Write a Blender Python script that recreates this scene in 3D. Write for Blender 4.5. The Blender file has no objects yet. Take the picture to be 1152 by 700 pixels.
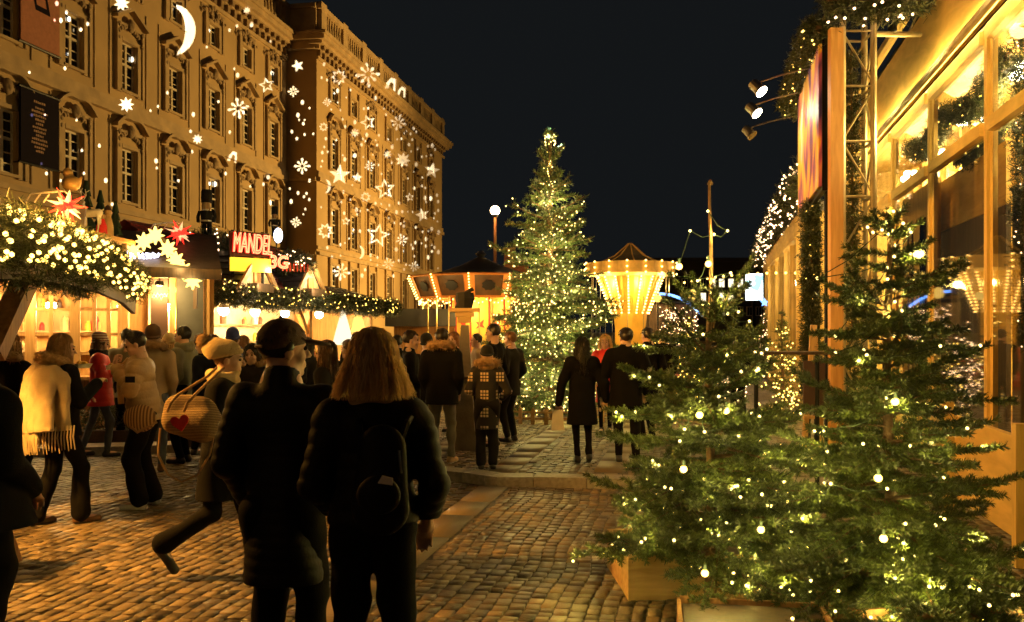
import bpy, bmesh, math, random
import numpy as np
import openvdb
from mathutils import Vector, Matrix, Euler
random.seed(7); RNG = np.random.default_rng(11)
SC = bpy.context.scene
COL = SC.collection
PI = math.pi
HC, F, CX, HY = 1.78, 1000.0, 576.0, 372.0        # camera height, focal length in photo pixels, principal column, horizon row

def at(px, py, Y): return Vector(((px-CX)/F*Y, Y, HC+(HY-py)/F*Y))
def gx(px, Y): return (px-CX)/F*Y
def gz(py, Y): return HC+(HY-py)/F*Y

# ------------------------------------------------------------------ materials
def mat(name, col, rough=.6, metal=0., var=.15, scale=6., bump=.0, bscale=40., emit=None, est=0., sheen=0., spec=.5, sss=0., col2=None):
    m = bpy.data.materials.new(name); m.use_nodes = True
    nt = m.node_tree; b = nt.nodes['Principled BSDF']
    b.inputs['Roughness'].default_value = rough; b.inputs['Metallic'].default_value = metal
    b.inputs['Specular IOR Level'].default_value = spec
    if sheen: b.inputs['Sheen Weight'].default_value = sheen
    if sss:
        b.inputs['Subsurface Weight'].default_value = sss; b.inputs['Subsurface Radius'].default_value = (.01,.004,.002)
    c = tuple(col)+(1,)
    tc = nt.nodes.new('ShaderNodeTexCoord')
    if var > 0 or col2:
        n = nt.nodes.new('ShaderNodeTexNoise'); n.inputs['Scale'].default_value = scale; n.inputs['Detail'].default_value = 5
        nt.links.new(tc.outputs['Object'], n.inputs['Vector'])
        r = nt.nodes.new('ShaderNodeValToRGB')
        r.color_ramp.elements[0].position = .3; r.color_ramp.elements[1].position = .7
        a = [x*(1-var) for x in col]; z = col2 if col2 else [min(1, x*(1+var)) for x in col]
        r.color_ramp.elements[0].color = (*a,1); r.color_ramp.elements[1].color = (*z,1)
        nt.links.new(n.outputs['Fac'], r.inputs['Fac']); nt.links.new(r.outputs['Color'], b.inputs['Base Color'])
    else: b.inputs['Base Color'].default_value = c
    if bump:
        n2 = nt.nodes.new('ShaderNodeTexNoise'); n2.inputs['Scale'].default_value = bscale; n2.inputs['Detail'].default_value = 4
        nt.links.new(tc.outputs['Object'], n2.inputs['Vector'])
        bp = nt.nodes.new('ShaderNodeBump'); bp.inputs['Strength'].default_value = bump; bp.inputs['Distance'].default_value = .02
        nt.links.new(n2.outputs['Fac'], bp.inputs['Height']); nt.links.new(bp.outputs['Normal'], b.inputs['Normal'])
    if emit:
        b.inputs['Emission Color'].default_value = tuple(emit)+(1,); b.inputs['Emission Strength'].default_value = est
    return m

def emis(name, col, st):
    m = bpy.data.materials.new(name); m.use_nodes = True; nt = m.node_tree; nt.nodes.clear()
    e = nt.nodes.new('ShaderNodeEmission'); o = nt.nodes.new('ShaderNodeOutputMaterial')
    e.inputs['Color'].default_value = tuple(col)+(1,); e.inputs['Strength'].default_value = st
    nt.links.new(e.outputs[0], o.inputs[0]); return m

def island_var(m, c0, c1, c2=None):
    """each loose piece (a sett, a needle) takes its own tint between c0 and c1"""
    nt = m.node_tree; b = nt.nodes['Principled BSDF']
    g = nt.nodes.new('ShaderNodeNewGeometry'); r = nt.nodes.new('ShaderNodeValToRGB')
    r.color_ramp.elements[0].color = (*c0,1); r.color_ramp.elements[1].color = (*c1,1)
    if c2: e = r.color_ramp.elements.new(.5); e.color = (*c2,1)
    nt.links.new(g.outputs['Random Per Island'], r.inputs['Fac']); nt.links.new(r.outputs['Color'], b.inputs['Base Color'])
    return m

def wood(name, c0, c1, rough=.55, axis='Z', scale=3.):
    m = mat(name, c0, rough, var=0)
    nt = m.node_tree; b = nt.nodes['Principled BSDF']
    tc = nt.nodes.new('ShaderNodeTexCoord'); mp = nt.nodes.new('ShaderNodeMapping')
    s = {'X':(.12,1,1),'Y':(1,.12,1),'Z':(1,1,.12)}[axis]; mp.inputs['Scale'].default_value = [k*scale*6 for k in s]
    n = nt.nodes.new('ShaderNodeTexNoise'); n.inputs['Scale'].default_value = 1.; n.inputs['Detail'].default_value = 6; n.inputs['Distortion'].default_value = .8
    r = nt.nodes.new('ShaderNodeValToRGB'); r.color_ramp.elements[0].color = (*c0,1); r.color_ramp.elements[1].color = (*c1,1)
    r.color_ramp.elements[0].position = .3; r.color_ramp.elements[1].position = .72
    nt.links.new(tc.outputs['Object'], mp.inputs[0]); nt.links.new(mp.outputs[0], n.inputs['Vector'])
    nt.links.new(n.outputs['Fac'], r.inputs['Fac']); nt.links.new(r.outputs['Color'], b.inputs['Base Color'])
    bp = nt.nodes.new('ShaderNodeBump'); bp.inputs['Strength'].default_value = .25; bp.inputs['Distance'].default_value = .01
    nt.links.new(n.outputs['Fac'], bp.inputs['Height']); nt.links.new(bp.outputs['Normal'], b.inputs['Normal'])
    return m

# ------------------------------------------------------------------ objects
def tag(o, label=None, cat=None, group=None, kind=None):
    if label: o['label'] = label
    if cat: o['category'] = cat
    if group: o['group'] = group
    if kind: o['kind'] = kind
    return o
def thing(name, label, cat, loc=(0,0,0), rz=0., group=None):
    o = bpy.data.objects.new(name, None); COL.objects.link(o); o.empty_display_size = .2
    o.location = loc; o.rotation_euler = (0,0,rz)
    return tag(o, label, cat, group)
def link_mesh(name, me, parent=None, mats=None, smooth=False):
    o = bpy.data.objects.new(name, me); COL.objects.link(o)
    if parent: o.parent = parent
    for m in (mats or []): me.materials.append(m)
    if smooth: me.polygons.foreach_set('use_smooth', [True]*len(me.polygons))
    return o
def np_mesh(name, V, Fq, parent=None, mats=None, smooth=False, mi=None):
    """V (n,3), Fq (m,k) with k = 3 or 4"""
    me = bpy.data.meshes.new(name); V = np.asarray(V, np.float32); Fq = np.asarray(Fq, np.int32)
    k = Fq.shape[1]; me.vertices.add(len(V)); me.vertices.foreach_set('co', V.ravel())
    me.loops.add(Fq.size); me.loops.foreach_set('vertex_index', Fq.ravel())
    me.polygons.add(len(Fq)); me.polygons.foreach_set('loop_start', np.arange(0, Fq.size, k, dtype=np.int32))
    me.polygons.foreach_set('loop_total', np.full(len(Fq), k, np.int32))
    if mi is not None: me.polygons.foreach_set('material_index', np.asarray(mi, np.int32))
    me.update(calc_edges=True); me.validate()
    return link_mesh(name, me, parent, mats, smooth)

class MB:
    """collects plain shapes and links them as one mesh"""
    def __init__(s): s.v = []; s.f = []; s.mi = []; s.cur = 0
    def m(s, i): s.cur = i; return s
    def add(s, vs, fs):
        n = len(s.v); s.v += [tuple(v) for v in vs]
        for f in fs: s.f.append(tuple(i+n for i in f)); s.mi.append(s.cur)
        return s
    def quad(s, a, b, c, d): return s.add([a,b,c,d], [(0,1,2,3)])
    def poly(s, pts): return s.add(pts, [tuple(range(len(pts)))])
    def frame_box(s, o, ux, uy, uz, sx, sy, sz):
        """box whose corner is o, along three axes"""
        o = Vector(o); a = Vector(ux)*sx; b = Vector(uy)*sy; c = Vector(uz)*sz
        vs = [o, o+a, o+a+b, o+b, o+c, o+a+c, o+a+b+c, o+b+c]
        return s.add(vs, [(0,3,2,1),(4,5,6,7),(0,1,5,4),(1,2,6,5),(2,3,7,6),(3,0,4,7)])
    def box(s, c, sz, rz=0.):
        ca, sa = math.cos(rz), math.sin(rz); ux = Vector((ca,sa,0)); uy = Vector((-sa,ca,0)); uz = Vector((0,0,1))
        return s.frame_box(Vector(c)-ux*sz[0]/2-uy*sz[1]/2-uz*sz[2]/2, ux, uy, uz, *sz)
    def bar(s, p, q, w, h=None, up=(0,0,1)):
        p = Vector(p); q = Vector(q); d = (q-p); L = d.length; d = d/L; h = h or w
        u = Vector(up)
        if abs(d.dot(u)) > .95: u = Vector((0,1,0))
        a = d.cross(u).normalized(); b = a.cross(d)
        return s.frame_box(p-a*w/2-b*h/2, a, d, b, w, L, h)
    def tube(s, pts, r, n=8, cap=True):
        pts = [Vector(p) for p in pts]; k = len(pts); rs = r if isinstance(r, (list,tuple)) else [r]*k
        vs = []; ref = None
        for i in range(k):
            t = (pts[min(i+1,k-1)]-pts[max(i-1,0)]).normalized()
            if ref is None: ref = Vector((0,0,1)) if abs(t.z) < .9 else Vector((1,0,0))
            a = t.cross(ref).normalized(); b = a.cross(t).normalized(); ref = b
            for j in range(n):
                an = 2*PI*j/n; vs.append(pts[i]+(a*math.cos(an)+b*math.sin(an))*rs[i])
        fs = [(i*n+j, i*n+(j+1)%n, (i+1)*n+(j+1)%n, (i+1)*n+j) for i in range(k-1) for j in range(n)]
        if cap: fs += [tuple(range(n-1,-1,-1)), tuple((k-1)*n+j for j in range(n))]
        return s.add(vs, fs)
    def lathe(s, prof, n=16, o=(0,0,0), a0=0., a1=2*PI):
        full = abs(a1-a0-2*PI) < 1e-6; k = n if full else n+1; vs = []
        for r, z in prof:
            for j in range(k):
                a = a0+(a1-a0)*j/n; vs.append((o[0]+r*math.cos(a), o[1]+r*math.sin(a), o[2]+z))
        fs = []
        for i in range(len(prof)-1):
            for j in range(n):
                j2 = (j+1) % k; fs.append((i*k+j, i*k+j2, (i+1)*k+j2, (i+1)*k+j))
        return s.add(vs, fs)
    def prism(s, poly, o, ux, uy, un, th):
        """flat outline given in (ux, uy) from o, thickened along un"""
        o = Vector(o); ux = Vector(ux); uy = Vector(uy); un = Vector(un)*th; n = len(poly)
        A = [o+ux*x+uy*y for x, y in poly]; B = [p+un for p in A]
        fs = [tuple(range(n-1,-1,-1)), tuple(range(n,2*n))]+[(i,(i+1)%n,n+(i+1)%n,n+i) for i in range(n)]
        return s.add(A+B, fs)
    def ico(s, c, r, sub=1, sc=(1,1,1)):
        bm = bmesh.new(); bmesh.ops.create_icosphere(bm, subdivisions=sub, radius=1)
        vs = [(c[0]+v.co.x*r*sc[0], c[1]+v.co.y*r*sc[1], c[2]+v.co.z*r*sc[2]) for v in bm.verts]
        bm.verts.index_update(); fs = [tuple(v.index for v in f.verts) for f in bm.faces]; bm.free()
        return s.add(vs, fs)
    def build(s, name, mats, parent=None, smooth=False, world=False):
        if not isinstance(mats, (list,tuple)): mats = [mats]
        off = Vector((0,0,0))
        if world and parent:
            p = parent
            while p: off += p.location; p = p.parent
        me = bpy.data.meshes.new(name); me.from_pydata([tuple(Vector(v)-off) for v in s.v], [], s.f)
        me.polygons.foreach_set('material_index', s.mi)
        bm = bmesh.new(); bm.from_mesh(me); bmesh.ops.recalc_face_normals(bm, faces=bm.faces[:]); bm.to_mesh(me); bm.free()
        o = link_mesh(name, me, parent, mats)
        if smooth:
            me.polygons.foreach_set('use_smooth', [True]*len(me.polygons))
            try: me.set_sharp_from_angle(angle=math.radians(40))
            except Exception: pass
        return o

def text_mesh(name, body, size, m, parent=None, o=(0,0,0), ux=(1,0,0), uy=(0,0,1), extrude=.01, bevel=0., fill=True, shear=0., space=1., align='LEFT', off=0.):
    cu = bpy.data.curves.new(name, 'FONT'); cu.body = body; cu.size = size; cu.extrude = extrude; cu.bevel_depth = bevel
    cu.space_character = space; cu.shear = shear; cu.align_x = align; cu.offset = off; cu.bevel_resolution = 1; cu.resolution_u = 4
    if not fill: cu.fill_mode = 'NONE'
    t = bpy.data.objects.new(name, cu); COL.objects.link(t)
    dg = bpy.context.evaluated_depsgraph_get(); dg.update()
    me = bpy.data.meshes.new_from_object(t.evaluated_get(dg)); me.name = name
    bpy.data.objects.remove(t); bpy.data.curves.remove(cu)
    ux = Vector(ux).normalized(); uy = Vector(uy).normalized(); un = ux.cross(uy); o = Vector(o)
    for v in me.vertices: v.co = o+ux*v.co.x+uy*v.co.y+un*v.co.z
    me.materials.clear()
    return link_mesh(name, me, parent, [m])

# ------------------------------------------------------------------ lamps
def point(loc, W, col=(1,.6,.25), r=.05, name='lamp_light'):
    l = bpy.data.lights.new(name, 'POINT'); l.energy = W; l.color = col; l.shadow_soft_size = r
    o = bpy.data.objects.new(name, l); COL.objects.link(o); o.location = loc; return o
def spot(loc, to, W, col, ang, blend=.5, r=.1, name='spot_light'):
    l = bpy.data.lights.new(name, 'SPOT'); l.energy = W; l.color = col; l.shadow_soft_size = r; l.spot_size = ang; l.spot_blend = blend
    o = bpy.data.objects.new(name, l); COL.objects.link(o); o.location = loc
    o.rotation_euler = (Vector(to)-Vector(loc)).to_track_quat('-Z','Y').to_euler(); return o

BULBS = {}
def bulb_mesh(r, m, sub=1):
    k = (round(r,4), m.name, sub)
    if k not in BULBS:
        b = MB().ico((0,0,0), r, sub); o = b.build('bulb', m); BULBS[k] = o.data; bpy.data.objects.remove(o)
    return BULBS[k]
def light_string(label, pts, r, m, group=None, cord=None, loc=None, sub=1, n_parts=100, cam=(0,0,HC)):
    """a string of small lamps: cord, up to a hundred bulbs as parts, the rest one mass"""
    pts = [Vector(p) for p in pts]; loc = Vector(loc) if loc is not None else pts[0]
    t = thing('light_string', label, 'string lights', loc, 0, group)
    if cord:
        c = MB()
        for pl in cord: c.tube(pl, .003, 4)
        c.build('cord', MAT['cord'], t, world=True)
    order = sorted(range(len(pts)), key=lambda i: (pts[i]-Vector(cam)).length)
    me = bulb_mesh(r, m, sub)
    for i in order[:n_parts]:
        o = bpy.data.objects.new('bulb', me); COL.objects.link(o); o.parent = t; o.location = pts[i]-loc
    rest = order[n_parts:]
    if rest:
        b = MB(); bm = bmesh.new(); bmesh.ops.create_icosphere(bm, subdivisions=1, radius=r)
        base = np.array([v.co[:] for v in bm.verts]); bm.verts.index_update()
        fs = np.array([[v.index for v in f.verts] for f in bm.faces]); bm.free()
        P = np.array([(pts[i]-loc)[:] for i in rest])
        V = (P[:,None,:]+base[None]).reshape(-1,3); Fq = (np.arange(len(P))[:,None,None]*len(base)+fs[None]).reshape(-1,3)
        o = np_mesh('far_bulbs', V, Fq, t, [m]); o['kind'] = 'stuff'
    return t

# ------------------------------------------------------------------ needles: shoots given as arrays of base, direction, length
def norm(a): return a/np.maximum(np.linalg.norm(a, axis=-1, keepdims=True), 1e-9)
def needles(base, axis, nl, nw, spread=.9, rng=RNG, up=.25):
    """one thin four-cornered leaf per base point, fanning out from the shoot axis"""
    n = len(base); r = rng.normal(size=(n,3)); r -= (r*axis).sum(1, keepdims=True)*axis; r = norm(r)
    d = norm(axis*(1-spread*.55)+r*spread+np.array([0,0,up])*rng.random((n,1)))
    L = nl*(.7+.6*rng.random((n,1)))
    w = norm(np.cross(d, rng.normal(size=(n,3))))*nw/2
    a = base-w; b = base+w; c = base+d*L+w*.55; e = base+d*L-w*.55
    V = np.stack([a,b,c,e], 1).reshape(-1,3); Fq = np.arange(n*4).reshape(-1,4)
    return V, Fq
def shoot_points(P0, D, L, ds, curve=None, rng=RNG):
    """sample points along straight shoots; returns base points and axes"""
    out_b, out_a = [], []
    n = np.maximum((L/ds).astype(int), 2); idx = np.repeat(np.arange(len(L)), n)
    t = rng.random(len(idx))
    b = P0[idx]+D[idx]*(L[idx]*t)[:,None]
    return b, D[idx]
# ------------------------------------------------------------------ signed distance modelling: bodies and clothes as one skin each
class Sdf:
    def __init__(s, lo, hi, h):
        s.lo = np.array(lo, float); s.h = h; s.n = np.ceil((np.array(hi)-s.lo)/h).astype(int)+1
        s.D = np.full(tuple(s.n), .25, np.float32)
    def region(s, lo, hi):
        a = np.clip(np.floor((np.array(lo)-s.lo)/s.h).astype(int), 0, s.n-1); b = np.clip(np.ceil((np.array(hi)-s.lo)/s.h).astype(int)+1, 1, s.n)
        ax = [s.lo[i]+s.h*np.arange(a[i], max(b[i],a[i]+1)) for i in range(3)]
        X, Y, Z = np.meshgrid(*ax, indexing='ij')
        return tuple(slice(a[i], max(b[i],a[i]+1)) for i in range(3)), np.stack([X,Y,Z], -1)
    def comb(s, sl, d, k, sub):
        A = s.D[sl]
        if sub:
            d = -d; h = np.clip(.5-.5*(A-d)/k, 0, 1); s.D[sl] = A*(1-h)+d*h+k*h*(1-h)
        else:
            h = np.clip(.5+.5*(A-d)/k, 0, 1); s.D[sl] = A*(1-h)+d*h-k*h*(1-h)
    def cap(s, p, q, r0, r1=None, k=.02, rib=None, sq=None, sub=False):
        p = np.array(p, float); q = np.array(q, float); r1 = r0 if r1 is None else r1; R = max(r0,r1)*(1.0 if not sq else max(1., sq[1]))+k+.03
        sl, P = s.region(np.minimum(p,q)-R, np.maximum(p,q)+R)
        v = q-p; L2 = max(v@v, 1e-9); t = np.clip(((P-p)@v)/L2, 0, 1); w = P-p-t[...,None]*v
        if sq:
            a = np.array(sq[0], float); a /= np.linalg.norm(a); c = w@a; w = w+(c/sq[1]-c)[...,None]*a
        r = r0+(r1-r0)*t
        if rib: r = r+rib[0]*(np.abs(np.sin(PI*t*math.sqrt(L2)/rib[1]))**.7-.6)
        s.comb(sl, np.linalg.norm(w, axis=-1)-r, k, sub); return s
    def ell(s, c, rad, R=None, k=.015, sub=False):
        c = np.array(c, float); rad = np.array(rad, float); m = rad.max()+k+.03
        sl, P = s.region(c-m, c+m); q = P-c
        if R is not None: q = q@np.array(R)
        k0 = np.linalg.norm(q/rad, axis=-1); k1 = np.linalg.norm(q/rad**2, axis=-1)
        s.comb(sl, k0*(k0-1)/np.maximum(k1, 1e-6), k, sub); return s
    def cut(s, p, n):
        """remove what lies on the side n points to"""
        sl, P = s.region(s.lo, s.lo+s.h*s.n); n = np.array(n, float); n /= np.linalg.norm(n)
        s.D = np.maximum(s.D, ((P-np.array(p))@n).astype(np.float32)); return s
    def disp(s, amp, freq, seed=0, zs=.5):
        """soft folds"""
        r = np.random.default_rng(abs(int(seed))); sl, P = s.region(s.lo, s.lo+s.h*s.n); a = np.zeros(P.shape[:3], np.float32)
        for i in range(5):
            d = r.normal(size=3); d[2] *= zs; d /= np.linalg.norm(d); a += np.sin((P@d)*freq*(.7+.9*r.random())+r.random()*6+1.5*np.sin(P[...,2]*freq*.3+i))
        s.D += (amp*a/2.2).astype(np.float32); return s
    def mesh(s, name, mats, parent=None, mi_fn=None):
        g = openvdb.FloatGrid(.25); D = np.pad(s.D, 1, constant_values=.25)
        g.copyFromArray(np.ascontiguousarray(D)); pts, q = g.convertToQuads(0.)
        V = (np.asarray(pts)-1)*s.h+s.lo; q = np.asarray(q).astype(np.int64)
        if len(q) == 0: return None
        # make the faces look outwards
        a, b, c = V[q[:,0]], V[q[:,1]], V[q[:,2]]
        if (np.cross(b-a, c-a)*((a+c)/2-V.mean(0))).sum() < 0: q = q[:,::-1]
        mi = mi_fn(V[q].mean(1)) if mi_fn else None
        return np_mesh(name, V, q, parent, mats if isinstance(mats,(list,tuple)) else [mats], True, mi)

def ik(a, b, l1, l2, pole):
    a = np.array(a,float); b = np.array(b,float); v = b-a; d = min(np.linalg.norm(v), (l1+l2)*.999); u = v/np.linalg.norm(v)
    x = (l1*l1-l2*l2+d*d)/(2*d); h = math.sqrt(max(l1*l1-x*x, 0)); p = np.array(pole,float); p = p-(p@u)*u; p /= np.linalg.norm(p)
    return a+u*x+p*h, a+u*d

def rot(yaw=0., pitch=0., roll=0.): return np.array((Matrix.Rotation(yaw,3,'Z')@Matrix.Rotation(pitch,3,'X')@Matrix.Rotation(roll,3,'Y')))

def head_sdf(S, hc, R, s, k=.012):
    T = lambda x, y, z: np.array(hc)+R@(np.array((x,y,z))*s)
    S.ell(T(0,-.012,.03), np.array((.076,.095,.095))*s, R, .01)
    S.ell(T(0,.022,-.04), np.array((.058,.066,.082))*s, R, .03)
    S.ell(T(0,.064,-.1), np.array((.026,.022,.02))*s, R, .02)
    S.cap(T(-.036,.075,.03), T(.036,.075,.03), .013*s, None, .015)
    for g in (-1,1):
        S.ell(T(g*.032,.1,.008), np.array((.02,.017,.013))*s, R, .01, True)
        S.ell(T(g*.04,.055,-.03), np.array((.024,.026,.022))*s, R, .02)
        S.ell(T(g*.077,-.008,-.008), np.array((.011,.021,.033))*s, R, .006)
    S.cap(T(0,.088,.018), T(0,.112,-.026), .008*s, .0135*s, .01)
    S.ell(T(.011,.1,-.031), np.array((.009,.011,.008))*s, R, .006); S.ell(T(-.011,.1,-.031), np.array((.009,.011,.008))*s, R, .006)
    S.cap(T(-.019,.084,-.058), T(.019,.084,-.058), .0085*s, None, .005); S.cap(T(-.016,.084,-.071), T(.016,.084,-.071), .009*s, None, .005)
    S.cap(T(-.022,.1,-.0645), T(.022,.1,-.0645), .004*s, None, .004, sub=True)
    return T

def hand_sdf(S, w, d, side, curl=.5, s=1.):
    """wrist w, pointing along d; palm, four unequal fingers, thumb from the side of the palm"""
    w = np.array(w,float); d = np.array(d,float); d /= np.linalg.norm(d)
    ref = np.array((0,0,1.)) if abs(d[2]) < .8 else np.array((0,1.,0)); a = np.cross(d, ref); a /= np.linalg.norm(a); a *= side; n = np.cross(a, d)*side
    pc = w+d*.05*s
    S.cap(w, w+d*.03*s, .025*s, .03*s, .015); S.ell(pc, np.array((.042,.047,.017))*s, np.stack([a,d,n],1), .012)
    for i, (o, L, c) in enumerate(((-.031,.072,1.),(-.011,.082,.95),(.01,.078,1.05),(.029,.06,1.2))):
        p = pc+a*o*s+d*.036*s; cu = curl*c
        for j, f in enumerate((.44,.32,.24)):
            dd = d*math.cos(cu*(j+.6))-n*math.sin(cu*(j+.6)); q = p+dd*L*f*s
            S.cap(p, q, (.0095-.0008*j)*s, None, .004); p = q
    p = w+d*.022*s-a*.03*s
    for j, L in enumerate((.042,.034,.026)):
        dd = d*(.55+.25*j)-a*(.75-.3*j)-n*(.25+.25*curl); dd /= np.linalg.norm(dd); q = p+dd*L*s; S.cap(p, q, (.0125-.001*j)*s, None, .006); p = q

def ribbons(name, lines, w, m, parent, rng):
    """hair: each line a thin flat strand"""
    V, Q = [], []; n0 = 0
    for L in lines:
        L = np.asarray(L); k = len(L); t = np.gradient(L, axis=0); sd = norm(np.cross(t, rng.normal(size=3)))
        ww = (w*(1-.75*np.linspace(0,1,k)**2))[:,None]; V.append(np.stack([L-sd*ww/2, L+sd*ww/2], 1).reshape(-1,3))
        i = np.arange(k-1)*2+n0; Q.append(np.stack([i,i+1,i+3,i+2], 1)); n0 += 2*k
    return np.concatenate(V), np.concatenate(Q)

def join_np(name, parts, parent, mats, smooth=True, mi=None):
    V, Q, n = [], [], 0
    if mi: mi = np.concatenate([np.full(len(p[1]), k) for p, k in zip(parts, mi)])
    for v, q in parts:
        V.append(v); Q.append(q+n); n += len(v)
    return np_mesh(name, np.concatenate(V), np.concatenate(Q), parent, mats, smooth, mi)

def get_np(o):
    me = o.data; V = np.empty(len(me.vertices)*3, np.float32); me.vertices.foreach_get('co', V)
    q = np.empty(len(me.loops), np.int32); me.loops.foreach_get('vertex_index', q)
    return V.reshape(-1,3), q.reshape(-1,4)

def add_strands(o, lines, w, rng, top=None):
    """lay strands over a hair or fur mass, in the same mesh"""
    v1, q1 = get_np(o); v2, q2 = ribbons('', lines, w, None, None, rng)
    nm, pa, mt = o.name.split('.')[0], o.parent, [m for m in o.data.materials]
    old = o.data; bpy.data.objects.remove(o); bpy.data.meshes.remove(old)
    if top: return join_np(nm, [(v1,q1),(v2,q2)], pa, [mt[0], top], True, (0,1))
    return join_np(nm, [(v1,q1),(v2,q2)], pa, mt)

def fur(o, n, L, w, rng):
    v, q = get_np(o); i = rng.integers(0, len(q), n); c = v[q[i]].mean(1)
    nr = norm(np.cross(v[q[i,1]]-v[q[i,0]], v[q[i,2]]-v[q[i,0]])); d = norm(nr+rng.normal(size=(n,3))*.55)
    t = np.linspace(0,1,3)[None,:,None]; ln = c[:,None,:]+d[:,None,:]*t*L*(.6+.8*rng.random((n,1,1)))
    ln[...,2] -= (np.linspace(0,1,3)**2*L*.3)[None]
    return add_strands(o, ln, w, rng)

def person(label, px=None, Y=None, x=None, z0=0., yaw=0., H=1.72, h=.012, group=None, feet=None, coat=None, legs=None, shoes=None,
           arms=None, lean=0., head=(0.,0.), hair=None, hat=None, skin=None, extra=None, female=False, eyes=False, gloves=None, hood=None, scarf=None, beard=False):
    """yaw 0 looks away from the camera (+Y). All lengths below are shares of the standing height."""
    X = x if x is not None else gx(px, Y); rng = np.random.default_rng(int(abs(X*977+Y*131)*10))
    root = thing('person', label, 'person', (X, Y, z0), yaw, group)
    s = H/1.74; hw = .05 if not female else .048; sw = .108 if not female else .097
    hip = np.array((0, 0, .525))*H; f = feet or ((-.055,0.,0.,.12),(.055,.01,0.,-.12))
    tor = np.array((0, lean, 0))*H
    SH = np.array((0,0,.815))*H+tor; NB = np.array((0,-.008,.85))*H+tor*1.05; hc = np.array((0,.012,.927))*H+tor*1.25+np.array((0,.03,-.01))*abs(head[1])*(1 if head[1] < 0 else 0)
    R = rot(head[0], head[1]); ankles, knees, toes, hips = [], [], [], []
    for i, (fx, fy, fz, fyaw, *tp) in enumerate(f):
        g = (-1,1)[i]; hp = hip+np.array((g*hw*H,0,0)); an = np.array((fx*H, fy*H, .05*H+fz*H))
        kn, an = ik(hp, an, .245*H, .245*H, (g*.08, 1., 0)); tilt = tp[0] if tp else 0.
        hips.append(hp); knees.append(kn); ankles.append(an)
        toes.append(np.array((math.sin(-fyaw)*math.cos(tilt), math.cos(fyaw)*math.cos(tilt), math.sin(tilt))))
    a = arms or {}; pr = []
    for i, g in enumerate((-1,1)):
        e, w = (a.get('LR'[i]) or ((g*.132,-.03,.645),(g*.135,.02,.495)))
        sh = SH+np.array((g*sw*H,0,0)); pr.append((sh, np.array(e)*H, np.array(w)*H, g))
    lo = np.array((-.42,-.46,-.02))*H; hi = np.array((.42,.46,1.1))*H
    allp = np.array(ankles+knees+[p[1] for p in pr]+[p[2] for p in pr]+[hc]); lo[:2] = np.minimum(allp.min(0)-.2, (-.2*H,-.16*H,0))[:2]; hi[:2] = np.maximum(allp.max(0)+.2, (.2*H,.16*H,0))[:2]
    # the body: one skin
    S = Sdf(lo, hi, h)
    T = head_sdf(S, hc, R, s); S.cap(T(0,-.022,-.05), NB-np.array((0,0,.05)), .052*s, .058*s, .02)
    S.cap(NB+np.array((0,0,-.03))*s, hip+np.array((0,0,.03)), .1*s, .12*s, .05, sq=((0,1,0),.62))
    S.cap(SH-np.array((sw*H*.9,0,.045*s)), SH+np.array((sw*H*.9,0,-.045*s)), .05*s, None, .05)
    for sh, e, w, g in pr:
        S.cap(sh-np.array((0,0,.035))*s, e, .045*s, .037*s, .03); S.cap(e, w, .036*s, .025*s, .015)
        dv = a.get('dL' if g < 0 else 'dR'); dv = np.array(dv) if dv is not None else (w-e)
        if gloves is None: hand_sdf(S, w, dv, g, a.get('curl',.45), s)
    for hp, kn, an, to in zip(hips, knees, ankles, toes):
        S.cap(hp, kn, .058*s, .04*s, .03); S.cap(kn, an, .04*s, .028*s, .02); S.cap(an-np.array((0,0,.03))*s, an+to*.13*s-np.array((0,0,.05))*s, .032*s, .026*s, .02)
    body = S.mesh('body', skin or MAT['skin'], root)
    if gloves is not None:
        for sh, e, w, g in pr:
            G = Sdf(w-.2, w+.2, min(h,.009)); hand_sdf(G, w, w-e, g, a.get('curl',.45), s*1.12); G.mesh('glove', gloves, root)
    if eyes:
        for g in (-1,1): MB().ico(T(g*.032,.0835,.007), .0105*s, 2).build('eye', MAT['eye'], body, True)
        for g in (-1,1): MB().tube([T(g*.018,.096,.031),T(g*.034,.095,.036),T(g*.048,.083,.031)], .0042*s, 5).build('eyebrow', MAT['hair_dark'], body, True)
    if beard:
        B = Sdf(hc-.2, hc+.2, min(h,.008)); B.ell(T(0,.03,-.062), np.array((.06,.066,.062))*s, R, .01); B.ell(T(0,.07,-.02), np.array((.05,.05,.052))*s, R, .01, True)
        B.cut(T(0,0,-.03), R@np.array((0,.3,1))); B.mesh('beard', hair[0] if hair else MAT['hair_dark'], body)
    # trousers or tights
    lg = legs or {}; lm = lg.get('m', MAT['cloth_black']); lw = lg.get('w', 1.); flare = lg.get('flare', 1.)
    S = Sdf(lo, (hi[0],hi[1],.64*H), h)
    S.cap(hip+np.array((-.02,0,.05))*s, hip+np.array((.02,0,.05))*s, .13*s, None, .04, sq=((0,1,0),.8))
    for hp, kn, an in zip(hips, knees, ankles):
        S.cap(hp, kn, .098*s*lw, .068*s*lw, .035); S.cap(kn, an+np.array((0,0,.012))*s, .068*s*lw, .05*s*lw*flare, .02)
    S.disp(.006, 26, int(X*50)+5, .8)
    if lg.get('top'): S.cut((0,0,lg['top']*H), (0,0,1))
    S.mesh('trousers' if lg.get('name') is None else lg['name'], lm, root)
    # shoes
    sm = shoes or (MAT['leather_black'], MAT['rubber'])
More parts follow.
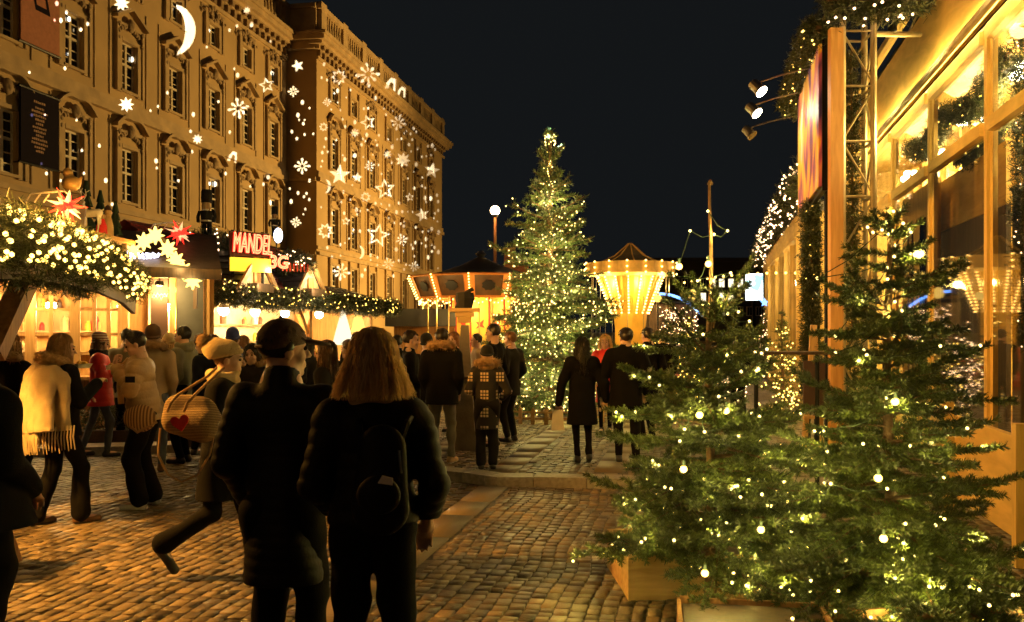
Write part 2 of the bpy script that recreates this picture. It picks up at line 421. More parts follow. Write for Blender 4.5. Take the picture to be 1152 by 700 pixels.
    for an, to, kn in zip(ankles, toes, knees):
        tz = np.array((to[0],to[1],0)); up = np.array((0,0,1.)); tl = to
        S = Sdf(an-.25, an+.25, min(h,.012))
        S.cap(an-up*.005*s, an-up*.05*s-tl*.02*s, .045*s, .042*s, .02); S.cap(an-up*.055*s-tl*.03*s, an-up*.06*s+tl*.15*s, .038*s, .034*s, .025)
        S.mesh('shoe', sm[0], root) if sm[1] is None else S.mesh('shoe', [sm[0], sm[1]], root, lambda c, z=an[2]: (c[:,2] < z-.072*s).astype(int))
    # coat: torso, skirt and sleeves in one
    c = coat or {}; cm = c.get('m', MAT['cloth_black']); hem = c.get('hem', .45)*H; fat = c.get('fat', 1.); rb = c.get('rib'); wd = c.get('wide', 1.)
    S = Sdf(lo, hi, h); q = ((0,1,0),.72)
    wa = np.array((0,.01,.62))*H+tor*.45
    S.cap(SH+np.array((0,.005,-.055))*H, wa, .158*s*fat*wd, .15*s*fat*wd, .05, rib=rb, sq=q)
    S.cap(SH+np.array((-.075*wd,-.004,-.028))*H, SH+np.array((.075*wd,-.004,-.028))*H, .085*s*fat, None, .06, sq=((0,1,0),.95))
    S.cap(wa, np.array((0,.005,hem/H-.03))*H, .15*s*fat*wd, c.get('skirt',.165)*s*fat*wd, .05, rib=rb, sq=((0,1,0),.8))
    S.cap(NB+np.array((0,0,-.05))*s, NB+np.array((0,.012,c.get('collar',.03)))*s, .088*s, .078*s, .03, sq=((0,1,0),.9))
    for sh, e, w, g in pr:
        S.cap(sh+np.array((0,0,-.012))*H, e, .075*s*fat, .062*s*fat, .045, rib=rb); S.cap(e, e+(w-e)*.97, .06*s*fat, .046*s*fat, .02, rib=rb)
    if c.get('fold',.006): S.disp(c.get('fold',.006), 22, int(X*80)+3)
    S.cut((0,0,hem), (0,0,-1)) if not c.get('raise_arms') else None
    # the neck opening stays clear of the head
    S.cap(T(0,0,-.02), T(0,0,.1), .1*s, None, .01, sub=True)
    S.mesh(c.get('name','coat'), cm, root, c.get('mi'))
    # hair
    if hair:
        hm, style = hair[0], hair[1]; S = Sdf(hc-np.array((.3,.3,.75)), hc+np.array((.3,.3,.25)), min(h,.01))
        S.ell(T(0,-.018,.04), np.array((.087,.1,.1))*s, R, .01)
        ln = []
        if style == 'short':
            S.cut(T(0,.04,.055), R@np.array((0,1,-.55))); S.cut(T(0,0,-.05), R@np.array((0,.25,-1)))
            nst, length = (hair[2][0] if len(hair) > 2 else 260), .05
        else:
            bottom = {'bob':-.17,'flared':-.19,'long':-.34,'verylong':-.42}[style]
            for g in (-1,-.5,0,.5,1):
                S.cap(T(g*.052,-.045+.01*abs(g),.03), T(g*.07,-.068+.01*abs(g),bottom+.02), .048*s, .032*s, .04)
            S.ell(T(0,.09,-.03), np.array((.062,.075,.105))*s, R, .012, True)
            nst, length = (hair[2][0] if len(hair) > 2 else 300), -bottom
        S.disp(.004, 60, 4, .25); o = S.mesh('hair', MAT['hair_blond_base'] if hm.name.startswith('hair_blond') else hm, root)
        for i in range(nst):
            th = rng.uniform(-PI, PI); 
            if style == 'short':
                u = rng.uniform(.05,1.); p = np.array((math.sin(th)*.089*math.sin(u*1.5), -.018-math.cos(th)*.1*math.sin(u*1.5), .04+.1*math.cos(u*1.5)))
                if p[1] > .05 and p[2] < .07: continue
                dn = np.array((math.sin(th)*.4, -math.cos(th)*.4+.2, -.4))*.05; pts = [T(*(p+dn*t+np.array((0,0,.006*math.sin(t*3))))) for t in np.linspace(0,1,4)]
            else:
                th = rng.uniform(-2.85, 2.85); pts = []; tm = 1. if abs(th) < 2.15 else .42
                for t in np.linspace(0,tm,10):
                    u = min(t*2.2,1.)*1.45; rr = 1.02+.13*rng.random()**2; fall = max(t-.45,0)/.55
                    sp = 1+(.62 if style == 'flared' else .32)*fall*(1 if abs(th) > .8 else .6)*(.75+.5*((i*37)%100)/100)
                    pts.append(T(math.sin(th)*.09*math.sin(u)*rr*sp+.009*math.sin(8*t+th*9+i), -.018-math.cos(th)*.103*math.sin(u)*rr*sp, .04+.103*math.cos(u)*rr-fall*(length*(.85+.2*rng.random())-.0)))
            ln.append(pts)
        if ln: o = add_strands(o, [np.array(l) for l in ln], .006*s if h > .009 else .0045*s, rng, hm)
    if hat: hat(root, T, R, s, h, rng)
    if hood:
        S = Sdf(NB-.35, NB+.4, min(h,.011)); c0 = NB+np.array((0,-.02,.01))*s; n = 14
        ring = [c0+np.array((math.sin(t)*.135, -.03-math.cos(t)*.1, .03+.03*math.cos(t)))*s for t in np.linspace(-2.5,2.5,n)]
        for p_, q_ in zip(ring[:-1], ring[1:]): S.cap(p_, q_, .042*s, None, .02)
        S.disp(.006, 70, 2, 1.); o = S.mesh('fur_trim', hood, root); fur(o, 900 if h < .01 else 350, .03, .004 if h < .01 else .006, rng)
    if scarf:
        S = Sdf(NB-.3, NB+.3, min(h,.011)); n = 16; c0 = NB+np.array((0,.005,.02))*s
        for k_ in range(2):
            ring = [c0+np.array((math.sin(t)*.095, -math.cos(t)*.09, -.035+.042*k_+.01*math.sin(2*t+k_)))*s for t in np.linspace(0,2*PI,n)]
            for p_, q_ in zip(ring[:-1], ring[1:]): S.cap(p_, q_, .032*s, None, .01)
        S.disp(.007, 45, 5, 2.); S.mesh('scarf', scarf, root)
    if extra: extra(root, dict(T=T, R=R, s=s, H=H, SH=SH, NB=NB, hc=hc, pr=pr, hip=hip, h=h, rng=rng, ankles=ankles))
    return root

def beanie(m, pom=None, tall=.0, brim=True, rib=True, slouch=False):
    def fn(root, T, R, s, h, rng):
        S = Sdf(T(0,0,0)-.3, T(0,0,0)+.36, min(h,.009))
        if slouch: S.ell(T(0,-.06,.06), np.array((.1,.15,.098))*s, R@rot(0,-.35), .01)
        S.ell(T(0,-.02,.055+tall*.08), np.array((.094,.108,.1+tall*.1))*s, R, .01)
        if tall: S.ell(T(0,-.06-.05*tall,.1+tall*.09), np.array((.07,.075,.06))*s, R, .04)
        S.cut(T(0,.0,.035), R@np.array((0,.28,-1)))
        o = S.mesh('hat', m, root)
        if brim:
            B = Sdf(T(0,0,0)-.3, T(0,0,0)+.3, min(h,.009)); n = 20
            ring = [T(math.sin(t)*.083, -.018-math.cos(t)*.097, .045-.026*math.cos(t)) for t in np.linspace(0,2*PI,n)]
            for p_, q_ in zip(ring[:-1], ring[1:]): B.cap(p_, q_, .019*s, None, .01)
            B.mesh('brim', m, o)
        if pom:
            P = Sdf(T(0,0,0)-.35, T(0,0,0)+.5, min(h,.009)); pc = T(*pom[0]); P.ell(pc, np.array((1,1,1))*pom[1]*s, None, .01); q = P.mesh('pompom', pom[2], o); fur(q, 1500, .011, .003, rng)
    return fn
def ballcap(m):
    def fn(root, T, R, s, h, rng):
        S = Sdf(T(0,0,0)-.3, T(0,0,0)+.3, min(h,.007)); S.ell(T(0,-.012,.045), np.array((.093,.11,.1))*s, R, .01)
        S.cut(T(0,0,.018), R@np.array((0,.12,-1))); S.ell(T(0,-.125,.02), np.array((.034,.05,.03))*s, R, .006, True)
        o = S.mesh('cap', m, root)
        V = Sdf(T(0,0,0)-.3, T(0,0,0)+.3, min(h,.006)); V.ell(T(0,.13,.033), np.array((.077,.085,.012))*s, R@rot(0,-.18), .006); V.cut(T(0,.07,0), R@np.array((0,-1,0))); V.mesh('visor', m, o)
        MB().tube([T(math.sin(t)*.094,-.012-math.cos(t)*.112,.024) for t in np.linspace(-.45,.45,8)], .007*s, 6).build('strap', MAT['strap_tan'], o, True)
        MB().ico(T(0,-.012,.147), .008*s, 2).build('button', m, o, True)
    return fn
# ------------------------------------------------------------------ render settings, night sky, camera
w = bpy.data.worlds.new("World"); SC.world = w; w.use_nodes = True
bg = w.node_tree.nodes['Background']; bg.inputs['Color'].default_value = (.0031,.0036,.004,1); bg.inputs['Strength'].default_value = 1.
SC.view_settings.view_transform = 'Standard'; SC.view_settings.look = 'None'; SC.view_settings.exposure = 1.1; SC.view_settings.gamma = 1
cy = SC.cycles; cy.use_denoising = True; cy.denoiser = 'OPENIMAGEDENOISE'; cy.max_bounces = 6; cy.diffuse_bounces = 3; cy.glossy_bounces = 3
cy.transmission_bounces = 4; cy.transparent_max_bounces = 8; cy.sample_clamp_indirect = 3; cy.sample_clamp_direct = 60; cy.use_light_tree = True
cy.caustics_reflective = False; cy.caustics_refractive = False; cy.use_adaptive_sampling = False
cam = bpy.data.cameras.new('camera'); co = bpy.data.objects.new('camera', cam); COL.objects.link(co); SC.camera = co
co.location = (0,0,HC); co.rotation_euler = (PI/2,0,0); cam.sensor_width = 36; cam.lens = F/1152*36; cam.shift_y = (HY-350)/1152
cam.clip_end = 2000; cam.clip_start = .05
cam.dof.use_dof = True; cam.dof.focus_distance = 8.; cam.dof.aperture_fstop = 6.

MAT = {}
def A(k, m): MAT[k] = m; return m
A('skin', mat('skin', (.56,.34,.24), .5, var=.08, scale=30, bump=.05, bscale=120, sss=.08))
A('eye', mat('eye', (.03,.02,.015), .15, var=0))
A('rubber', mat('rubber', (.03,.03,.03), .7)); A('rubber_white', mat('rubber_white', (.7,.66,.58), .6))
A('leather_black', mat('leather_black', (.018,.016,.015), .35, bump=.1)); A('leather_brown', mat('leather_brown', (.14,.07,.03), .5, bump=.2))
A('suede_tan', mat('suede_tan', (.5,.34,.18), .8)); A('canvas_white', mat('canvas_white', (.62,.58,.5), .8))
A('cloth_black', mat('cloth_black', (.0055,.005,.0052), .9, bump=.25, bscale=180, spec=.12))
A('cloth_navy', mat('cloth_navy', (.008,.01,.02), .85, bump=.25, bscale=150, spec=.15))
A('cloth_charcoal', mat('cloth_charcoal', (.014,.012,.011), .85, bump=.25, bscale=150, spec=.15))
A('nylon_black', mat('nylon_black', (.0055,.005,.0052), .6, bump=.12, bscale=60, spec=.16))
A('nylon_blue', mat('nylon_blue', (.02,.03,.11), .5, bump=.25, bscale=60))
A('puffer_beige', mat('puffer_beige', (.42,.27,.13), .55, bump=.3, bscale=45))
A('cloth_beige', mat('cloth_beige', (.4,.29,.17), .8, bump=.25, bscale=90)); A('cloth_green', mat('cloth_green', (.2,.2,.13), .8, bump=.25, bscale=90))
A('coat_red', mat('coat_red', (.62,.015,.015), .5, bump=.3, bscale=50)); A('coat_scarlet', mat('coat_scarlet', (.6,.02,.015), .6, bump=.2, bscale=60))
A('denim', mat('denim', (.06,.075,.11), .85, var=.3, bump=.25, bscale=160)); A('denim_grey', mat('denim_grey', (.12,.11,.09), .85, var=.3, bump=.25, bscale=160))
A('wool_white', mat('wool_white', (.46,.36,.22), .9, bump=.6, bscale=140)); A('wool_cream', mat('wool_cream', (.62,.46,.25), .9, bump=.6, bscale=140))
A('wool_tan', mat('wool_tan', (.5,.33,.16), .9, bump=.5, bscale=120)); A('wool_brown', mat('wool_brown', (.11,.06,.035), .9, bump=.5, bscale=140))
A('wool_blue', mat('wool_blue', (.035,.05,.2), .9, bump=.5, bscale=140)); A('wool_black', mat('wool_black', (.008,.0075,.008), .9, bump=.5, bscale=140))
A('fur_tan', mat('fur_tan', (.42,.27,.13), .9, var=.3, scale=40)); A('fur_brown', mat('fur_brown', (.2,.12,.06), .9, var=.3, scale=40))
A('hair_dark', mat('hair_dark', (.018,.012,.009), .4, var=.2)); A('hair_brown', mat('hair_brown', (.1,.05,.022), .4, var=.3, scale=30))
A('hair_light', mat('hair_light_brown', (.3,.17,.07), .4, var=.3, scale=30)); A('hair_red', mat('hair_red', (.2,.09,.035), .4, var=.3, scale=30)); A('hair_blond', island_var(mat('hair_blond', (.5,.3,.11), .38, var=0), (.45,.31,.13), (.95,.76,.42)))

def translucent(m, amt, col):
    nt = m.node_tree; o = [n for n in nt.nodes if n.type == 'OUTPUT_MATERIAL'][0]; b = nt.nodes['Principled BSDF']; t = nt.nodes.new('ShaderNodeBsdfTranslucent'); t.inputs[0].default_value = (*col,1); x = nt.nodes.new('ShaderNodeMixShader'); x.inputs[0].default_value = amt
    nt.links.new(b.outputs[0],x.inputs[1]); nt.links.new(t.outputs[0],x.inputs[2]); nt.links.new(x.outputs[0],o.inputs[0])
translucent(MAT['hair_blond'], .45, (.85,.55,.2)); translucent(MAT['fur_tan'], .3, (.5,.33,.16))
A('hair_blond_base', mat('hair_blond_base', (.33,.21,.085), .5, var=.2)); A('cap_brown', mat('cap_brown', (.075,.04,.022), .8, bump=.3, bscale=160)); A('strap_tan', mat('strap_tan', (.25,.14,.06), .6))
A('cord', mat('cord', (.015,.03,.012), .7, var=0)); A('metal_dark', mat('metal_dark', (.03,.03,.03), .4, 1.)); A('metal_grey', mat('metal_grey', (.3,.29,.27), .35, 1.))
A('brass', mat('brass', (.6,.42,.16), .3, 1.))
WARM = (1,.52,.12)
A('bulb_warm', emis('bulb_warm', (1,.58,.1), 4)); A('bulb_tree', emis('bulb_tree', (1,.68,.18), 4.)); A('bulb_near', emis('bulb_near', (1,.56,.09), 5.))
A('bulb_pink', emis('bulb_pink', (1,.58,.28), 5)); A('bulb_blue', emis('bulb_blue', (.15,.35,1), 2.)); A('bulb_car', emis('bulb_car', (1,.55,.12), 6))
A('lamp_white', emis('lamp_white', (1,.8,.52), 60)); A('lamp_cool', emis('lamp_cool', (.8,.9,1), 30))

# ------------------------------------------------------------------ ground: one sheet with stone setts in front, a raised plaza behind a kerb
def shader_setts(name, dark, light):
    m = mat(name, light, .6, var=0); nt = m.node_tree; b = nt.nodes['Principled BSDF']
    tc = nt.nodes.new('ShaderNodeTexCoord'); br = nt.nodes.new('ShaderNodeTexBrick'); br.inputs['Scale'].default_value = 1.
    br.inputs['Brick Width'].default_value = .18; br.inputs['Row Height'].default_value = .12; br.inputs['Mortar Size'].default_value = .008
    br.inputs['Color1'].default_value = (*dark,1); br.inputs['Color2'].default_value = (*light,1); br.inputs['Mortar'].default_value = (.02,.017,.014,1)
    nt.links.new(tc.outputs['Object'], br.inputs['Vector']); nt.links.new(br.outputs['Color'], b.inputs['Base Color'])
    bp = nt.nodes.new('ShaderNodeBump'); bp.inputs['Strength'].default_value = .6; bp.inputs['Distance'].default_value = .012; bp.invert = True
    nt.links.new(br.outputs['Fac'], bp.inputs['Height']); nt.links.new(bp.outputs['Normal'], b.inputs['Normal']); return m
A('sheet', shader_setts('joint_sand_and_far_setts', (.06,.045,.03), (.2,.15,.1)))
A('sett', island_var(mat('granite_sett', (.2,.17,.14), .4, var=0, bump=.4, bscale=55), (.075,.054,.034), (.27,.195,.115), (.15,.11,.068)))

def stained(m, amt=.55, sc=.55):
    """worn patches and dirt over the stones, in world size"""
    nt = m.node_tree; b = nt.nodes['Principled BSDF']; l = b.inputs['Base Color'].links[0]; src = l.from_socket; tc = nt.nodes.new('ShaderNodeTexCoord'); n = nt.nodes.new('ShaderNodeTexNoise'); n.inputs['Scale'].default_value = sc; n.inputs['Detail'].default_value = 7; n.inputs['Roughness'].default_value = .65; nt.links.new(tc.outputs['Object'],n.inputs['Vector'])
    r = nt.nodes.new('ShaderNodeMapRange'); r.inputs[1].default_value = .35; r.inputs[2].default_value = .65; r.inputs[3].default_value = 1-amt; r.inputs[4].default_value = 1.1; nt.links.new(n.outputs['Fac'],r.inputs[0]); x = nt.nodes.new('ShaderNodeMix'); x.data_type = 'RGBA'; x.blend_type = 'MULTIPLY'; x.inputs[0].default_value = 1.
    nt.links.new(src,x.inputs[6]); nt.links.new(r.outputs[0],x.inputs[7]); nt.links.new(x.outputs[2],b.inputs['Base Color'])
    q = nt.nodes.new('ShaderNodeMapRange'); q.inputs[1].default_value = .4; q.inputs[2].default_value = .62; q.inputs[3].default_value = .28; q.inputs[4].default_value = .6; nt.links.new(n.outputs['Fac'],q.inputs[0]); nt.links.new(q.outputs[0],b.inputs['Roughness']); return m
stained(MAT['sett'])
A('slab', island_var(mat('stone_slab', (.25,.22,.18), .55, var=0, bump=.3, bscale=35), (.13,.097,.06), (.21,.158,.1)))
A('kerb', mat('granite_kerb', (.26,.23,.2), .55, var=.25, scale=20, bump=.3, bscale=60))
DG = np.array((.1935,.981)); DG /= np.linalg.norm(DG); EG = np.array((DG[1],-DG[0]))   # run of the paving and across it
def inside(P, poly):
    x, y = P[:,0], P[:,1]; r = np.zeros(len(P), bool); n = len(poly)
    for i in range(n):
        x1, y1 = poly[i]; x2, y2 = poly[(i+1)%n]
        c = ((y1 > y) != (y2 > y)) & (x < (x2-x1)*(y-y1)/(y2-y1+1e-12)+x1); r ^= c
    return r
def setts(u0, u1, v0, v1, wid, l0, l1, z, keep, wob=.022, gap=.012, seed=1):
    """columns of setts running along DG; u across, v along. Each sett is a low block with sloped shoulders"""
    r = np.random.default_rng(seed); U, W, Lc, Lh = [], [], [], []
    u = u0
    while u < u1:
        cw = wid*r.uniform(.88,1.12); n = int((v1-v0)/l0)+2; L = r.uniform(l0, l1, n); e = v0+np.cumsum(L)+r.uniform(-.1,.1)
        k = e < v1; U.append(np.full(k.sum(), u+cw/2)); W.append(np.full(k.sum(), cw)); Lc.append((e-L/2)[k]); Lh.append(L[k]); u += cw
    U, W, V, L = map(np.concatenate, (U, W, Lc, Lh)); n = len(U)
    dU = wob*(np.sin(V*2.3+U*.35)+.6*np.sin(V*5.1+U*1.7+1)); C = (U+dU)[:,None]*EG+V[:,None]*DG
    ok = keep(C); U, W, V, L, C = U[ok], W[ok], V[ok], L[ok], C[ok]; n = len(U); dU = dU[ok]
    ang = r.normal(0,.05,n); ca, sa = np.cos(ang), np.sin(ang); a = EG[None]*ca[:,None]+DG[None]*sa[:,None]; b = -EG[None]*sa[:,None]+DG[None]*ca[:,None]
    hw = (W-gap)/2; hl = (L-gap)/2; zz = z+r.normal(0,.0022,n); tx, ty = r.normal(0,.013,n), r.normal(0,.013,n)
    vs = []
    for ring, (f, dz) in enumerate(((1.,-.012),(.985,-.003),(.95,0.))):
        for sx, sy in ((-1,-1),(1,-1),(1,1),(-1,1)):
            fx = hw*f*sx*(1+r.normal(0,.05,n)); fy = hl*(1-(1-f)*.7)*sy*(1+r.normal(0,.03,n))
            xy = C+a*fx[:,None]+b*fy[:,None]; vs.append(np.concatenate([xy, (zz+dz+(tx*fx+ty*fy if ring else 0))[:,None]], 1))
    Vv = np.stack(vs, 1).reshape(-1,3); q = []
    for k in range(2):
        for j in range(4): q.append((k*4+j, k*4+(j+1)%4, k*4+4+(j+1)%4, k*4+4+j))
    q.append((8,9,10,11)); q = np.array(q)
    return Vv, (np.arange(n)[:,None,None]*12+q[None]).reshape(-1,4)
kerb_px = [(300,524.),(400,526.5),(486,529.),(520,532.),(545,535.5),(560,537.),(600,537.),(660,538.5),(725,539.5),(800,541.),(960,543.)]
KZ = .1
kerb = [((px-CX)/F*((HC-KZ)*F/(py-HY)), (HC-KZ)*F/(py-HY)) for px, py in kerb_px]
kerb[0] = (kerb[0][0]-.2, kerb[0][1]+.3)
plaza = kerb+[(8.,10.6),(9.,60.),(-3.,60.),(-3.4,14.)]
plaza_in = lambda P: inside(P, plaza)
strip_u = lambda P: P@EG
us = float(np.array((-.752,6.54))@EG)             # right edge of the smooth strip
low_keep = lambda C: ~plaza_in(C) & ((strip_u(C) > us+.07) | (strip_u(C) < us-.36)) & (np.abs(C[:,0]) < .64*C[:,1]+1.2) & ~(inside(C+np.array((0,.1)), plaza))
v1_, q1_ = setts(-14, 5., 2.2, 17., .098, .085, .17, 0., low_keep)
# slabs of the strip
def strip(u0, u1, v0, v1, z, keep, seed):
    r = np.random.default_rng(seed); V, Q = [], []; v = v0; n = 0
    while v < v1:
        L = r.uniform(.5,.95); c = EG*(u0+u1)/2+DG*(v+L/2)
        if keep(c[None])[0]:
            g = .006; P = [EG*(u0+g)+DG*(v+g), EG*(u1-g)+DG*(v+g), EG*(u1-g)+DG*(v+L-g), EG*(u0+g)+DG*(v+L-g)]; zz = z+r.normal(0,.002)
            V += [(*p, z-.03) for p in P]+[(*p, zz) for p in P]; Q += [[n+j, n+(j+1)%4, n+4+(j+1)%4, n+4+j] for j in range(4)]+[[n+4,n+5,n+6,n+7]]; n += 8
        v += L
    return np.array(V), np.array(Q)
v2_, q2_ = strip(us-.34, us, 3., 11., .002, lambda C: ~inside(C+np.array((0,.12)), plaza), 4)
xs = np.concatenate([np.linspace(-400,-30,6), np.linspace(-24,24,9), np.linspace(30,400,6)]); ys = np.concatenate([np.linspace(-60,0,4), np.linspace(4,60,10), np.linspace(80,700,6)])
gxx, gyy = np.meshgrid(xs, ys, indexing='ij'); v0_ = np.stack([gxx,gyy,np.full_like(gxx,-.014)],-1).reshape(-1,3); ny = len(ys)
q0_ = np.array([[i*ny+j,(i+1)*ny+j,(i+1)*ny+j+1,i*ny+j+1] for i in range(len(xs)-1) for j in range(ny-1)])
Vg = np.concatenate([v0_,v1_,v2_]); Qg = np.concatenate([q0_, q1_+len(v0_), q2_+len(v0_)+len(v1_)])
mi = np.concatenate([np.zeros(len(q0_)), np.ones(len(q1_)), np.full(len(q2_),2)])
tag(np_mesh('ground', Vg, Qg, None, [MAT['sheet'],MAT['sett'],MAT['slab']], False, mi), kind='structure')
# raised plaza: bed, setts and long slab stripes on it
k2 = lambda C: inside(C-np.array((0,.32)), plaza) & (C[:,1] < 24) & (C[:,0] > -3.2) & (C[:,0] < 5)
stripes = [us-.34, us+.9, us+2.1, us-1.6]
def in_stripe(C):
    u = strip_u(C); r = np.zeros(len(C), bool)
    for s0 in stripes: r |= (u > s0-.06) & (u < s0+.4)
    return r
v3_, q3_ = setts(-8, 6., 9., 24., .1, .09, .16, KZ, lambda C: k2(C) & ~in_stripe(C), seed=6)
parts = [(v3_, q3_, 1)]
for i, s0 in enumerate(stripes):
    a_, b_ = strip(s0, s0+.34, 9., 24., KZ+.002, k2, 20+i); parts.append((a_, b_, 2))
pb = np.array([(x, y, KZ-.014) for x, y in plaza]); bm = MB(); bm.poly(pb.tolist()); bmo = bm
Vp = np.concatenate([p[0] for p in parts]); off = np.cumsum([0]+[len(p[0]) for p in parts]); Qp = np.concatenate([p[1]+o for p, o in zip(parts, off)])
tag(np_mesh('plaza_paving', Vp, Qp, None, [MAT['sheet'],MAT['sett'],MAT['slab']], False, np.concatenate([np.full(len(p[1]), p[2]) for p in parts])), kind='structure')
tag(bmo.build('plaza_ground', MAT['sheet']), kind='structure')
kb = MB(); r_ = random.Random(3)
for (x0,y0), (x1,y1) in zip(kerb[:-1], kerb[1:]):
    d = Vector((x1-x0,y1-y0,0)); L = d.length; d /= L; n = Vector((-d.y,d.x,0)); m_ = max(1,round(L/.9))
    for i in range(m_):
        p = Vector((x0,y0,-.03))+d*(L*i/m_+.004); kb.frame_box(p, d, n, (0,0,1), L/m_-.008, .3, KZ+.03+r_.uniform(.001,.006))
tag(kb.build('kerb', MAT['kerb']), kind='structure')

# ------------------------------------------------------------------ the palace
A('stucco', mat('ochre_stucco', (.4,.265,.115), .85, var=.14, scale=.35, bump=.3, bscale=9)); A('stone', mat('sandstone', (.38,.26,.125), .8, var=.22, scale=1.2, bump=.4, bscale=14))
A('stone_dark', mat('sandstone_ornament', (.25,.165,.08), .85, var=.3, scale=2.5, bump=.6, bscale=16))
A('win_frame', mat('window_frame_paint', (.55,.46,.31), .6, var=.1)); A('dark_glass', mat('dark_glass', (.006,.007,.009), .06, var=0, spec=.6)); A('roof_dark', mat('roof_dark', (.03,.028,.026), .7))
DP = Vector((.169,1,0)).normalized(); NP_ = Vector((DP.y,-DP.x,0))     # along the palace, and out of its wall
def wallpt(X0, Y, z, out=0.): return Vector((X0+.169*Y, Y, z))+NP_*out
palace = thing('palace', 'long ochre palace facade with rows of tall windows and projected stars', 'palace', wallpt(-29,43.7,0))
def facade(X0, Y0, Y1, wins, name, ztop):
    """wins: list of (Yc, half width along Y, z0, z1). Wall sheet with real openings and reveals"""
    ys = sorted({Y0,Y1}|{c-h for c,h,a,b in wins}|{c+h for c,h,a,b in wins}); zs = sorted({0.,ztop}|{a for c,h,a,b in wins}|{b for c,h,a,b in wins})
    b = MB()
    for i in range(len(ys)-1):
        for j in range(len(zs)-1):
            yc, zc = (ys[i]+ys[i+1])/2, (zs[j]+zs[j+1])/2
            if any(abs(yc-c) < h and a < zc < e for c,h,a,e in wins): continue
            b.quad(wallpt(X0,ys[i],zs[j]), wallpt(X0,ys[i+1],zs[j]), wallpt(X0,ys[i+1],zs[j+1]), wallpt(X0,ys[i],zs[j+1]))
    for c,h,a,e in wins:
        P = [(c-h,a),(c+h,a),(c+h,e),(c-h,e)]
        for k in range(4):
            (y0,z0),(y1,z1) = P[k], P[(k+1)%4]; b.quad(wallpt(X0,y0,z0), wallpt(X0,y1,z1), wallpt(X0,y1,z1,-.35), wallpt(X0,y0,z0,-.35))
    return b.build(name, MAT['stucco'], palace, world=True)
def hbar(b, X0, Y0, Y1, z0, z1, out, inn=0.):
    b.frame_box(wallpt(X0,Y0,z0,inn), DP, NP_, (0,0,1), (Y1-Y0)*math.sqrt(1+.169**2), out-inn, z1-z0)
KS = math.sqrt(1+.169**2)
def window(X0, c, h, z0, z1, rows):
    f = MB(); o = -.22
    for y0,y1,a,e in ((c-h,c-h+.09,z0,z1),(c+h-.09,c+h,z0,z1),(c-h+.09,c+h-.09,z1-.1,z1),(c-h+.09,c+h-.09,z0,z0+.1),(c-.08,c+.08,z0+.1,z1-.1)): hbar(f, X0, y0, y1, a, e, o+.08, o)
    zt = z0+(z1-z0)*.55
    if rows > 2: hbar(f, X0, c-h+.09, c+h-.09, zt-.06, zt+.06, o+.1, o-.003)
    for k in range(1, rows*2):
        zz = z0+(z1-z0)*k/(rows*2)
        if abs(zz-zt) > .15: hbar(f, X0, c-h+.09, c+h-.09, zz-.028, zz+.028, o+.04, o+.012)
    fo = f.build('window', MAT['win_frame'], palace, world=True)
    g = MB(); g.quad(wallpt(X0,c-h,z0,o-.03), wallpt(X0,c+h,z0,o-.03), wallpt(X0,c+h,z1,o-.03), wallpt(X0,c-h,z1,o-.03)); p = g.build('pane', MAT['dark_glass'], fo, world=True); 
    g2 = MB(); hbar(g2, X0, c-h-.1, c+h+.1, z0-.14, z0-.003, .16, -.1); g2.build('sill', MAT['stone'], fo, world=True)
def surround(X0, c, h, z0, z1, style):
    """moulded frame, consoles, ornament and hood above one window"""
    b = MB()
    for s_ in (-1,1): hbar(b, X0, c+s_*(h+.19)-.16, c+s_*(h+.19)+.16, z0-.2, z1+.2, .12); hbar(b, X0, c+s_*(h+.46)-.09, c+s_*(h+.46)+.09, z0-.2, z1+.75, .19)
    hbar(b, X0, c-h-.03, c+h+.03, z1+.004, z1+.2, .14)
    if style:
        zt = z1+1.15; W = h+.75
        hbar(b, X0, c-W+.15, c+W-.15, z1+.78, z1+.92, .2)
        if style == 'arch':
            pts = [(t*W*KS, zt-.1+.55*math.cos(t*PI/2)**.8-.06*math.cos(t*PI*2)) for t in np.linspace(-1,1,13)]
        else:
            pts = [(-W*KS,zt-.15),(0,zt+.6),(W*KS,zt-.15)]
        o = wallpt(X0,c,0,0)
        for (x0,a0),(x1,a1) in zip(pts[:-1],pts[1:]):
            b.prism([(x0,a0),(x1,a1),(x1,a1+.17),(x0,a0+.17)], o, DP, (0,0,1), NP_, .36)
        b.build('window_surround', MAT['stone'], palace, world=True)
        q = MB(); rr = random.Random(int(c*10))
        cc = wallpt(X0,c,z1+.95,.16); q.ico(cc, .36, 2, (.5,1,1.05)); q.ico(cc+NP_*.12, .24, 1, (.5,1,1.1))
        for k in range(9):
            t = -1+2*k/8; q.ico(wallpt(X0,c+t*.75,z1+.62+.3*(1-t*t)+rr.uniform(-.08,.08),.12), rr.uniform(.13,.22), 1, (.6,1,1))
        for s_ in (-1,1):
            for k in range(3): q.ico(wallpt(X0,c+s_*(h+.36),z1+.75-.35*k,.16), .16-.02*k, 1, (.7,1,1.2))
        q.build('window_ornament', MAT['stone_dark'], palace, True, world=True)
    else: b.build('window_surround', MAT['stone'], palace, world=True)
W1 = [43.74+4.54*k for k in range(-2,6)]; W1[-1] = 66.2
W2 = [26500/(745-p) for p in (375.6,397.4,418,437,454.2,469.6,484)]
ROWS = [(3.4,7.0,.68,3,''),(8.75,11.6,.68,3,'arch'),(14.75,17.35,.68,3,'tri'),(20.1,21.5,.62,2,'')]
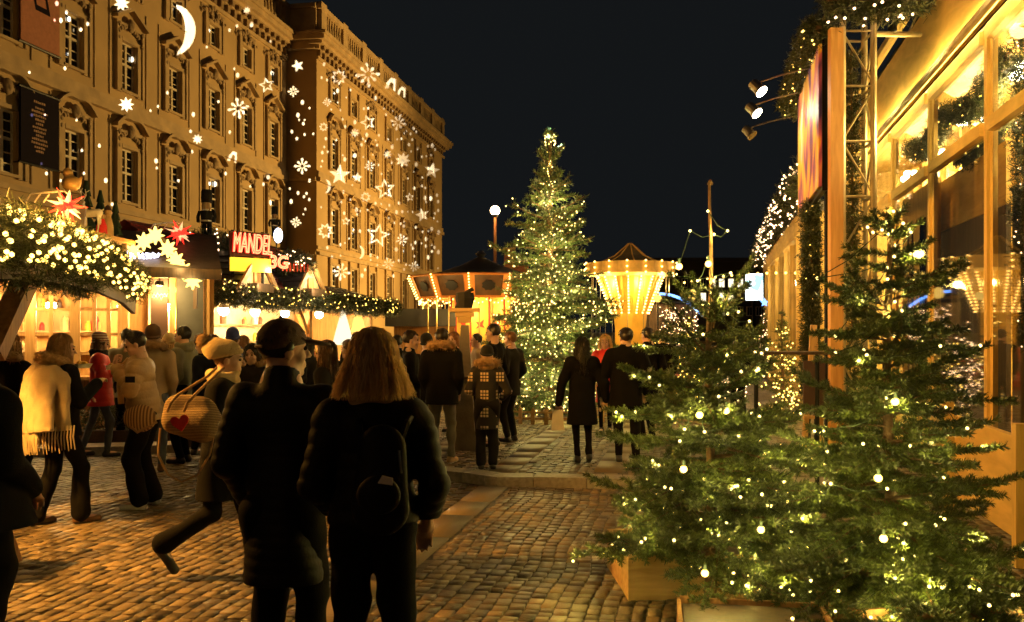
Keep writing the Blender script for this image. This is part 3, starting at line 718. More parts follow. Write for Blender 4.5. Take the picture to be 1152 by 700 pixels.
for X0, Y0, Y1, WW, nm in ((-29.,30.,68.6,W1,'wall'),(-26.5,68.15,106.9,W2,'wall')):
    op = [(c,h,a,b) for c in WW for a,b,h,n_,st in ROWS]
    facade(X0, Y0, Y1, op, nm, 23.3)
    for c in WW:
        for a,b,h,n_,st in ROWS:
            window(X0,c,h,a,b,n_); surround(X0,c,h,a,b,('tri' if st == 'tri' and X0 < -28 else 'arch') if st else '')
    for z0,z1,o in ((7.6,7.85,.25),(8.05,8.3,.12),(13.25,13.55,.3),(13.55,14.05,.16)):
        b = MB(); hbar(b,X0,Y0,Y1,z0,z1,o); b.build('string_course', MAT['stone'], palace, world=True)
    b = MB()                                                    # panels between the windows
    mids = [(p+q)/2 for p,q in zip(WW[:-1],WW[1:])]
    for m_ in mids:
        for z0,z1 in ((8.5,13.1),(14.2,19.4)):
            for s_ in (-1,1):
                b = MB(); hbar(b,X0,m_+s_*.62-.05,m_+s_*.62+.05,z0,z1,.06); b.build('panel_moulding', MAT['stone'], palace, world=True)
    c_ = MB(); hbar(c_,X0,Y0,Y1+(.9 if X0 > -28 else 0),22.6,22.85,.15); 
    for k,(z0,z1,o) in enumerate(((23.3,23.6,.35),(23.6,23.85,.7),(23.85,24.2,1.0),(24.2,24.45,1.15))): hbar(c_,X0,Y0-(o if X0 > -28 else 0),Y1+(o if X0 > -28 else 0),z0,z1,o,-.4)
    c_.build('cornice', MAT['stone'], palace, world=True)
    c_ = MB(); y = Y0; hbar(c_,X0,Y0,Y1-.3,22.9,23.28,.05)
    while y < Y1-.4: hbar(c_,X0,y,y+.34,22.85,23.3,.3); hbar(c_,X0,y+.02,y+.32,23.3,23.595,.62,.353); y += .9
    c_.build('dentil_row', MAT['stone_dark'], palace, world=True)
    a_ = MB()                                                   # attic balustrade
    hbar(a_,X0,Y0,Y1,24.45,25.0,.3,-.2); hbar(a_,X0,Y0,Y1,26.5,26.85,.4,-.3)
    y = Y0+.2
    while y < Y1-.2:
        pier = int((y-Y0)/.52) % 9 < 2
        if pier: hbar(a_,X0,y,y+.53,25.0,27.1 if X0 > -28 else 26.5,.34,-.24)
        else: a_.lathe([(.09,0),(.17,.35),(.1,.9),(.16,1.35),(.16,1.5)],6,wallpt(X0,y+.26,25.0,.05))
        y += .52
    a_.build('balustrade', MAT['stone'], palace, world=True)
    rr = random.Random(5)
    for c in (WW if X0 < -28 else WW[::2]):
        q = MB(); hbar(q,X0,c-1.5,c+1.5,21.85,22.45,.04)
        for k in range(8):
            an = k/8*2*PI; q.ico(wallpt(X0,c+math.cos(an)*.4,22.15+math.sin(an)*.4,.12),.2,1,(.6,1,1))
        for s_ in (-1,1):
            for k in range(4): q.ico(wallpt(X0,c+s_*(.65+.28*k),22.25-.09*k,.1),.2-.03*k,1,(.6,1,1))
        q.build('frieze_ornament', MAT['stone_dark'], palace, True, world=True)
# the side wall of the projecting wing, its corner pilaster, roof deck
p0 = wallpt(-29,68.6,0); p1 = wallpt(-26.5,68.15,0)
b = MB(); b.quad(p0,p1,p1+Vector((0,0,23.3)),p0+Vector((0,0,23.3))); b.build('side_wall', MAT['stucco'], palace, world=True)
for z0,z1,o in ((7.6,7.85,.25),(13.25,13.55,.3),(23.3,23.85,.5),(23.85,24.45,1.0),(24.45,25.0,.2),(26.5,26.85,.3)):
    b = MB(); b.frame_box(p1+Vector((0,0,z0+.004)), (p0-p1).normalized(), -DP, (0,0,1), (p0-p1).length-(.3 if z1 < 23 else .05), o, z1-z0); b.build('side_cornice' if z1 > 23 else 'string_course', MAT['stone'], palace, world=True)
b = MB(); b.frame_box(p1+Vector((0,0,25.0)), (p0-p1).normalized(), -DP, (0,0,1), (p0-p1).length-.3, .12, 1.5)
b.build('side_parapet', MAT['stone'], palace, world=True)
b = MB(); b.poly([wallpt(-29,30,24.4,-.5),wallpt(-29,68.6,24.4,-.5),wallpt(-29,68.6,24.4,-20),wallpt(-29,30,24.4,-20)]); b.poly([wallpt(-26.5,68.2,24.42,-.5),wallpt(-26.5,106.8,24.42,-.5),wallpt(-26.5,106.8,24.42,-20),wallpt(-26.5,68.2,24.42,-20)]); b.build('roof', MAT['roof_dark'], palace, world=True)
b = MB(); e0 = wallpt(-26.5,106.9,0); b.quad(e0,e0-NP_*20,e0-NP_*20+Vector((0,0,24.4)),e0+Vector((0,0,24.4))); b.build('end_wall', MAT['stucco'], palace, world=True)
# banners
A('banner_dark', mat('banner_dark', (.007,.004,.01), .9, spec=.1)); A('banner_text', mat('banner_text', (.3,.17,.1), .8)); A('banner_pink', mat('banner_terracotta', (.33,.12,.06), .8))
def banner(label, Y0, Y1, z0, z1, m, deco):
    t = thing('banner', label, 'banner', wallpt(-29,(Y0+Y1)/2,z0,.3)); b = MB(); hbar(b,-29,Y0,Y1,z0,z1,.36,.3); b.build('cloth', MAT[m], t, world=True)
    r = MB()
    for z in (z0,z1): r.tube([wallpt(-29,Y0-.1,z,.33),wallpt(-29,Y1+.1,z,.33)],.06,6)
    for yy in (Y0+.1,Y1-.1): r.tube([wallpt(-29,yy,z1,.33),wallpt(-29,yy,z1,-.1)],.03,5); r.tube([wallpt(-29,yy,z0,.33),wallpt(-29,yy,z0,-.1)],.03,5)
    r.build('rail', MAT['metal_dark'], t, world=True); deco(t); return t
def deco_text(t):
    b = MB(); rr = random.Random(4); z = 12.25
    for k in range(13):
        wd = rr.uniform(.45,1.15) if k else .75; y = 40.95-wd/2; e = 40.95+wd/2
        while y < e: l = rr.uniform(.06,.13); hbar(b,-29,y,min(y+l,e),z-.055,z+.055-rr.uniform(0,.03),.366,.3605); y += l+.035
        z -= .18 if k else .26
    b.build('lettering', MAT['banner_text'], t, world=True)
def deco_diamond(t):
    b = MB(); o = wallpt(-29,40.95,17.2,.3605); P = [(-.62,.55),(.35,.62),(.72,-.75),(-.28,-.75)]
    for i in range(4):
        p, q = P[i], P[(i+1)%4]; c = .66; b.prism([p,q,(q[0]*c,q[1]*c),(p[0]*c,p[1]*c)], o, DP, (0,0,1), NP_, .006)
    b.build('diamond_emblem', MAT['banner_dark'], t, world=True)
banner('dark banner with lines of small lettering on the palace wall', 39.75, 42.25, 9.35, 12.75, 'banner_dark', deco_text)
banner('terracotta banner with a black diamond outline high on the palace wall', 39.75, 42.3, 14.75, 20.2, 'banner_pink', deco_diamond)

# floodlights that wash the palace from the square, a fill light, and a projector that throws the stars
def floodlight(label, loc, to, W, ang, col, h=1.2):
    t = thing('floodlight', label, 'floodlight', (loc[0],loc[1],0)); loc = Vector(loc); d = (Vector(to)-loc).normalized()
    b = MB(); b.tube([(loc.x,loc.y,0),(loc.x,loc.y,loc.z-.2)],.05,6); b.build('post', MAT['metal_dark'], t, world=True)
    b = MB(); b.bar(loc-d*.45, loc-d*.1, .5, .4); b.build('housing', MAT['metal_dark'], t, world=True)
    spot(loc, to, W, col, ang, .6, .25)
ORG = (1,.61,.17)
floodlight('floodlight on a post beyond the swing carousel', (20.,79.,2.4), (-22,62,12), 45000, 1.75, ORG)
floodlight('added fill light on a tall post behind the camera on the left', (-7.,-5.,4.5), (-2,8,.5), 85, 2.4, (1,.5,.12), 4.)  # unseen fill light, added to brighten the backs turned to the camera
floodlight('second floodlight on a post far behind the carousels', (14.,100.,2.4), (-12,90,12), 8000, 1.9, ORG)
# ------------------------------------------------------------------ star projector: a lamp behind a cut-out plate, as such projectors work
LP = Vector((3.0,-1.5,4.7)); AX = (wallpt(-27,72,15)-LP).normalized(); PX = AX.cross(Vector((0,0,1))).normalized(); PY = PX.cross(AX)
def wall_at(px, py):
    Y = 29000/(745-px) if px < 322 else (68.35 if px < 357 else 26500/(745-px)); return at(px, py, Y)
def plate_at(px, py):
    v = wall_at(px,py)-LP; t = .5/v.dot(AX); return (v.dot(PX)*t, v.dot(PY)*t)
shapes = []
def star(x, y, r, n, inn, a0=0., ov=1.): return [(x+(r if k%2 == 0 else r*inn)*math.sin(a0+PI*k/n)*ov, y-(r if k%2 == 0 else r*inn)*math.cos(a0+PI*k/n)) for k in range(2*n)]
def ringshape(fn, r, wd): shapes.append(fn(r)); shapes.append(fn(r-wd))
rs_ = random.Random(9)
def put(kind, x, y, r):
    a = rs_.uniform(-.35,.35)
    if kind == '5': shapes.append(star(x,y,r,5,.42,a))
    elif kind == '8': shapes.append(star(x,y,r,8,.5,a))
    elif kind == 'o5': shapes.append(star(x,y,r,5,.45,a)); shapes.append(star(x,y,r*.72,5,.42,a))
    elif kind == 'o8': shapes.append(star(x,y,r,8,.6,a)); shapes.append(star(x,y,r*.72,8,.58,a))
    elif kind == 's':
        for k in range(8):
            an = a+k*PI/4; L = r*(1 if k%2 == 0 else .8); c, s = math.cos(an), math.sin(an); w0 = r*.055
            f = lambda u, v: (x+c*u-s*v, y+s*u+c*v); shapes.append([f(r*.22,-w0),f(L*.62,-w0),f(L*.8,-w0*2.6),f(L,-w0),f(L,w0),f(L*.8,w0*2.6),f(L*.62,w0),f(r*.22,w0)])
    elif kind == 'm':
        o = [(x+r*math.sin(t), y-r*math.cos(t)) for t in np.linspace(.3,PI-.3,14)]; i = [(x+r*.28+r*.62*math.sin(t)*.9-.22*r, y-r*.93*math.cos(t)) for t in np.linspace(PI-.3,.3,14)]
        shapes.append(o+i[1:-1])
    elif kind == 'b': shapes.append([(x+r*u,y+r*v) for u,v in ((-.9,.5),(-.6,-.3),(0,-.9),(.6,-.7),(.5,.9),(.25,.8),(.3,-.2),(-.1,-.4),(-.5,.6))])
BIG = [('o8',381,87,9),('s',413,85,14),('b',440,96,9),('b',452,104,7),('5',335,74,7),('s',330,103,6),('s',448,138,9),('o5',414,138,9),('5',382,197,12),('5',402,200,6),('s',416,187,6),('o5',433,213,12),('8',453,180,9),('8',436,174,5),('5',486,192,9),('5',475,242,8),
 ('m',364,210,8),('o8',411,222,6),('s',340,187,9),('o8',366,260,9),('o5',389,249,5),('o5',425,265,14),('m',402,284,8),('s',384,306,10),('s',452,270,7),('s',368,115,5),('o8',364,143,5),('s',337,158,0.1),('s',333,250,6),
 ('8',142,118,9),('m',190,34,30),('s',268,122,12),('8',137,4,9),('b',262,177,7),('8',222,157,6),('o5',300,96,9),('8',277,13,4),('s',466,300,6),('s',437,297,7),('o5',461,222,5),('8',399,150,5)]
occ = []
for k,x,y,r in BIG:
    if r > 1: put(k,x,y,r); occ.append((x,y,r*1.15))
n_d = 0
for _ in range(9000):
    if n_d > 210: break
    if rs_.random() < .78: x = rs_.uniform(360,494); lo = 60+(x-358)*.78; y = rs_.uniform(lo,312)
    elif rs_.random() < .25: x = rs_.uniform(326,355); y = rs_.uniform(90,250)
    else: x = rs_.uniform(6,318); y = rs_.uniform(max(0,(x-200)*.33),232)
    r = rs_.choice((.9,1.1,1.3,1.6,2.1)) if x > 322 else rs_.choice((1.2,1.6,2.2))
    if any((x-a)**2+(y-b)**2 < (c+r+1.2)**2 for a,b,c in occ) or abs(x-322) < 4 or abs(x-357) < 4: continue
    occ.append((x,y,r)); shapes.append([(x+r*.8*math.cos(t),y+r*1.25*math.sin(t)) for t in np.linspace(0,2*PI,9)[:-1]]); n_d += 1
from mathutils.geometry import delaunay_2d_cdt
allp = [[plate_at(*p) for p in s_] for s_ in shapes]; mx = max(max(abs(a),abs(b)) for s_ in allp for a,b in s_)+.02
cv, ce = [], []
for poly in [[(-mx,-mx),(mx,-mx),(mx,mx),(-mx,mx)]]+allp:
    n = len(cv); cv += [Vector(p) for p in poly]; ce += [(n+i,n+(i+1)%len(poly)) for i in range(len(poly))]
ov, oe, of = delaunay_2d_cdt(cv, ce, [], 0, 1e-7)[:3]
tri = np.array([f for f in of if len(f) == 3]); P2 = np.array([v[:] for v in ov]); cen = P2[tri].mean(1); par = np.zeros(len(tri), int)
for poly in allp: par += inside(cen, poly)
tri = tri[par%2 == 0]
proj = thing('star_projector','projector on a pole that throws cut-out stars onto the palace','projector',(LP.x,LP.y,0))
Vp3 = np.array(LP+AX*.5-Vector((LP.x,LP.y,0)))+P2[:,:1]*np.array(PX)+P2[:,1:]*np.array(PY)
np_mesh('cutout_plate', Vp3, tri, proj, [MAT['metal_dark']])
b = MB(); b.tube([(LP.x,LP.y,0),(LP.x,LP.y,LP.z-.35)],.04,8); b.build('pole',MAT['metal_dark'],proj,world=True)
b = MB(); c_ = [LP+AX*.5+PX*mx*a+PY*mx*e for a,e in ((-1,-1),(1,-1),(1,1),(-1,1))]; d_ = [LP-AX*.1+PX*.12*a+PY*.12*e for a,e in ((-1,-1),(1,-1),(1,1),(-1,1))]
for i in range(4): b.quad(c_[i],c_[(i+1)%4],d_[(i+1)%4],d_[i])
b.quad(*d_); b.build('housing',MAT['metal_dark'],proj,world=True)
spot(LP, LP+AX, 1000000, (.85,.92,1), 2*math.atan(mx*1.5/.5), .0, .00035)

# ------------------------------------------------------------------ garlands
A('needle_garland', island_var(mat('garland_needle',(.03,.055,.015),.5,var=0), (.013,.022,.007), (.055,.07,.022)))
A('needle_fir', island_var(mat('fir_needle',(.04,.08,.02),.42,var=0), (.02,.036,.008), (.105,.135,.026)))
A('needle_spruce', island_var(mat('spruce_needle',(.05,.09,.025),.45,var=0), (.025,.055,.014), (.1,.15,.04)))
A('bark', mat('fir_bark',(.13,.075,.04),.85,var=.3,scale=30,bump=.4,bscale=60)); A('bark_pale', mat('young_bark',(.3,.16,.07),.8,var=.3,scale=30))
def pathpts(path, n):
    P = np.array([list(p) for p in path]); s_ = np.concatenate([[0],np.cumsum(np.linalg.norm(np.diff(P,axis=0),axis=1))]); t = np.linspace(0,s_[-1],n)
    return np.stack([np.interp(t,s_,P[:,k]) for k in range(3)],1), s_[-1]
def path_lamps(path, n, W, off, col=(1,.6,.16), r=.05):
    C, L = pathpts(path, n*2+1)
    for c in C[1::2]: point(Vector(c)+Vector(off), W, col, r)
def garland(label, path, R, nl=.07, nw=.008, dens=900, group=None, bul=0, bm=None, br=.012, side=None, seed=1, blabel=None, bgroup=None, sub=1, droop=0., flat=1.):
    r = np.random.default_rng(seed); C, L = pathpts(path, 60); t = thing('garland', label, 'garland', C[0], 0, group); o = C[0]
    n = int(dens*L); i = r.integers(0,59,n); f = r.random((n,1)); c = C[i]*(1-f)+C[i+1]*f; ax = norm(C[i+1]-C[i])
    d = r.normal(size=(n,3)); d -= (d*ax).sum(1,keepdims=True)*ax; d = norm(d); d[:,2] *= flat
    q = R*(.75+.35*np.sin(i*.9+seed)[:,None]*r.random((n,1)))
    base = c+d*q*r.random((n,1))**.6; base[:,2] -= droop*r.random(n)
    sh = norm(d+ax*r.normal(size=(n,1))*.9+r.normal(size=(n,3))*.4)
    V, Q = needles(np.repeat(base,7,0)+np.repeat(sh,7,0)*(np.tile(np.arange(7),n)[:,None]*nl*.28), np.repeat(sh,7,0), nl, nw, .8, r)
    np_mesh('sprig_mass', V-o, Q, t, [MAT['needle_garland']])
    b = MB(); b.tube([Vector(p-o) for p in C[::6]], R*.28, 6); b.build('core', MAT['bark'], t)
    if bul:
        pts = []
        while len(pts) < bul:
            k = r.integers(0,59); fr = r.random(); p = C[k]*(1-fr)+C[k+1]*fr; a_ = norm(C[k+1]-C[k]); dd = r.normal(size=3); dd -= dd@a_*a_; dd /= np.linalg.norm(dd)
            if side is not None and dd@np.array(side) < -.15: continue
            dd[2] *= flat; pts.append(Vector(p+dd*R*r.uniform(.8,1.12)))
        light_string(blabel, pts, br, bm, bgroup, None, None, sub)
    return t

# ------------------------------------------------------------------ the near food stall (left edge), its canopy and the glazed stall behind
A('w_light', wood('pine_wood',(.3,.17,.06),(.52,.33,.14))); A('w_warm', wood('larch_wood',(.2,.09,.03),(.4,.2,.07))); A('w_dark', wood('dark_wood',(.03,.018,.01),(.08,.045,.022)))
A('w_lightx', wood('pine_wood_lying',(.3,.17,.06),(.52,.33,.14),axis='X')); A('w_orange', wood('orange_wood',(.4,.19,.05),(.6,.32,.1)))
A('shingle', mat('shingle_dark',(.05,.035,.03),.6,var=.35,scale=9,bump=.3)); A('shingle_red', mat('shingle_red',(.2,.03,.025),.45,var=.3,scale=9,bump=.2)); A('shingle_blue', mat('shingle_slate',(.06,.055,.075),.4,var=.3,scale=9))
A('white_paint', mat('white_paint',(.75,.7,.6),.5)); A('yellow_board', mat('yellow_board',(.75,.45,.05),.5)); A('slate_board', mat('slate_board',(.06,.065,.065),.6)); A('brown_board', mat('brown_board',(.05,.025,.018),.5))
A('glass', None)
def clear_glass(name, tint=(1,1,1)):
    m = bpy.data.materials.new(name); m.use_nodes = True; nt = m.node_tree; nt.nodes.clear()
    g = nt.nodes.new('ShaderNodeBsdfGlossy'); g.inputs['Roughness'].default_value = .03; tr = nt.nodes.new('ShaderNodeBsdfTransparent'); tr.inputs[0].default_value = (*tint,1)
    lw = nt.nodes.new('ShaderNodeLayerWeight'); lw.inputs[0].default_value = .5; pw = nt.nodes.new('ShaderNodeMath'); pw.operation = 'POWER'; pw.inputs[1].default_value = 4.; nt.links.new(lw.outputs['Facing'],pw.inputs[0]); fr = nt.nodes.new('ShaderNodeMath'); fr.operation = 'MULTIPLY_ADD'; fr.inputs[1].default_value = .85; fr.inputs[2].default_value = .1; nt.links.new(pw.outputs[0],fr.inputs[0]); mx_ = nt.nodes.new('ShaderNodeMixShader'); o = nt.nodes.new('ShaderNodeOutputMaterial')
    nt.links.new(fr.outputs[0],mx_.inputs[0]); nt.links.new(tr.outputs[0],mx_.inputs[1]); nt.links.new(g.outputs[0],mx_.inputs[2]); nt.links.new(mx_.outputs[0],o.inputs[0]); return m
MAT['glass'] = clear_glass('window_glass',(.72,.72,.7))

eave = [at(-70,250,6.9), at(0,263,7.7), at(40,269,8.6), at(75,279,9.6), at(110,293,11.), at(138,309,12.4), at(152,324,13.2)]
cn = thing('stall_canopy','dark pitched canopy of the near food stall under the bulb garland','stall roof',(-6.2,9.5,0))
b = MB(); E_ = [p-Vector((0,0,.12)) for p in eave]
for p,q in zip(E_[:-1],E_[1:]): b.quad(p,q,q+Vector((-3.2,.6,.75)),p+Vector((-3.2,.6,.75))); b.quad(p-Vector((0,0,.1)),q-Vector((0,0,.1)),q+Vector((-3.2,.6,.65)),p+Vector((-3.2,.6,.65)))
b.build('roof_deck',MAT['w_dark'],cn,world=True)
b = MB()
for p,q in zip(E_[:-1],E_[1:]): b.bar(p-Vector((.02,0,.12)),q-Vector((.02,0,.12)),.06,.3)
b.build('eave_board',MAT['w_dark'],cn,world=True)
b = MB(); b.bar((gx(-10,8.4),8.4,gz(400,8.4)),(gx(38,9.3),9.3,gz(295,9.3)),.2,.16); b.build('brace',MAT['w_warm'],cn,world=True)
b = MB(); b.bar((gx(-30,8.2),8.2,0),(gx(-30,8.2),8.2,2.7),.2,.2); b.build('post',MAT['w_dark'],cn,world=True)
b = MB(); b.bar((gx(-14,6.75),6.75,gz(560,6.75)),(gx(12,6.75),6.75,0.),.1,.14); tb = thing('trestle','brown wooden trestle leg at the lower left corner of the paving','trestle',(gx(12,6.75),6.75,0))
b.build('leg',MAT['w_warm'],tb,world=True); b = MB(); b.bar((gx(-14,6.75)-.75,6.75,0),(gx(-14,6.75)-.05,6.75,gz(560,6.75)),.1,.14); b.build('leg',MAT['w_warm'],tb,world=True)
b = MB(); b.bar((gx(-14,6.75)-.6,6.5,gz(560,6.75)+.05),(gx(-14,6.75)+.3,6.5,gz(560,6.75)+.05),.5,.05); b.build('board',MAT['w_warm'],tb,world=True)
garland('thick fir garland packed with warm bulbs along the near stall canopy', eave, .24, .075, .009, 620, bul=330, bm=MAT['bulb_near'], br=.024, side=(.35,-.9,.15), seed=3,
        blabel='dense warm white bulbs all over the near canopy garland at the left edge')
path_lamps(eave, 7, 5., (.25,-.4,.42), (1,.5,.1))
garland('dark unlit fir garland hanging beneath the near canopy', [p-Vector((.12,.0,.24)) for p in eave[:5]], .2, .075, .009, 500, seed=4)

GA, GB = Vector((-8.9,13.5,0)), Vector((-5.05,15.0,0)); GD = (GB-GA).normalized(); GN = Vector((GD.y,-GD.x,0)); GL = (GB-GA).length
gl = thing('glazed_stall','lit wooden market stall with large mullioned windows behind the canopy','market stall',GA)
def G(u,z,o=0.): return GA+GD*u+GN*o+Vector((0,0,z))
upx = lambda px: next(u for u in np.arange(-.5,GL+1,.01) if (GA+GD*u).x/(GA+GD*u).y*1000+576 >= px)
def gbar(b,u0,u1,z0,z1,o,th): b.frame_box(G(u0,z0,o),GD,GN,(0,0,1),u1-u0,th,z1-z0)
b = MB(); gbar(b,0,GL,0,1.0,-.06,.06); b.build('front_panel',MAT['w_warm'],gl,world=True)
b = MB(); gbar(b,-.1,GL-1.6,1.0,1.05,-.1,.45); b.build('counter',MAT['w_lightx'],gl,world=True)
uw = [upx(p) for p in (10,34,57,84,106,122,138)]
wb = MB(); 
for i,u in enumerate(uw): wd = .075 if i in (1,3,6) else .03; gbar(wb,u-wd,u+wd,1.05,2.75,-.05,.1)
for i in range(len(uw)-1):
    a,e = uw[i]+(.075 if i in (1,3,6) else .03), uw[i+1]-(.075 if i+1 in (1,3,6) else .03)
    for z in (1.42,1.72,2.12): gbar(wb,a,e,z-.022,z+.022,-.03,.06)
fo = wb.build('window_frame',MAT['w_light'],gl,world=True)
for i in range(len(uw)-1):
    g = MB(); g.quad(G(uw[i],1.05,-.01),G(uw[i+1],1.05,-.01),G(uw[i+1],2.7,-.01),G(uw[i],2.7,-.01)); g.build('pane',MAT['glass'],fo,world=True)
b = MB(); gbar(b,-.3,GL,0,2.9,-2.2,.08); b.build('back_wall',MAT['w_orange'],gl,world=True)
b = MB(); b.frame_box(G(GL-.06,0,-2.1),GD,GN,(0,0,1),.08,2.1,2.8); b.build('side_wall',MAT['w_orange'],gl,world=True)
b = MB(); gbar(b,-.3,GL,2.75,2.82,-2.2,2.2); b.build('ceiling',MAT['w_light'],gl,world=True)
b = MB(); gbar(b,uw[-1]+.09,upx(166),1.05,2.72,-.4,.05); b.build('door',MAT['w_light'],gl,world=True)
for px0,px1 in ((190,197),(229,235)):
    b = MB(); gbar(b,upx(px0),upx(px1),0,2.74,-.04,.12); b.build('post',MAT['w_light'],gl,world=True)
b = MB(); rr = random.Random(2)                          # goods on shelves inside
for z in (1.35,1.75,2.15): gbar(b,.2,3.3,z,z+.03,-2.05,.3)
sh = b.build('shelf',MAT['w_light'],gl,world=True)
for k in range(26):
    u = rr.uniform(.3,3.2); z = rr.choice((1.38,1.78,2.18)); q = MB(); w_ = rr.uniform(.06,.14); q.lathe([(0,0),(w_*.6,0),(w_*.6,w_*1.3),(w_*.35,w_*1.7),(w_*.3,w_*2),(0,w_*2)],8,G(u,z+.003,-1.9))
    ck_ = rr.choice(('white_paint','yellow_board','brown_board','coat_red','wool_tan','w_orange')); tag(q.build('jar',MAT[ck_]),f'{dict(white_paint="white",yellow_board="yellow",brown_board="dark brown",coat_red="red",wool_tan="tan",w_orange="orange")[ck_]} jar on the {"lower" if z < 1.5 else "middle" if z < 2 else "upper"} shelf inside the glazed stall','jar','jars on the shelves of the glazed stall')
rf = MB(); rf.quad(G(-.4,2.8,.55),G(GL+.1,2.75,.75),G(GL+.1,3.5,-1.1),G(-.4,3.6,-1.1)); rf.quad(G(-.4,3.6,-1.1),G(GL+.1,3.5,-1.1),G(GL+.1,2.8,-2.6),G(-.4,2.8,-2.6)); rf.build('roof',MAT['shingle'],gl,world=True)
b = MB(); b.bar(G(1.6,2.74,.55),G(GL+.1,2.68,.75),.08,.16); b.build('eave_board',MAT['w_dark'],gl,world=True)
for k,u in enumerate((.5,1.6,2.7,3.4)):
    t = thing('pendant_lamp',f'glowing white pendant lamp {("above the counter at the left","over the second window","over the third window","by the open door")[k]} in the glazed stall','lamp',G(u,2.2,-.9))
    q = MB(); q.ico((0,0,.0),.085,2); q.build('globe',MAT['lamp_white'],t); q = MB(); q.tube([(0,0,.08),(0,0,.52)],.008,5); q.build('cable',MAT['cord'],t); q = MB(); q.lathe([(.03,.14),(.1,.06),(.11,.05)],12); q.build('shade',MAT['brass'],t)
    point(G(u,2.08,-.9),70,(1,.66,.22),.12)
t = thing('menu_board','brown sign board with white script beside the glazed stall door','sign',G(upx(169),1.0,.06)); b = MB(); gbar(b,upx(169),upx(189),1.2,2.7,.05,.04); b.build('board',MAT['brown_board'],t,world=True)
def scribble(t,name,u0,z0,wd,ht,m,o,seed,thick=.012):
    rr = random.Random(seed); pts = []; n = 26
    for i in range(n): f = i/(n-1); pts.append(G(u0+wd*f+.02*math.sin(i*2.1),z0+.25*ht*f+ht*.5*math.sin(i*1.55+rr.uniform(-.4,.4))*(1.4 if i in (0,1,9,15) else .7),o))
    b = MB(); b.tube(pts,thick,5); b.build(name,m,t,world=True)
scribble(t,'lettering',upx(171.5),2.34,.22,.1,MAT['white_paint'],.1,1,.009); scribble(t,'lettering',upx(171.5),1.6,.2,.08,MAT['white_paint'],.1,2,.009)
t = thing('chalkboard','blank dark grey board between two lit posts left of the almond stall','board',G(upx(198),1.0,.06)); b = MB(); gbar(b,upx(198),upx(228),1.1,2.66,.05,.04); b.build('panel',MAT['slate_board'],t,world=True)
b = MB()
for u0,u1,z0,z1 in ((upx(197.2),upx(198),1.1,2.66),(upx(228),upx(228.7),1.1,2.66)): gbar(b,u0,u1,z0,z1,.045,.06)
b.build('frame',MAT['w_warm'],t,world=True)

# signs and lights above the glazed stall roof
ns = thing('neon_sign','white neon script sign on the roof left of the star lamps','neon sign',G(upx(145),3.1,.1))
A('neon_white',emis('neon_white',(.75,.75,1),3)); scribble(ns,'neon_tube',upx(141),gz(288,14.2),.5,.13,MAT['neon_white'],.25,5,.022)
b = MB(); gbar(b,upx(139),upx(178),gz(312,14.2),gz(297,14.2),.1,.05); b.build('backing',MAT['w_warm'],ns,world=True)
for u_ in (upx(143),upx(170)):
    b = MB(); b.bar(G(u_,2.7,.1),G(u_,gz(288,14.2),.2),.04,.04); b.build('stay',MAT['metal_dark'],ns,world=True)
A('star_gold',emis('star_gold',(1,.62,.12),2.))
frm = thing('light_rack','dark pitched rack carrying seven star lamps over the stall roof','light rack',G(upx(180),2.7,-.2)); b = MB()
SL = [(150,283),(162,272),(175,265),(189,280),(198,293),(206,304),(217,316)]; SLW = ['lowest on the left slope','middle of the left slope','at the peak','highest on the right slope','second down the right slope','third down the right slope','at the foot of the right slope']
pk = [at(px,py,14.4)+Vector((0,.12,0)) for px,py in SL]
for p,q in zip(pk[:-1],pk[1:]): b.bar(p,q,.06,.1)
b.bar(pk[0],pk[0]-Vector((0,0,.6)),.06,.06); b.bar(pk[6],pk[6]-Vector((0,0,.45)),.06,.06); b.build('rafter',MAT['w_dark'],frm,world=True)
for (px,py),wd in zip(SL,SLW):
    c = at(px,py,14.35); t = thing('star_lamp',f'blazing gold star lamp {wd} of the pitched frame','star lamp',c,0,'gold star lamps over the glazed stall')
    q = MB(); n = 14; R_ = .15; st = [(R_*(1 if k%2 == 0 else .5)*math.sin(PI*k/8),R_*(1 if k%2 == 0 else .5)*math.cos(PI*k/8)) for k in range(16)]; q.prism(st,(0,-.04,0),(1,0,0),(0,0,1),(0,1,0),.06); q.build('star',MAT['star_gold'],t)
    q = MB(); q.tube([(0,.02,0),(0,.12,0)],.012,5); q.build('holder',MAT['metal_dark'],t)
    point(c+Vector((.05,-.3,0)),3,(1,.7,.25),.1)
A('star_red',mat('star_red',(.6,.02,.01),.4,var=0,emit=(1,.03,.015),est=.9)); A('star_cream',mat('star_cream',(.8,.6,.4),.4,var=0,emit=(1,.5,.25),est=.5))
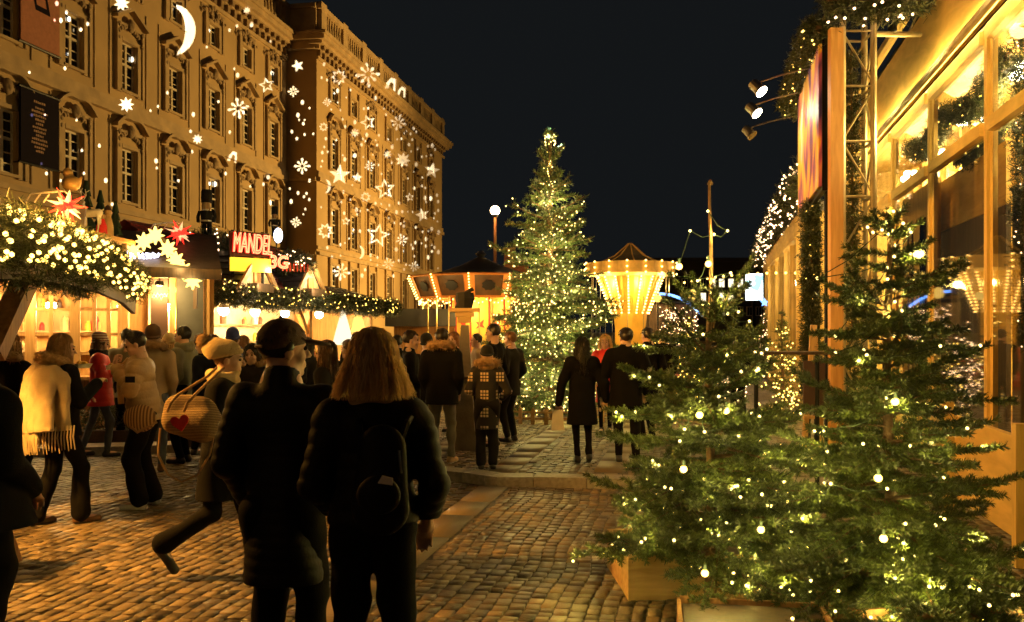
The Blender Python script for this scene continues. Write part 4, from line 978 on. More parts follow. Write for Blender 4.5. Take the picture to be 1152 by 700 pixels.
def moravian(label, c, R_, seed):
    t = thing('star_lantern',label,'star lantern',c); rr = np.random.default_rng(seed); n = 26; core = MB(); sp = MB(); core.ico((0,0,0),R_*.3,2)
    for k in range(n):
        ph = math.acos(1-2*(k+.5)/n); th = PI*(1+5**.5)*k; d = Vector((math.sin(ph)*math.cos(th),math.sin(ph)*math.sin(th),math.cos(ph))); a = d.orthogonal().normalized(); e = d.cross(a)
        L = R_*(1 if k%2 else .72); base = [d*R_*.22+(a*math.cos(x)+e*math.sin(x))*R_*.15 for x in (0,PI/2,PI,3*PI/2)]; tgt = sp if k%3 == 0 else core
        tgt.add(base+[d*L],[(0,1,4),(1,2,4),(2,3,4),(3,0,4)])
    core.build('red_points',MAT['star_red'],t); sp.build('cream_points',MAT['star_cream'],t)
    h_ = MB(); h_.tube([(-.45*R_*4,.03,.62*R_),(-.2*R_,.03,.75*R_),(0,.03,.62*R_),(0,.02,R_*.2)],.012,5)
    for s_ in (0,.5,1.): h_.tube([(-R_*1.8+s_*R_*.9,.03,.62*R_),(-R_*2.1+s_*R_*.9,.03,.2*R_)],.01,4)
    h_.build('bracket',MAT['white_paint'],t); return t
moravian('large red and cream star lantern above the bulb garland',at(75,232,10.4),.24,1)
moravian('smaller red and cream star lantern right of the gold star lamps',at(202,262,15.2),.25,2)
# little roof figures on a shelf
dk = thing('roof_shelf','narrow lit wooden shelf on the roof behind the garland','shelf',at(122,268,12.2)); b = MB(); b.bar(at(100,263,12.),at(146,274,12.5),.28,.05); b.build('board',MAT['w_light'],dk,world=True)
b = MB()
for px,py,Y in ((104,264,12.04),(140,272.5,12.43)): b.bar(at(px,py,Y)-Vector((0,0,.02)),at(px,py,Y)-Vector((0,0,.6)),.05,.05)
b.build('stay',MAT['w_dark'],dk,world=True)
def deer(label,c,s):
    t = thing('reindeer_figure',label,'figurine',c); S = Sdf((-.6*s,-.3*s,-.05),(.6*s,.3*s,1.5*s),.02*s)
    S.cap((-.25*s,0,.62*s),(.2*s,0,.66*s),.12*s,.13*s,.06*s); S.cap((-.2*s,0,.68*s),(-.34*s,0,.98*s),.085*s,.06*s,.05*s); S.cap((-.32*s,0,1.02*s),(-.5*s,0,.95*s),.065*s,.035*s,.03*s)
    for x in (-.26,.2):
        for y in (-.07,.07): S.cap((x*s,y*s,.6*s),((x+.03)*s,y*s,.3*s),.05*s,.03*s,.03*s); S.cap(((x+.03)*s,y*s,.3*s),(x*s,y*s,0),.03*s,.022*s,.01*s)
    S.cap((.3*s,0,.72*s),(.37*s,0,.78*s),.03*s,.02*s,.02*s); S.mesh('body',MAT['white_paint'],t)
    for g in (-1,1):
        q = MB(); q.tube([(-.32*s,g*.04*s,1.06*s),(-.28*s,g*.16*s,1.25*s),(-.33*s,g*.2*s,1.45*s)],.018*s,5); q.tube([(-.285*s,g*.15*s,1.23*s),(-.42*s,g*.17*s,1.36*s)],.014*s,5); q.tube([(-.3*s,g*.18*s,1.34*s),(-.2*s,g*.22*s,1.42*s)],.012*s,5); q.build('antler',MAT['white_paint'],t)
deer('small white reindeer figure standing on the roof shelf',at(104,262.5,12.04),.42)
for px,py,Y,m_,lb in ((114.5,263,12.12,'coat_red','red robed wooden figurine next to the white reindeer'),(121.5,265.5,12.22,'wool_tan','taller tan wooden figurine right of the red robed one')):
    c = at(px,py,Y); t = thing('wooden_figurine',lb,'figurine',c); hh = .2 if m_ == 'coat_red' else .29
    q = MB(); q.lathe([(0,0),(.075,0),(.07,hh*.5),(.035,hh),(0,hh)],10); q.build('robe',MAT[m_],t,True); q = MB(); q.ico((0,0,hh+.04),.05,2); q.build('head',MAT['w_light'],t); q = MB(); q.lathe([(.052,hh+.06),(.03,hh+.12),(0,hh+.14)],8); q.build('hat',MAT['brown_board'],t)
A('pine_flat',mat('dark_green_paint',(.02,.04,.018),.7))
for px,py,Y,h_,lb in ((97,263,12.6,.75,'tallest dark cone shaped pine figure behind the reindeer'),(113,262,13.,.62,'slim dark pine figure behind the two figurines'),(130,270,12.7,.55,'dark pine figure at the right end of the roof shelf')):
    c = at(px,py,Y); t = thing('pine_figure',lb,'pine figure',c); q = MB()
    for k in range(4): q.lathe([(.2*(1-.18*k)*h_,h_*(.12+.2*k)),(.03*h_,h_*(.42+.195*k))],9)
    q.build('boughs',MAT['pine_flat'],t); q = MB(); q.tube([(0,0,-.25),(0,0,.5*h_)],.025,6); q.build('stem',MAT['w_dark'],t)
A('gold',mat('gold_paint',(.7,.45,.15),.35,.3)); t = thing('gold_bird_figure','gold round bird figure on a dark ribbed pedestal above the red star','figurine',at(80,232,11.))
q = MB(); q.lathe([(0,-.3),(.16,-.3),(.17,-.02),(.13,.0),(.16,.06),(.11,.08),(.13,.14),(.08,.16),(0,.17)],12); q.build('pedestal',MAT['w_dark'],t)
S = Sdf((-.3,-.25,.1),(.35,.25,.7),.015); S.ell((0,0,.28),(.11,.1,.1),None,.03).ell((-.04,0,.41),(.06,.06,.065),None,.03).cap((.08,0,.28),(.13,0,.36),.04,.015,.03).cap((-.12,0,.42),(-.17,0,.4),.02,.005,.01); S.mesh('bird',MAT['gold'],t)
def nutcracker(label,c,hh):
    t = thing('nutcracker',label,'nutcracker figure',c); k = hh/.8; L = lambda prof,o=(0,0,0): MB().lathe([(r*k,z*k) for r,z in prof],12,o)
    for g in (-1,1): L([(0,0),(.05,0),(.045,.26),(0,.26)],(g*.05*k,0,0)).build('leg',MAT['cloth_navy'],t,True)
    L([(0,.27),(.1,.27),(.11,.4),(.12,.5),(0,.52)]).build('torso',MAT['wool_black'],t,True); L([(.112,.3),(.116,.3),(.116,.33),(.112,.33)]).build('belt',MAT['white_paint'],t)
    for g in (-1,1):
        q = MB(); q.tube([(g*.13*k,0,.5*k),(g*.16*k,-.01,.4*k),(g*.14*k,-.05*k,.3*k)],.032*k,8); q.build('arm',MAT['wool_black'],t,True)
    L([(0,.52),(.07,.53),(.09,.6),(.07,.66),(0,.67)]).build('head',MAT['wool_tan'],t,True); q = MB(); q.prism([(-.06*k,.53*k),(.06*k,.53*k),(.04*k,.45*k),(-.04*k,.45*k)],(0,-.1*k,0),(1,0,0),(0,0,1),(0,1,0),.03*k); q.build('beard',MAT['white_paint'],t)
    L([(.1,.66),(.1,.86),(.085,.9),(0,.91)]).build('hat',MAT['wool_black'],t,True)
nutcracker('black hatted nutcracker figure on the garland between palace windows',at(232.5,268,17.),.82)
nutcracker('second nutcracker figure behind the end of the red neon sign',at(309,266,18.4),.55)

for k,(L_,to,W_) in enumerate((((-5.3,6.2,3.3),(-2.2,8.6,.2),1200),((-5.6,8.6,3.1),(-2.6,11.,.6),2300))):
    t = thing('stall_floodlight',('floodlight clamped to the canopy front beyond the left frame edge','floodlight under the canopy eave beyond the left frame edge')[k],'floodlight',L_); d = (Vector(to)-Vector(L_)).normalized()
    q = MB(); q.bar(-d*.2,-d*.04,.26,.2); q.build('housing',MAT['metal_dark'],t); q = MB(); q.tube([-d*.1,-d*.1+Vector((-.1,.1,.35))],.015,6); q.build('bracket',MAT['metal_dark'],t); spot(L_,to,W_,(1,.44,.065),2.3,.7,.12)

for k,u in enumerate((1.3,3.3)):  # lamps added to brighten the crowd before the stalls
    c = G(u,2.52,.5); t = thing('eave_lamp',('added fill lamp under the glazed stall eave near the canopy','added fill lamp under the glazed stall eave near the chalkboard')[k],'lamp',c); q = MB(); q.lathe([(0,.07),(.06,.05),(.07,-.02),(0,-.03)],10); q.build('housing',MAT['metal_dark'],t); q = MB(); q.tube([(0,0,.06),(0,0,.2)],.012,5); q.build('stem',MAT['metal_dark'],t); point(c+Vector((0,0,-.08)),60,(1,.58,.17),.06)
# ------------------------------------------------------------------ almond stall
BA, BB = Vector((-5.73,15.74,0)), Vector((-3.73,23.44,0)); BD = (BB-BA).normalized(); BN = Vector((BD.y,-BD.x,0)); BL = (BB-BA).length
def Bp(u,z,o=0.): return BA+BD*u+BN*o+Vector((0,0,z))
def bbar(b,u0,u1,z0,z1,o,th): b.frame_box(Bp(u0,z0,o),BD,BN,(0,0,1),u1-u0,th,z1-z0)
st = thing('almond_stall','bright open almond stall with two lit dormers under the red neon sign','market stall',BA)
b = MB(); bbar(b,0,BL,0,1.0,-.05,.05); b.build('front_panel',MAT['w_warm'],st,world=True)
b = MB(); bbar(b,-.05,BL,1.0,1.06,-.3,.55); b.build('counter',MAT['w_lightx'],st,world=True)
b = MB(); bbar(b,-.1,BL,0,2.5,-2.3,.08); b.build('back_wall',mat('cream_panel',(.72,.6,.4),.6),st,world=True)
b = MB(); b.frame_box(Bp(BL,0,-2.3),BD,BN,(0,0,1),.07,2.3,2.5); b.build('side_wall',MAT['w_orange'],st,world=True); b = MB(); b.frame_box(Bp(-.12,0,-2.3),BD,BN,(0,0,1),.07,2.0,2.5); b.build('side_wall',MAT['w_orange'],st,world=True)
b = MB(); bbar(b,-.1,BL,2.5,2.55,-2.3,2.3); b.build('ceiling',mat('cream_ceiling',(.75,.65,.48),.6),st,world=True)
for u in (.0,BL*.56,BL-.12):
    b = MB(); bbar(b,u,u+.13,1.06,2.48,-.08,.13); b.build('post',MAT['w_orange'],st,world=True)
b = MB(); pts = [Bp(.13+1.0*t,1.55+.85*math.sin(t*PI/2)**.8,-.02) for t in np.linspace(0,1,9)]
for p,q in zip(pts[:-1],pts[1:]): b.bar(p,q,.11,.14)
b.build('arch_brace',MAT['w_orange'],st,world=True)
b = MB(); pts = [Bp(BL*.56-.05-.8*t,1.7+.72*math.sin(t*PI/2)**.8,-.02) for t in np.linspace(0,1,9)]
for p,q in zip(pts[:-1],pts[1:]): b.bar(p,q,.1,.12)
b.build('arch_brace',MAT['w_orange'],st,world=True)
def shingled(b,p00,p10,p11,p01,rows):
    for k in range(rows):
        f0,f1 = k/rows,(k+1)/rows; n = (p10-p00).cross(p01-p00).normalized(); n = n if n.z > 0 else -n
        a,c = p00.lerp(p01,f0),p10.lerp(p11,f0); d,e = p10.lerp(p11,f1),p00.lerp(p01,f1); b.quad(a+n*.03,c+n*.03,d,e); b.quad(a,c,c+n*.03,a+n*.03)
r0 = MB(); shingled(r0,Bp(-.3,2.52,.5),Bp(BL*.62,2.52,.5),Bp(BL*.62,3.75,-1.1),Bp(-.3,3.75,-1.1),12); r0.quad(Bp(-.3,3.75,-1.1),Bp(BL*.62,3.75,-1.1),Bp(BL*.62,2.6,-2.6),Bp(-.3,2.6,-2.6)); r0.build('roof',MAT['shingle_red'],st,world=True)
r0 = MB(); shingled(r0,Bp(BL*.62,2.5,.5),Bp(BL+.2,2.5,.5),Bp(BL+.2,2.95,-1.1),Bp(BL*.62,2.95,-1.1),5); r0.build('flat_roof',MAT['shingle'],st,world=True)
A('dormer_glow',mat('dormer_boards',(.7,.52,.3),.6,var=.2))
for k,(uc,hw_,hh) in enumerate(((1.22,.68,.7),(3.36,.62,.66))):
    f = .62; zb = 2.5
    d_ = MB(); d_.poly([Bp(uc-hw_,zb,f),Bp(uc+hw_,zb,f),Bp(uc,zb+hh,f)]); dm = d_.build('dormer',MAT['dormer_glow'],st,world=True)
    for s_ in (-1,1):
        q = MB(); e0 = Bp(uc+s_*(hw_+.1),zb-.06,f+.05); e1 = Bp(uc,zb+hh+.1,f+.05); shingled(q,e0,e0-BN*1.1,e1-BN*1.5,e1,7); q.build('dormer_roof',MAT['shingle_blue'],dm,world=True)
        q = MB(); q.bar(Bp(uc+s_*(hw_+.1),zb-.05,f+.06),Bp(uc,zb+hh+.06,f+.06),.05,.1); q.build('bargeboard',MAT['w_light'],dm,world=True)
    q = MB(); bbar(q,uc-.12,uc+.12,zb+.17,zb+.4,f+.005,.03); q.build('shutter',MAT['w_light'],dm,world=True); q = MB(); bbar(q,uc-.3,uc+.3,zb,zb+.16,f+.005,.2); q.build('flower_box',MAT['w_dark'],dm,world=True)
    point(Bp(uc,zb+.4,f+.35),14,(1,.72,.36),.06); point(Bp(uc-.3,zb+.12,f+.3),6,(1,.72,.36),.06)
garland('long fir garland dotted with small lights along the almond stall eave',[Bp(-.3,2.5,.62),Bp(1.5,2.44,.64),Bp(3.,2.46,.64),Bp(5.,2.42,.64),Bp(BL+.3,2.42,.62)],.19,.06,.009,800,bul=150,bm=MAT['bulb_warm'],br=.013,side=(.5,-.8,.2),seed=8,blabel='small warm bulbs scattered along the almond stall eave garland',droop=.1)
garland('dark garland with sparse bulbs on the roof left of the red neon sign',[at(200,290,16.6),at(222,272,17.),at(245,272,17.2),at(264,288,17.4)],.24,.07,.01,700,bul=34,bm=MAT['bulb_pink'],br=.016,side=(.3,-.9,.3),seed=9,blabel='sparse pinkish bulbs on the roof garland left of the neon sign')
garland('short dark garland on the roof right of the red neon sign',[at(314,300,18.2),at(330,292,18.5),at(348,302,18.8)],.2,.07,.01,700,bul=24,bm=MAT['bulb_pink'],br=.016,side=(.3,-.9,.3),seed=10,blabel='sparse bulbs on the short roof garland right of the neon sign')
for k,u in enumerate((.9,2.2,3.4,4.7,6.4)):
    t = thing('pendant_lamp',f'bright white globe lamp number {("one from the arch brace","two from the arch brace","three from the arch brace","four, right of the middle post","five at the far end")[k]} in the almond stall','lamp',Bp(u,2.18,-.7))
    q = MB(); q.ico((0,0,0),.1,2); q.build('globe',MAT['lamp_white'],t); q = MB(); q.tube([(0,0,.1),(0,0,.32)],.008,5); q.build('cable',MAT['cord'],t); q = MB(); q.lathe([(.03,.16),(.12,.07),(.13,.05)],12); q.build('shade',MAT['white_paint'],t)
    t['label'] = ('bright globe lamp beside the arch brace of the almond stall','second bright globe lamp from the arch brace in the almond stall','bright globe lamp left of the middle post in the almond stall','bright globe lamp right of the middle post in the almond stall','bright globe lamp at the far end of the almond stall')[k]
    point(Bp(u,2.0,-.7),100 if k < 4 else 45,(1,.7,.28),.12)
rr = random.Random(12)
A('goods_y',mat('goods_yellow',(.75,.5,.06),.5)); A('goods_r',mat('goods_red',(.45,.05,.03),.5)); A('goods_b',mat('goods_brown',(.2,.09,.04),.6))
b = MB()
for z in (1.5,1.9): bbar(b,.3,BL-.4,z,z+.03,-2.2,.35)
b.build('shelf',MAT['w_light'],st,world=True)
for k in range(44):
    u = rr.uniform(.4,BL-.6); z = rr.choice((1.063,1.533,1.933)); o = -.1-rr.random()*.12 if z < 1.1 else -2.05; w_ = rr.uniform(.07,.16); q = MB()
    q.lathe([(0,0),(w_*.55,0),(w_*.6,w_*1.2),(w_*.3,w_*1.8),(0,w_*1.9)],8,Bp(u,z,o)); ck_ = rr.choice(('goods_y','goods_r','goods_b','white_paint')); tag(q.build('sweet_bag',MAT[ck_]),f'{dict(goods_y="yellow",goods_r="red",goods_b="brown",white_paint="white")[ck_]} bag of sweets on the {"counter" if z < 1.1 else "lower shelf" if z < 1.7 else "upper shelf"} of the almond stall','bag','bags of sweets in the almond stall')
A('neon_tube',emis('neon_red_tube',(1,.2,.08),2.4)); A('sign_red',mat('sign_red',(.4,.01,.01),.4,var=0,emit=(1,.02,.01),est=.45)); A('sign_yellow',mat('sign_yellow',(.8,.5,.04),.4,var=0,emit=(1,.55,.03),est=.85)); A('lamp_oval',emis('lamp_oval',(.75,.85,1),4))
sg = thing('neon_sign','red neon sign reading MANDEL above a yellow panel on the stall roof','neon sign',Bp(1.2,3.3,.2))
so = Vector((gx(261,16.2),16.2,0)); se = Vector((gx(303,16.7),16.7,0)); sd = (se-so).normalized(); sw_ = (se-so).length; sn = Vector((sd.y,-sd.x,0)); zb = gz(283,16.3)
dn = (sd+Vector((0,0,-.03))).normalized()
txt = text_mesh('letters','MANDEL',.5,MAT['sign_red'],sg,so+Vector((0,0,zb)),dn,(0,0,1),.02,0,True,.12,1.02,off=.012)
wm = max(v.co.dot(dn) for v in txt.data.vertices)-so.dot(dn); kf = (sw_*1.0)/wm
def stretch(o): 
    for v in o.data.vertices:
        r_ = v.co-(so+Vector((0,0,zb))); c = r_.dot(dn); v.co += dn*(c*kf-c)+sn*0-Vector(sg.location)
stretch(txt)
tub = text_mesh('neon_tube','MANDEL',.5,MAT['neon_tube'],sg,so+Vector((0,0,zb))+sn*.035,dn,(0,0,1),0,.011,False,.12,1.02); stretch(tub)
o2 = Vector((gx(302,16.7),16.7,gz(301,16.7))); t2 = text_mesh('letters','3G',.33,MAT['sign_red'],sg,o2,sd,(0,0,1),.02,0,True,.05,.95); t3 = text_mesh('neon_tube','3G',.33,MAT['neon_tube'],sg,o2+sn*.035,sd,(0,0,1),0,.011,False,.05,.95)
for o_ in (t2,t3):
    for v in o_.data.vertices: v.co -= Vector(sg.location)
b = MB(); b.frame_box(so-sn*.09+Vector((-.02,0,zb-.08)),sd,sn,(0,0,1),sw_+.04,.04,.46); b.build('back_board',MAT['brown_board'],sg,world=True)
b = MB(); b.frame_box(so-sn*.05+Vector((-.02,0,zb-.36)),sd,sn,(0,0,1),sw_+.05,.06,.25); yb = b.build('yellow_panel',MAT['sign_yellow'],sg,world=True)
b = MB()
for k in range(8): b.frame_box(so+sn*.012+sd*(1.0+k*.075)+Vector((0,0,zb-.32)),sd,sn,(0,0,1),.03,.008,.16)
b.build('panel_lettering',MAT['goods_r'],yb,world=True)
b = MB()
for f in (.1,.9): b.bar(so+sd*sw_*f-sn*.12+Vector((0,0,2.45)),so+sd*sw_*f-sn*.12+Vector((0,0,zb+.4)),.05,.05)
b.build('stay',MAT['metal_dark'],sg,world=True)
point(so+sd*sw_*.5+sn*.5+Vector((0,0,zb+.1)),1.5,(1,.05,.02),.15); point(so+sd*(sw_+.4)+sn*.5+Vector((0,0,zb-.5)),1.5,(1,.05,.02),.15)
ol = thing('oval_lamp','small oval white lamp glowing beside the nutcracker over the sign end','lamp',at(313,265,18.)); q = MB(); q.ico((0,0,0),.15,3,(.6,.35,1)); q.build('glass',MAT['lamp_oval'],ol); q = MB(); q.tube([(-.05,.06,-.1),(-.06,.08,-.75)],.015,5); q.build('stem',MAT['metal_dark'],ol); q = MB(); q.ico((-.03,.035,0),.155,2,(.6,.3,1)); q.build('rear_shell',mat('blue_shell',(.03,.04,.25),.4),ol)

# the dark stall beyond, with two cone lamps
ds = thing('dark_stall','low dark stall with an orange lit counter beyond the almond stall','market stall',(-2.6,25.5,0))
b = MB(); b.frame_box((-3.6,25.2,1.9),(1,.06,0),(-.06,1,0),(0,0,1),2.0,2.2,.5); b.build('roof',MAT['roof_dark'],ds,world=True)
b = MB(); b.frame_box((-3.4,25.6,0),(1,.06,0),(-.06,1,0),(0,0,1),1.75,.1,1.897); b.build('front_panel',MAT['w_orange'],ds,world=True)
A('cone_white',emis('cone_white',(1,.8,.5),.8)); A('cone_yellow',emis('cone_yellow',(1,.62,.12),.9))
for px,py,Y,h_,m_,lb in ((386,388,22.,1.0,'cone_white','white glowing paper cone lamp past the almond stall post'),(403,374,22.6,.75,'cone_yellow','yellow glowing cone lamp right of the white one')):
    c = at(px,py,Y); t = thing('cone_lamp',lb,'lamp',(c.x,c.y,.0)); q = MB(); q.lathe([(.27*h_,0),(.18*h_,h_*.35),(.07*h_,h_*.75),(0,h_)],10,(0,0,c.z)); q.build('shade',MAT[m_],t); q = MB(); q.tube([(0,0,0),(0,0,c.z+.05)],.03,6); q.lathe([(0,.0),(.2,.0),(.18,.05),(0,.06)],10); q.build('stand',MAT['metal_dark'],t)

# planters with greenery at the foot of the glazed stall, low ledge
pl = thing('planter','long planter of low dark shrubs at the foot of the stall','planter',(-5.6,13.6,0)); b = MB(); b.box((0,0,.14),(1.9,.42,.28),.25); b.build('box',MAT['w_dark'],pl)
r_n = np.random.default_rng(5); n = 500; base = np.stack([r_n.uniform(-.9,.9,n),r_n.uniform(-.2,.2,n),r_n.uniform(.25,.6,n)],1); c25,s25 = math.cos(.25),math.sin(.25); base[:,:2] = base[:,:2]@np.array([[c25,s25],[-s25,c25]])
sh_ = norm(r_n.normal(size=(n,3))+np.array((0,0,.6))); V,Q = needles(np.repeat(base,8,0)+np.repeat(sh_,8,0)*.1*r_n.random((n*8,1)),np.repeat(sh_,8,0),.06,.014,.9,r_n); np_mesh('shrub',V,Q,pl,[MAT['needle_garland']])
b = MB(); b.box((-6.05,12.9,.06),(2.4,.5,.12),.22); tag(b.build('stone_ledge',MAT['kerb']),'pale stone ledge on the paving below the planter','ledge')

# ------------------------------------------------------------------ carousels
A('car_panel',mat('carousel_panel',(.12,.06,.028),.5,var=.3,scale=4)); A('car_cream',mat('carousel_cream',(.75,.5,.16),.5)); A('car_yellow',mat('carousel_yellow',(.8,.5,.08),.5,var=.2,scale=2)); A('car_black',mat('carousel_roof',(.015,.014,.016),.5)); A('car_orange',mat('carousel_orange',(.6,.22,.05),.5))
ck = Vector((gx(541,26.),26.,KZ)); cr = thing('carousel','old fashioned carousel with black cone roof and bulb lined orange valance','carousel',ck)
NF = 12; Rt,Rb,zt,zl = 2.12,1.86,gz(308,24)-KZ,gz(333,24)-KZ
ang = [2*PI*k/NF-.12 for k in range(NF+1)]; P = lambda r,a,z: Vector((r*math.cos(a),r*math.sin(a),z))
b = MB()
for a0,a1 in zip(ang[:-1],ang[1:]): b.quad(P(Rt,a0,zt),P(Rt,a1,zt),P(Rb,a1,zl),P(Rb,a0,zl))
va = b.build('valance',MAT['car_panel'],cr)
b = MB()
for a0,a1 in zip(ang[:-1],ang[1:]):
    for f in (.02,.86): b.quad(P(Rt+.01,a0+(a1-a0)*f,zt),P(Rt+.01,a0+(a1-a0)*(f+.12),zt),P(Rb+.01,a0+(a1-a0)*(f+.12),zl),P(Rb+.01,a0+(a1-a0)*f,zl))
    b.tube([P(Rt+.01,a0,zt),P(Rt+.01,a1,zt)],.035,5); b.tube([P(Rb+.01,a0,zl),P(Rb+.01,a1,zl)],.03,5)
b.build('valance_border',MAT['car_orange'],va)
b = MB()
for a0,a1 in zip(ang[:-1],ang[1:]):
    am = (a0+a1)/2; c = P((Rt+Rb)/2*.97+.03,am,(zt+zl)/2); tx = Vector((-math.sin(am),math.cos(am),0)); uz = (P(Rt,am,zt)-P(Rb,am,zl)).normalized(); nn = tx.cross(uz)
    b.prism([(.2*math.cos(t)*(1 if k%2 else .82),.16*math.sin(t)*(1 if k%2 else .82)) for k,t in enumerate(np.linspace(0,2*PI,17)[:-1])],c,tx,uz,nn,.02)
b.build('medallion_row',MAT['car_black'],va)
b = MB(); b.lathe([(1.75,zt+.05),(1.2,zt+.16),(.6,zt+.36),(.12,zt+.6),(0,zt+.62)],NF*2); b.build('roof',MAT['car_black'],cr,True); b = MB(); b.lathe([(0,zt+.6),(.1,zt+.63),(.16,zt+.7),(.08,zt+.78),(0,zt+.82)],10); b.build('finial',MAT['metal_grey'],cr)
b = MB(); b.lathe([(Rt,zt),(1.7,zt+.05)],NF*2); b.build('soffit_top',MAT['car_panel'],cr); b = MB(); b.lathe([(Rb,zl+.02),(.9,zl+.1)],NF*2); b.build('ceiling',MAT['car_cream'],cr)
b = MB(); b.lathe([(.85,.3),(.85,zl+.1)],10); dr = b.build('drum',MAT['car_yellow'],cr)
b = MB()
for k in range(10):
    a = 2*PI*k/10; b.tube([P(.86,a,.3),P(.86,a,zl+.05)],.03,5)
    rr_ = .8; am = a+PI/10; c = P(.845*math.cos(PI/10)+.012,am,1.85); tx = Vector((-math.sin(am),math.cos(am),0)); b.prism([(-.12,-.12),(-.04,-.02),(-.14,.1),(.0,.05),(.12,.16),(.08,0),(.14,-.1),(.03,-.06)],c,tx,(0,0,1),tx.cross(Vector((0,0,1))),.01)
b.build('drum_moulding',MAT['goods_r'],dr)
b = MB(); b.lathe([(0,.3),(2.0,.3),(2.0,.12),(2.1,.1),(2.1,0),(0,0)],NF*2); b.build('platform',MAT['w_warm'],cr)
for k in range(NF):
    b = MB(); b.tube([P(1.7,ang[k]+.13,.3),P(1.7,ang[k]+.13,zl+.05)],.022,6); b.build('pole',MAT['brass'],cr)
pts = []
for a in ang[:-1]: pts += [ck+P(Rt+.06-(Rt-Rb)*f,a,zt+(zl-zt)*f) for f in np.linspace(0,1,9)]
light_string('rows of bulbs on the corners of the carousel valance',pts,.022,MAT['bulb_car'],None,None,ck)
pts = []
for a0,a1 in zip(ang[:-1],ang[1:]): pts += [ck+P(Rb-.06,a0+(a1-a0)*f,zl-.05-.13*abs(math.sin(f*PI*2))) for f in np.linspace(0,.92,9)]
light_string('scalloped line of bulbs along the lower edge of the carousel canopy',pts,.022,MAT['bulb_car'],None,None,ck)
for k in range(5):
    a = 2*PI*k/5-.5; point(ck+P(1.35,a,zl-.35),34,(1,.68,.2),.1)
for k in range(7): point(ck+P(Rt+.5,-PI/2-1.5+k*.5,zl+.1),7,(1,.6,.16),.1)
def ride_horse(label,a,z,m_):
    c = ck+P(1.45,a,0); t = thing('carousel_horse',label,'carousel horse',c,a+PI/2); S = Sdf((-.7,-.25,.2),(.75,.25,1.6),.022)
    S.cap((-.3,0,z),(.25,0,z+.03),.17,.18,.06).cap((.25,0,z+.08),(.45,0,z+.42),.12,.08,.05).cap((.45,0,z+.46),(.65,0,z+.32),.075,.05,.04).cap((-.42,0,z+.05),(-.6,0,z-.2),.05,.03,.03)
    for x,d in ((-.3,-.12),(.22,.2)):
        for y in (-.1,.1): S.cap((x,y,z-.08),(x+d,y,z-.35),.065,.045,.03).cap((x+d,y,z-.35),(x+d-.15,y,z-.5),.04,.035,.015)
    S.mesh('body',m_,t); b = MB(); b.prism([(-.15,0),(.15,0),(.12,.06),(-.12,.08)],(0,-.16,z+.15),(1,0,0),(0,0,1),(0,1,0),.32); b.build('saddle',MAT['goods_r'],t); b = MB(); b.tube([(0,0,.3),(0,0,zl)],.02,6); b.build('pole',MAT['brass'],t)
for k in range(5): ride_horse(('cream carousel horse facing the camera side','cream carousel horse at the left rim','brown carousel horse at the back left','cream carousel horse at the back right','brown carousel horse at the right rim')[k],-PI/2+2*PI*k/5+.25,1.05,MAT['car_cream'] if k in (0,1,3) else MAT['goods_b'])

kk = Vector((gx(709,29.),29.,KZ)); sc_ = thing('swing_carousel','swing carousel with a glowing inverted cone of bulb lined ribs','carousel',kk)
zr,zr2 = gz(294,28)-KZ,gz(307,28)-KZ; zc0,zc1 = gz(310,28)-KZ,gz(352,28.5)-KZ; Rr = 1.42; Rc0,Rc1 = 1.02,.55
b = MB(); NS = 16
b.lathe([(Rr,zr),(Rr+.04,zr),(Rr+.04,zr2),(Rr,zr2)],NS); b.build('rim',MAT['car_cream'],sc_); b = MB(); b.lathe([(Rr,zr2),(Rc0,zc0)],NS); b.build('rim_soffit',MAT['car_cream'],sc_)
b = MB(); b.lathe([(Rc0,zc0),(Rc1,zc1),(Rc1*.9,zc1-.5),(.5,.6)],NS); b.build('cone',MAT['car_yellow'],sc_)
A('car_roof',mat('carousel_canvas',(.12,.1,.075),.7)); b = MB(); b.lathe([(.95,zr+.03),(.5,zr+.24),(.06,zr+.62),(0,zr+.64)],8); b.build('roof',MAT['car_roof'],sc_)
b = MB()
for k in range(8): a = 2*PI*k/8; b.tube([P(.96,a,zr+.04),P(.51,a,zr+.255),P(.06,a,zr+.65)],.02,5)
b.build('roof_rib',MAT['car_cream'],sc_)
b = MB(); b.lathe([(0,0),(1.6,0),(1.6,.25),(.6,.35),(.5,.6),(0,.6)],NS); b.build('base',MAT['goods_r'],sc_)
for k in range(NS):
    a = 2*PI*(k+.5)/NS; b = MB(); b.tube([P(Rc0+.012,a,zc0),P(Rc1+.012,a,zc1)],.03,5); b.build('rib',MAT['car_cream'],sc_)
    b = MB(); b.tube([P(1.25,a,zr2),P(1.27,a,1.0)],.008,4); b.build('chain',MAT['metal_grey'],sc_)
    b = MB(); c = P(1.27,a,.78); b.box(c,(.34,.34,.04),a); b.box(c+Vector((math.cos(a)*.16,math.sin(a)*.16,.2)),(.03,.34,.4),a); b.build('seat',MAT['goods_r'],sc_)
pts = []
for k in range(NS):
    a = 2*PI*(k+.5)/NS; pts += [kk+P(Rc0+.06+(Rc1-Rc0)*f,a,zc0+(zc1-zc0)*f) for f in np.linspace(.02,1,13)]+[kk+P(Rr+.07,a,zr2+(zr-zr2)*f) for f in (0,.5,1)]
light_string('lines of bulbs down the ribs of the swing carousel cone',pts,.03,MAT['bulb_car'],None,None,kk,n_parts=100)
for k in range(6): point(kk+P(1.12,2*PI*k/6-.3,zc0-.35),30,(1,.7,.2),.1)

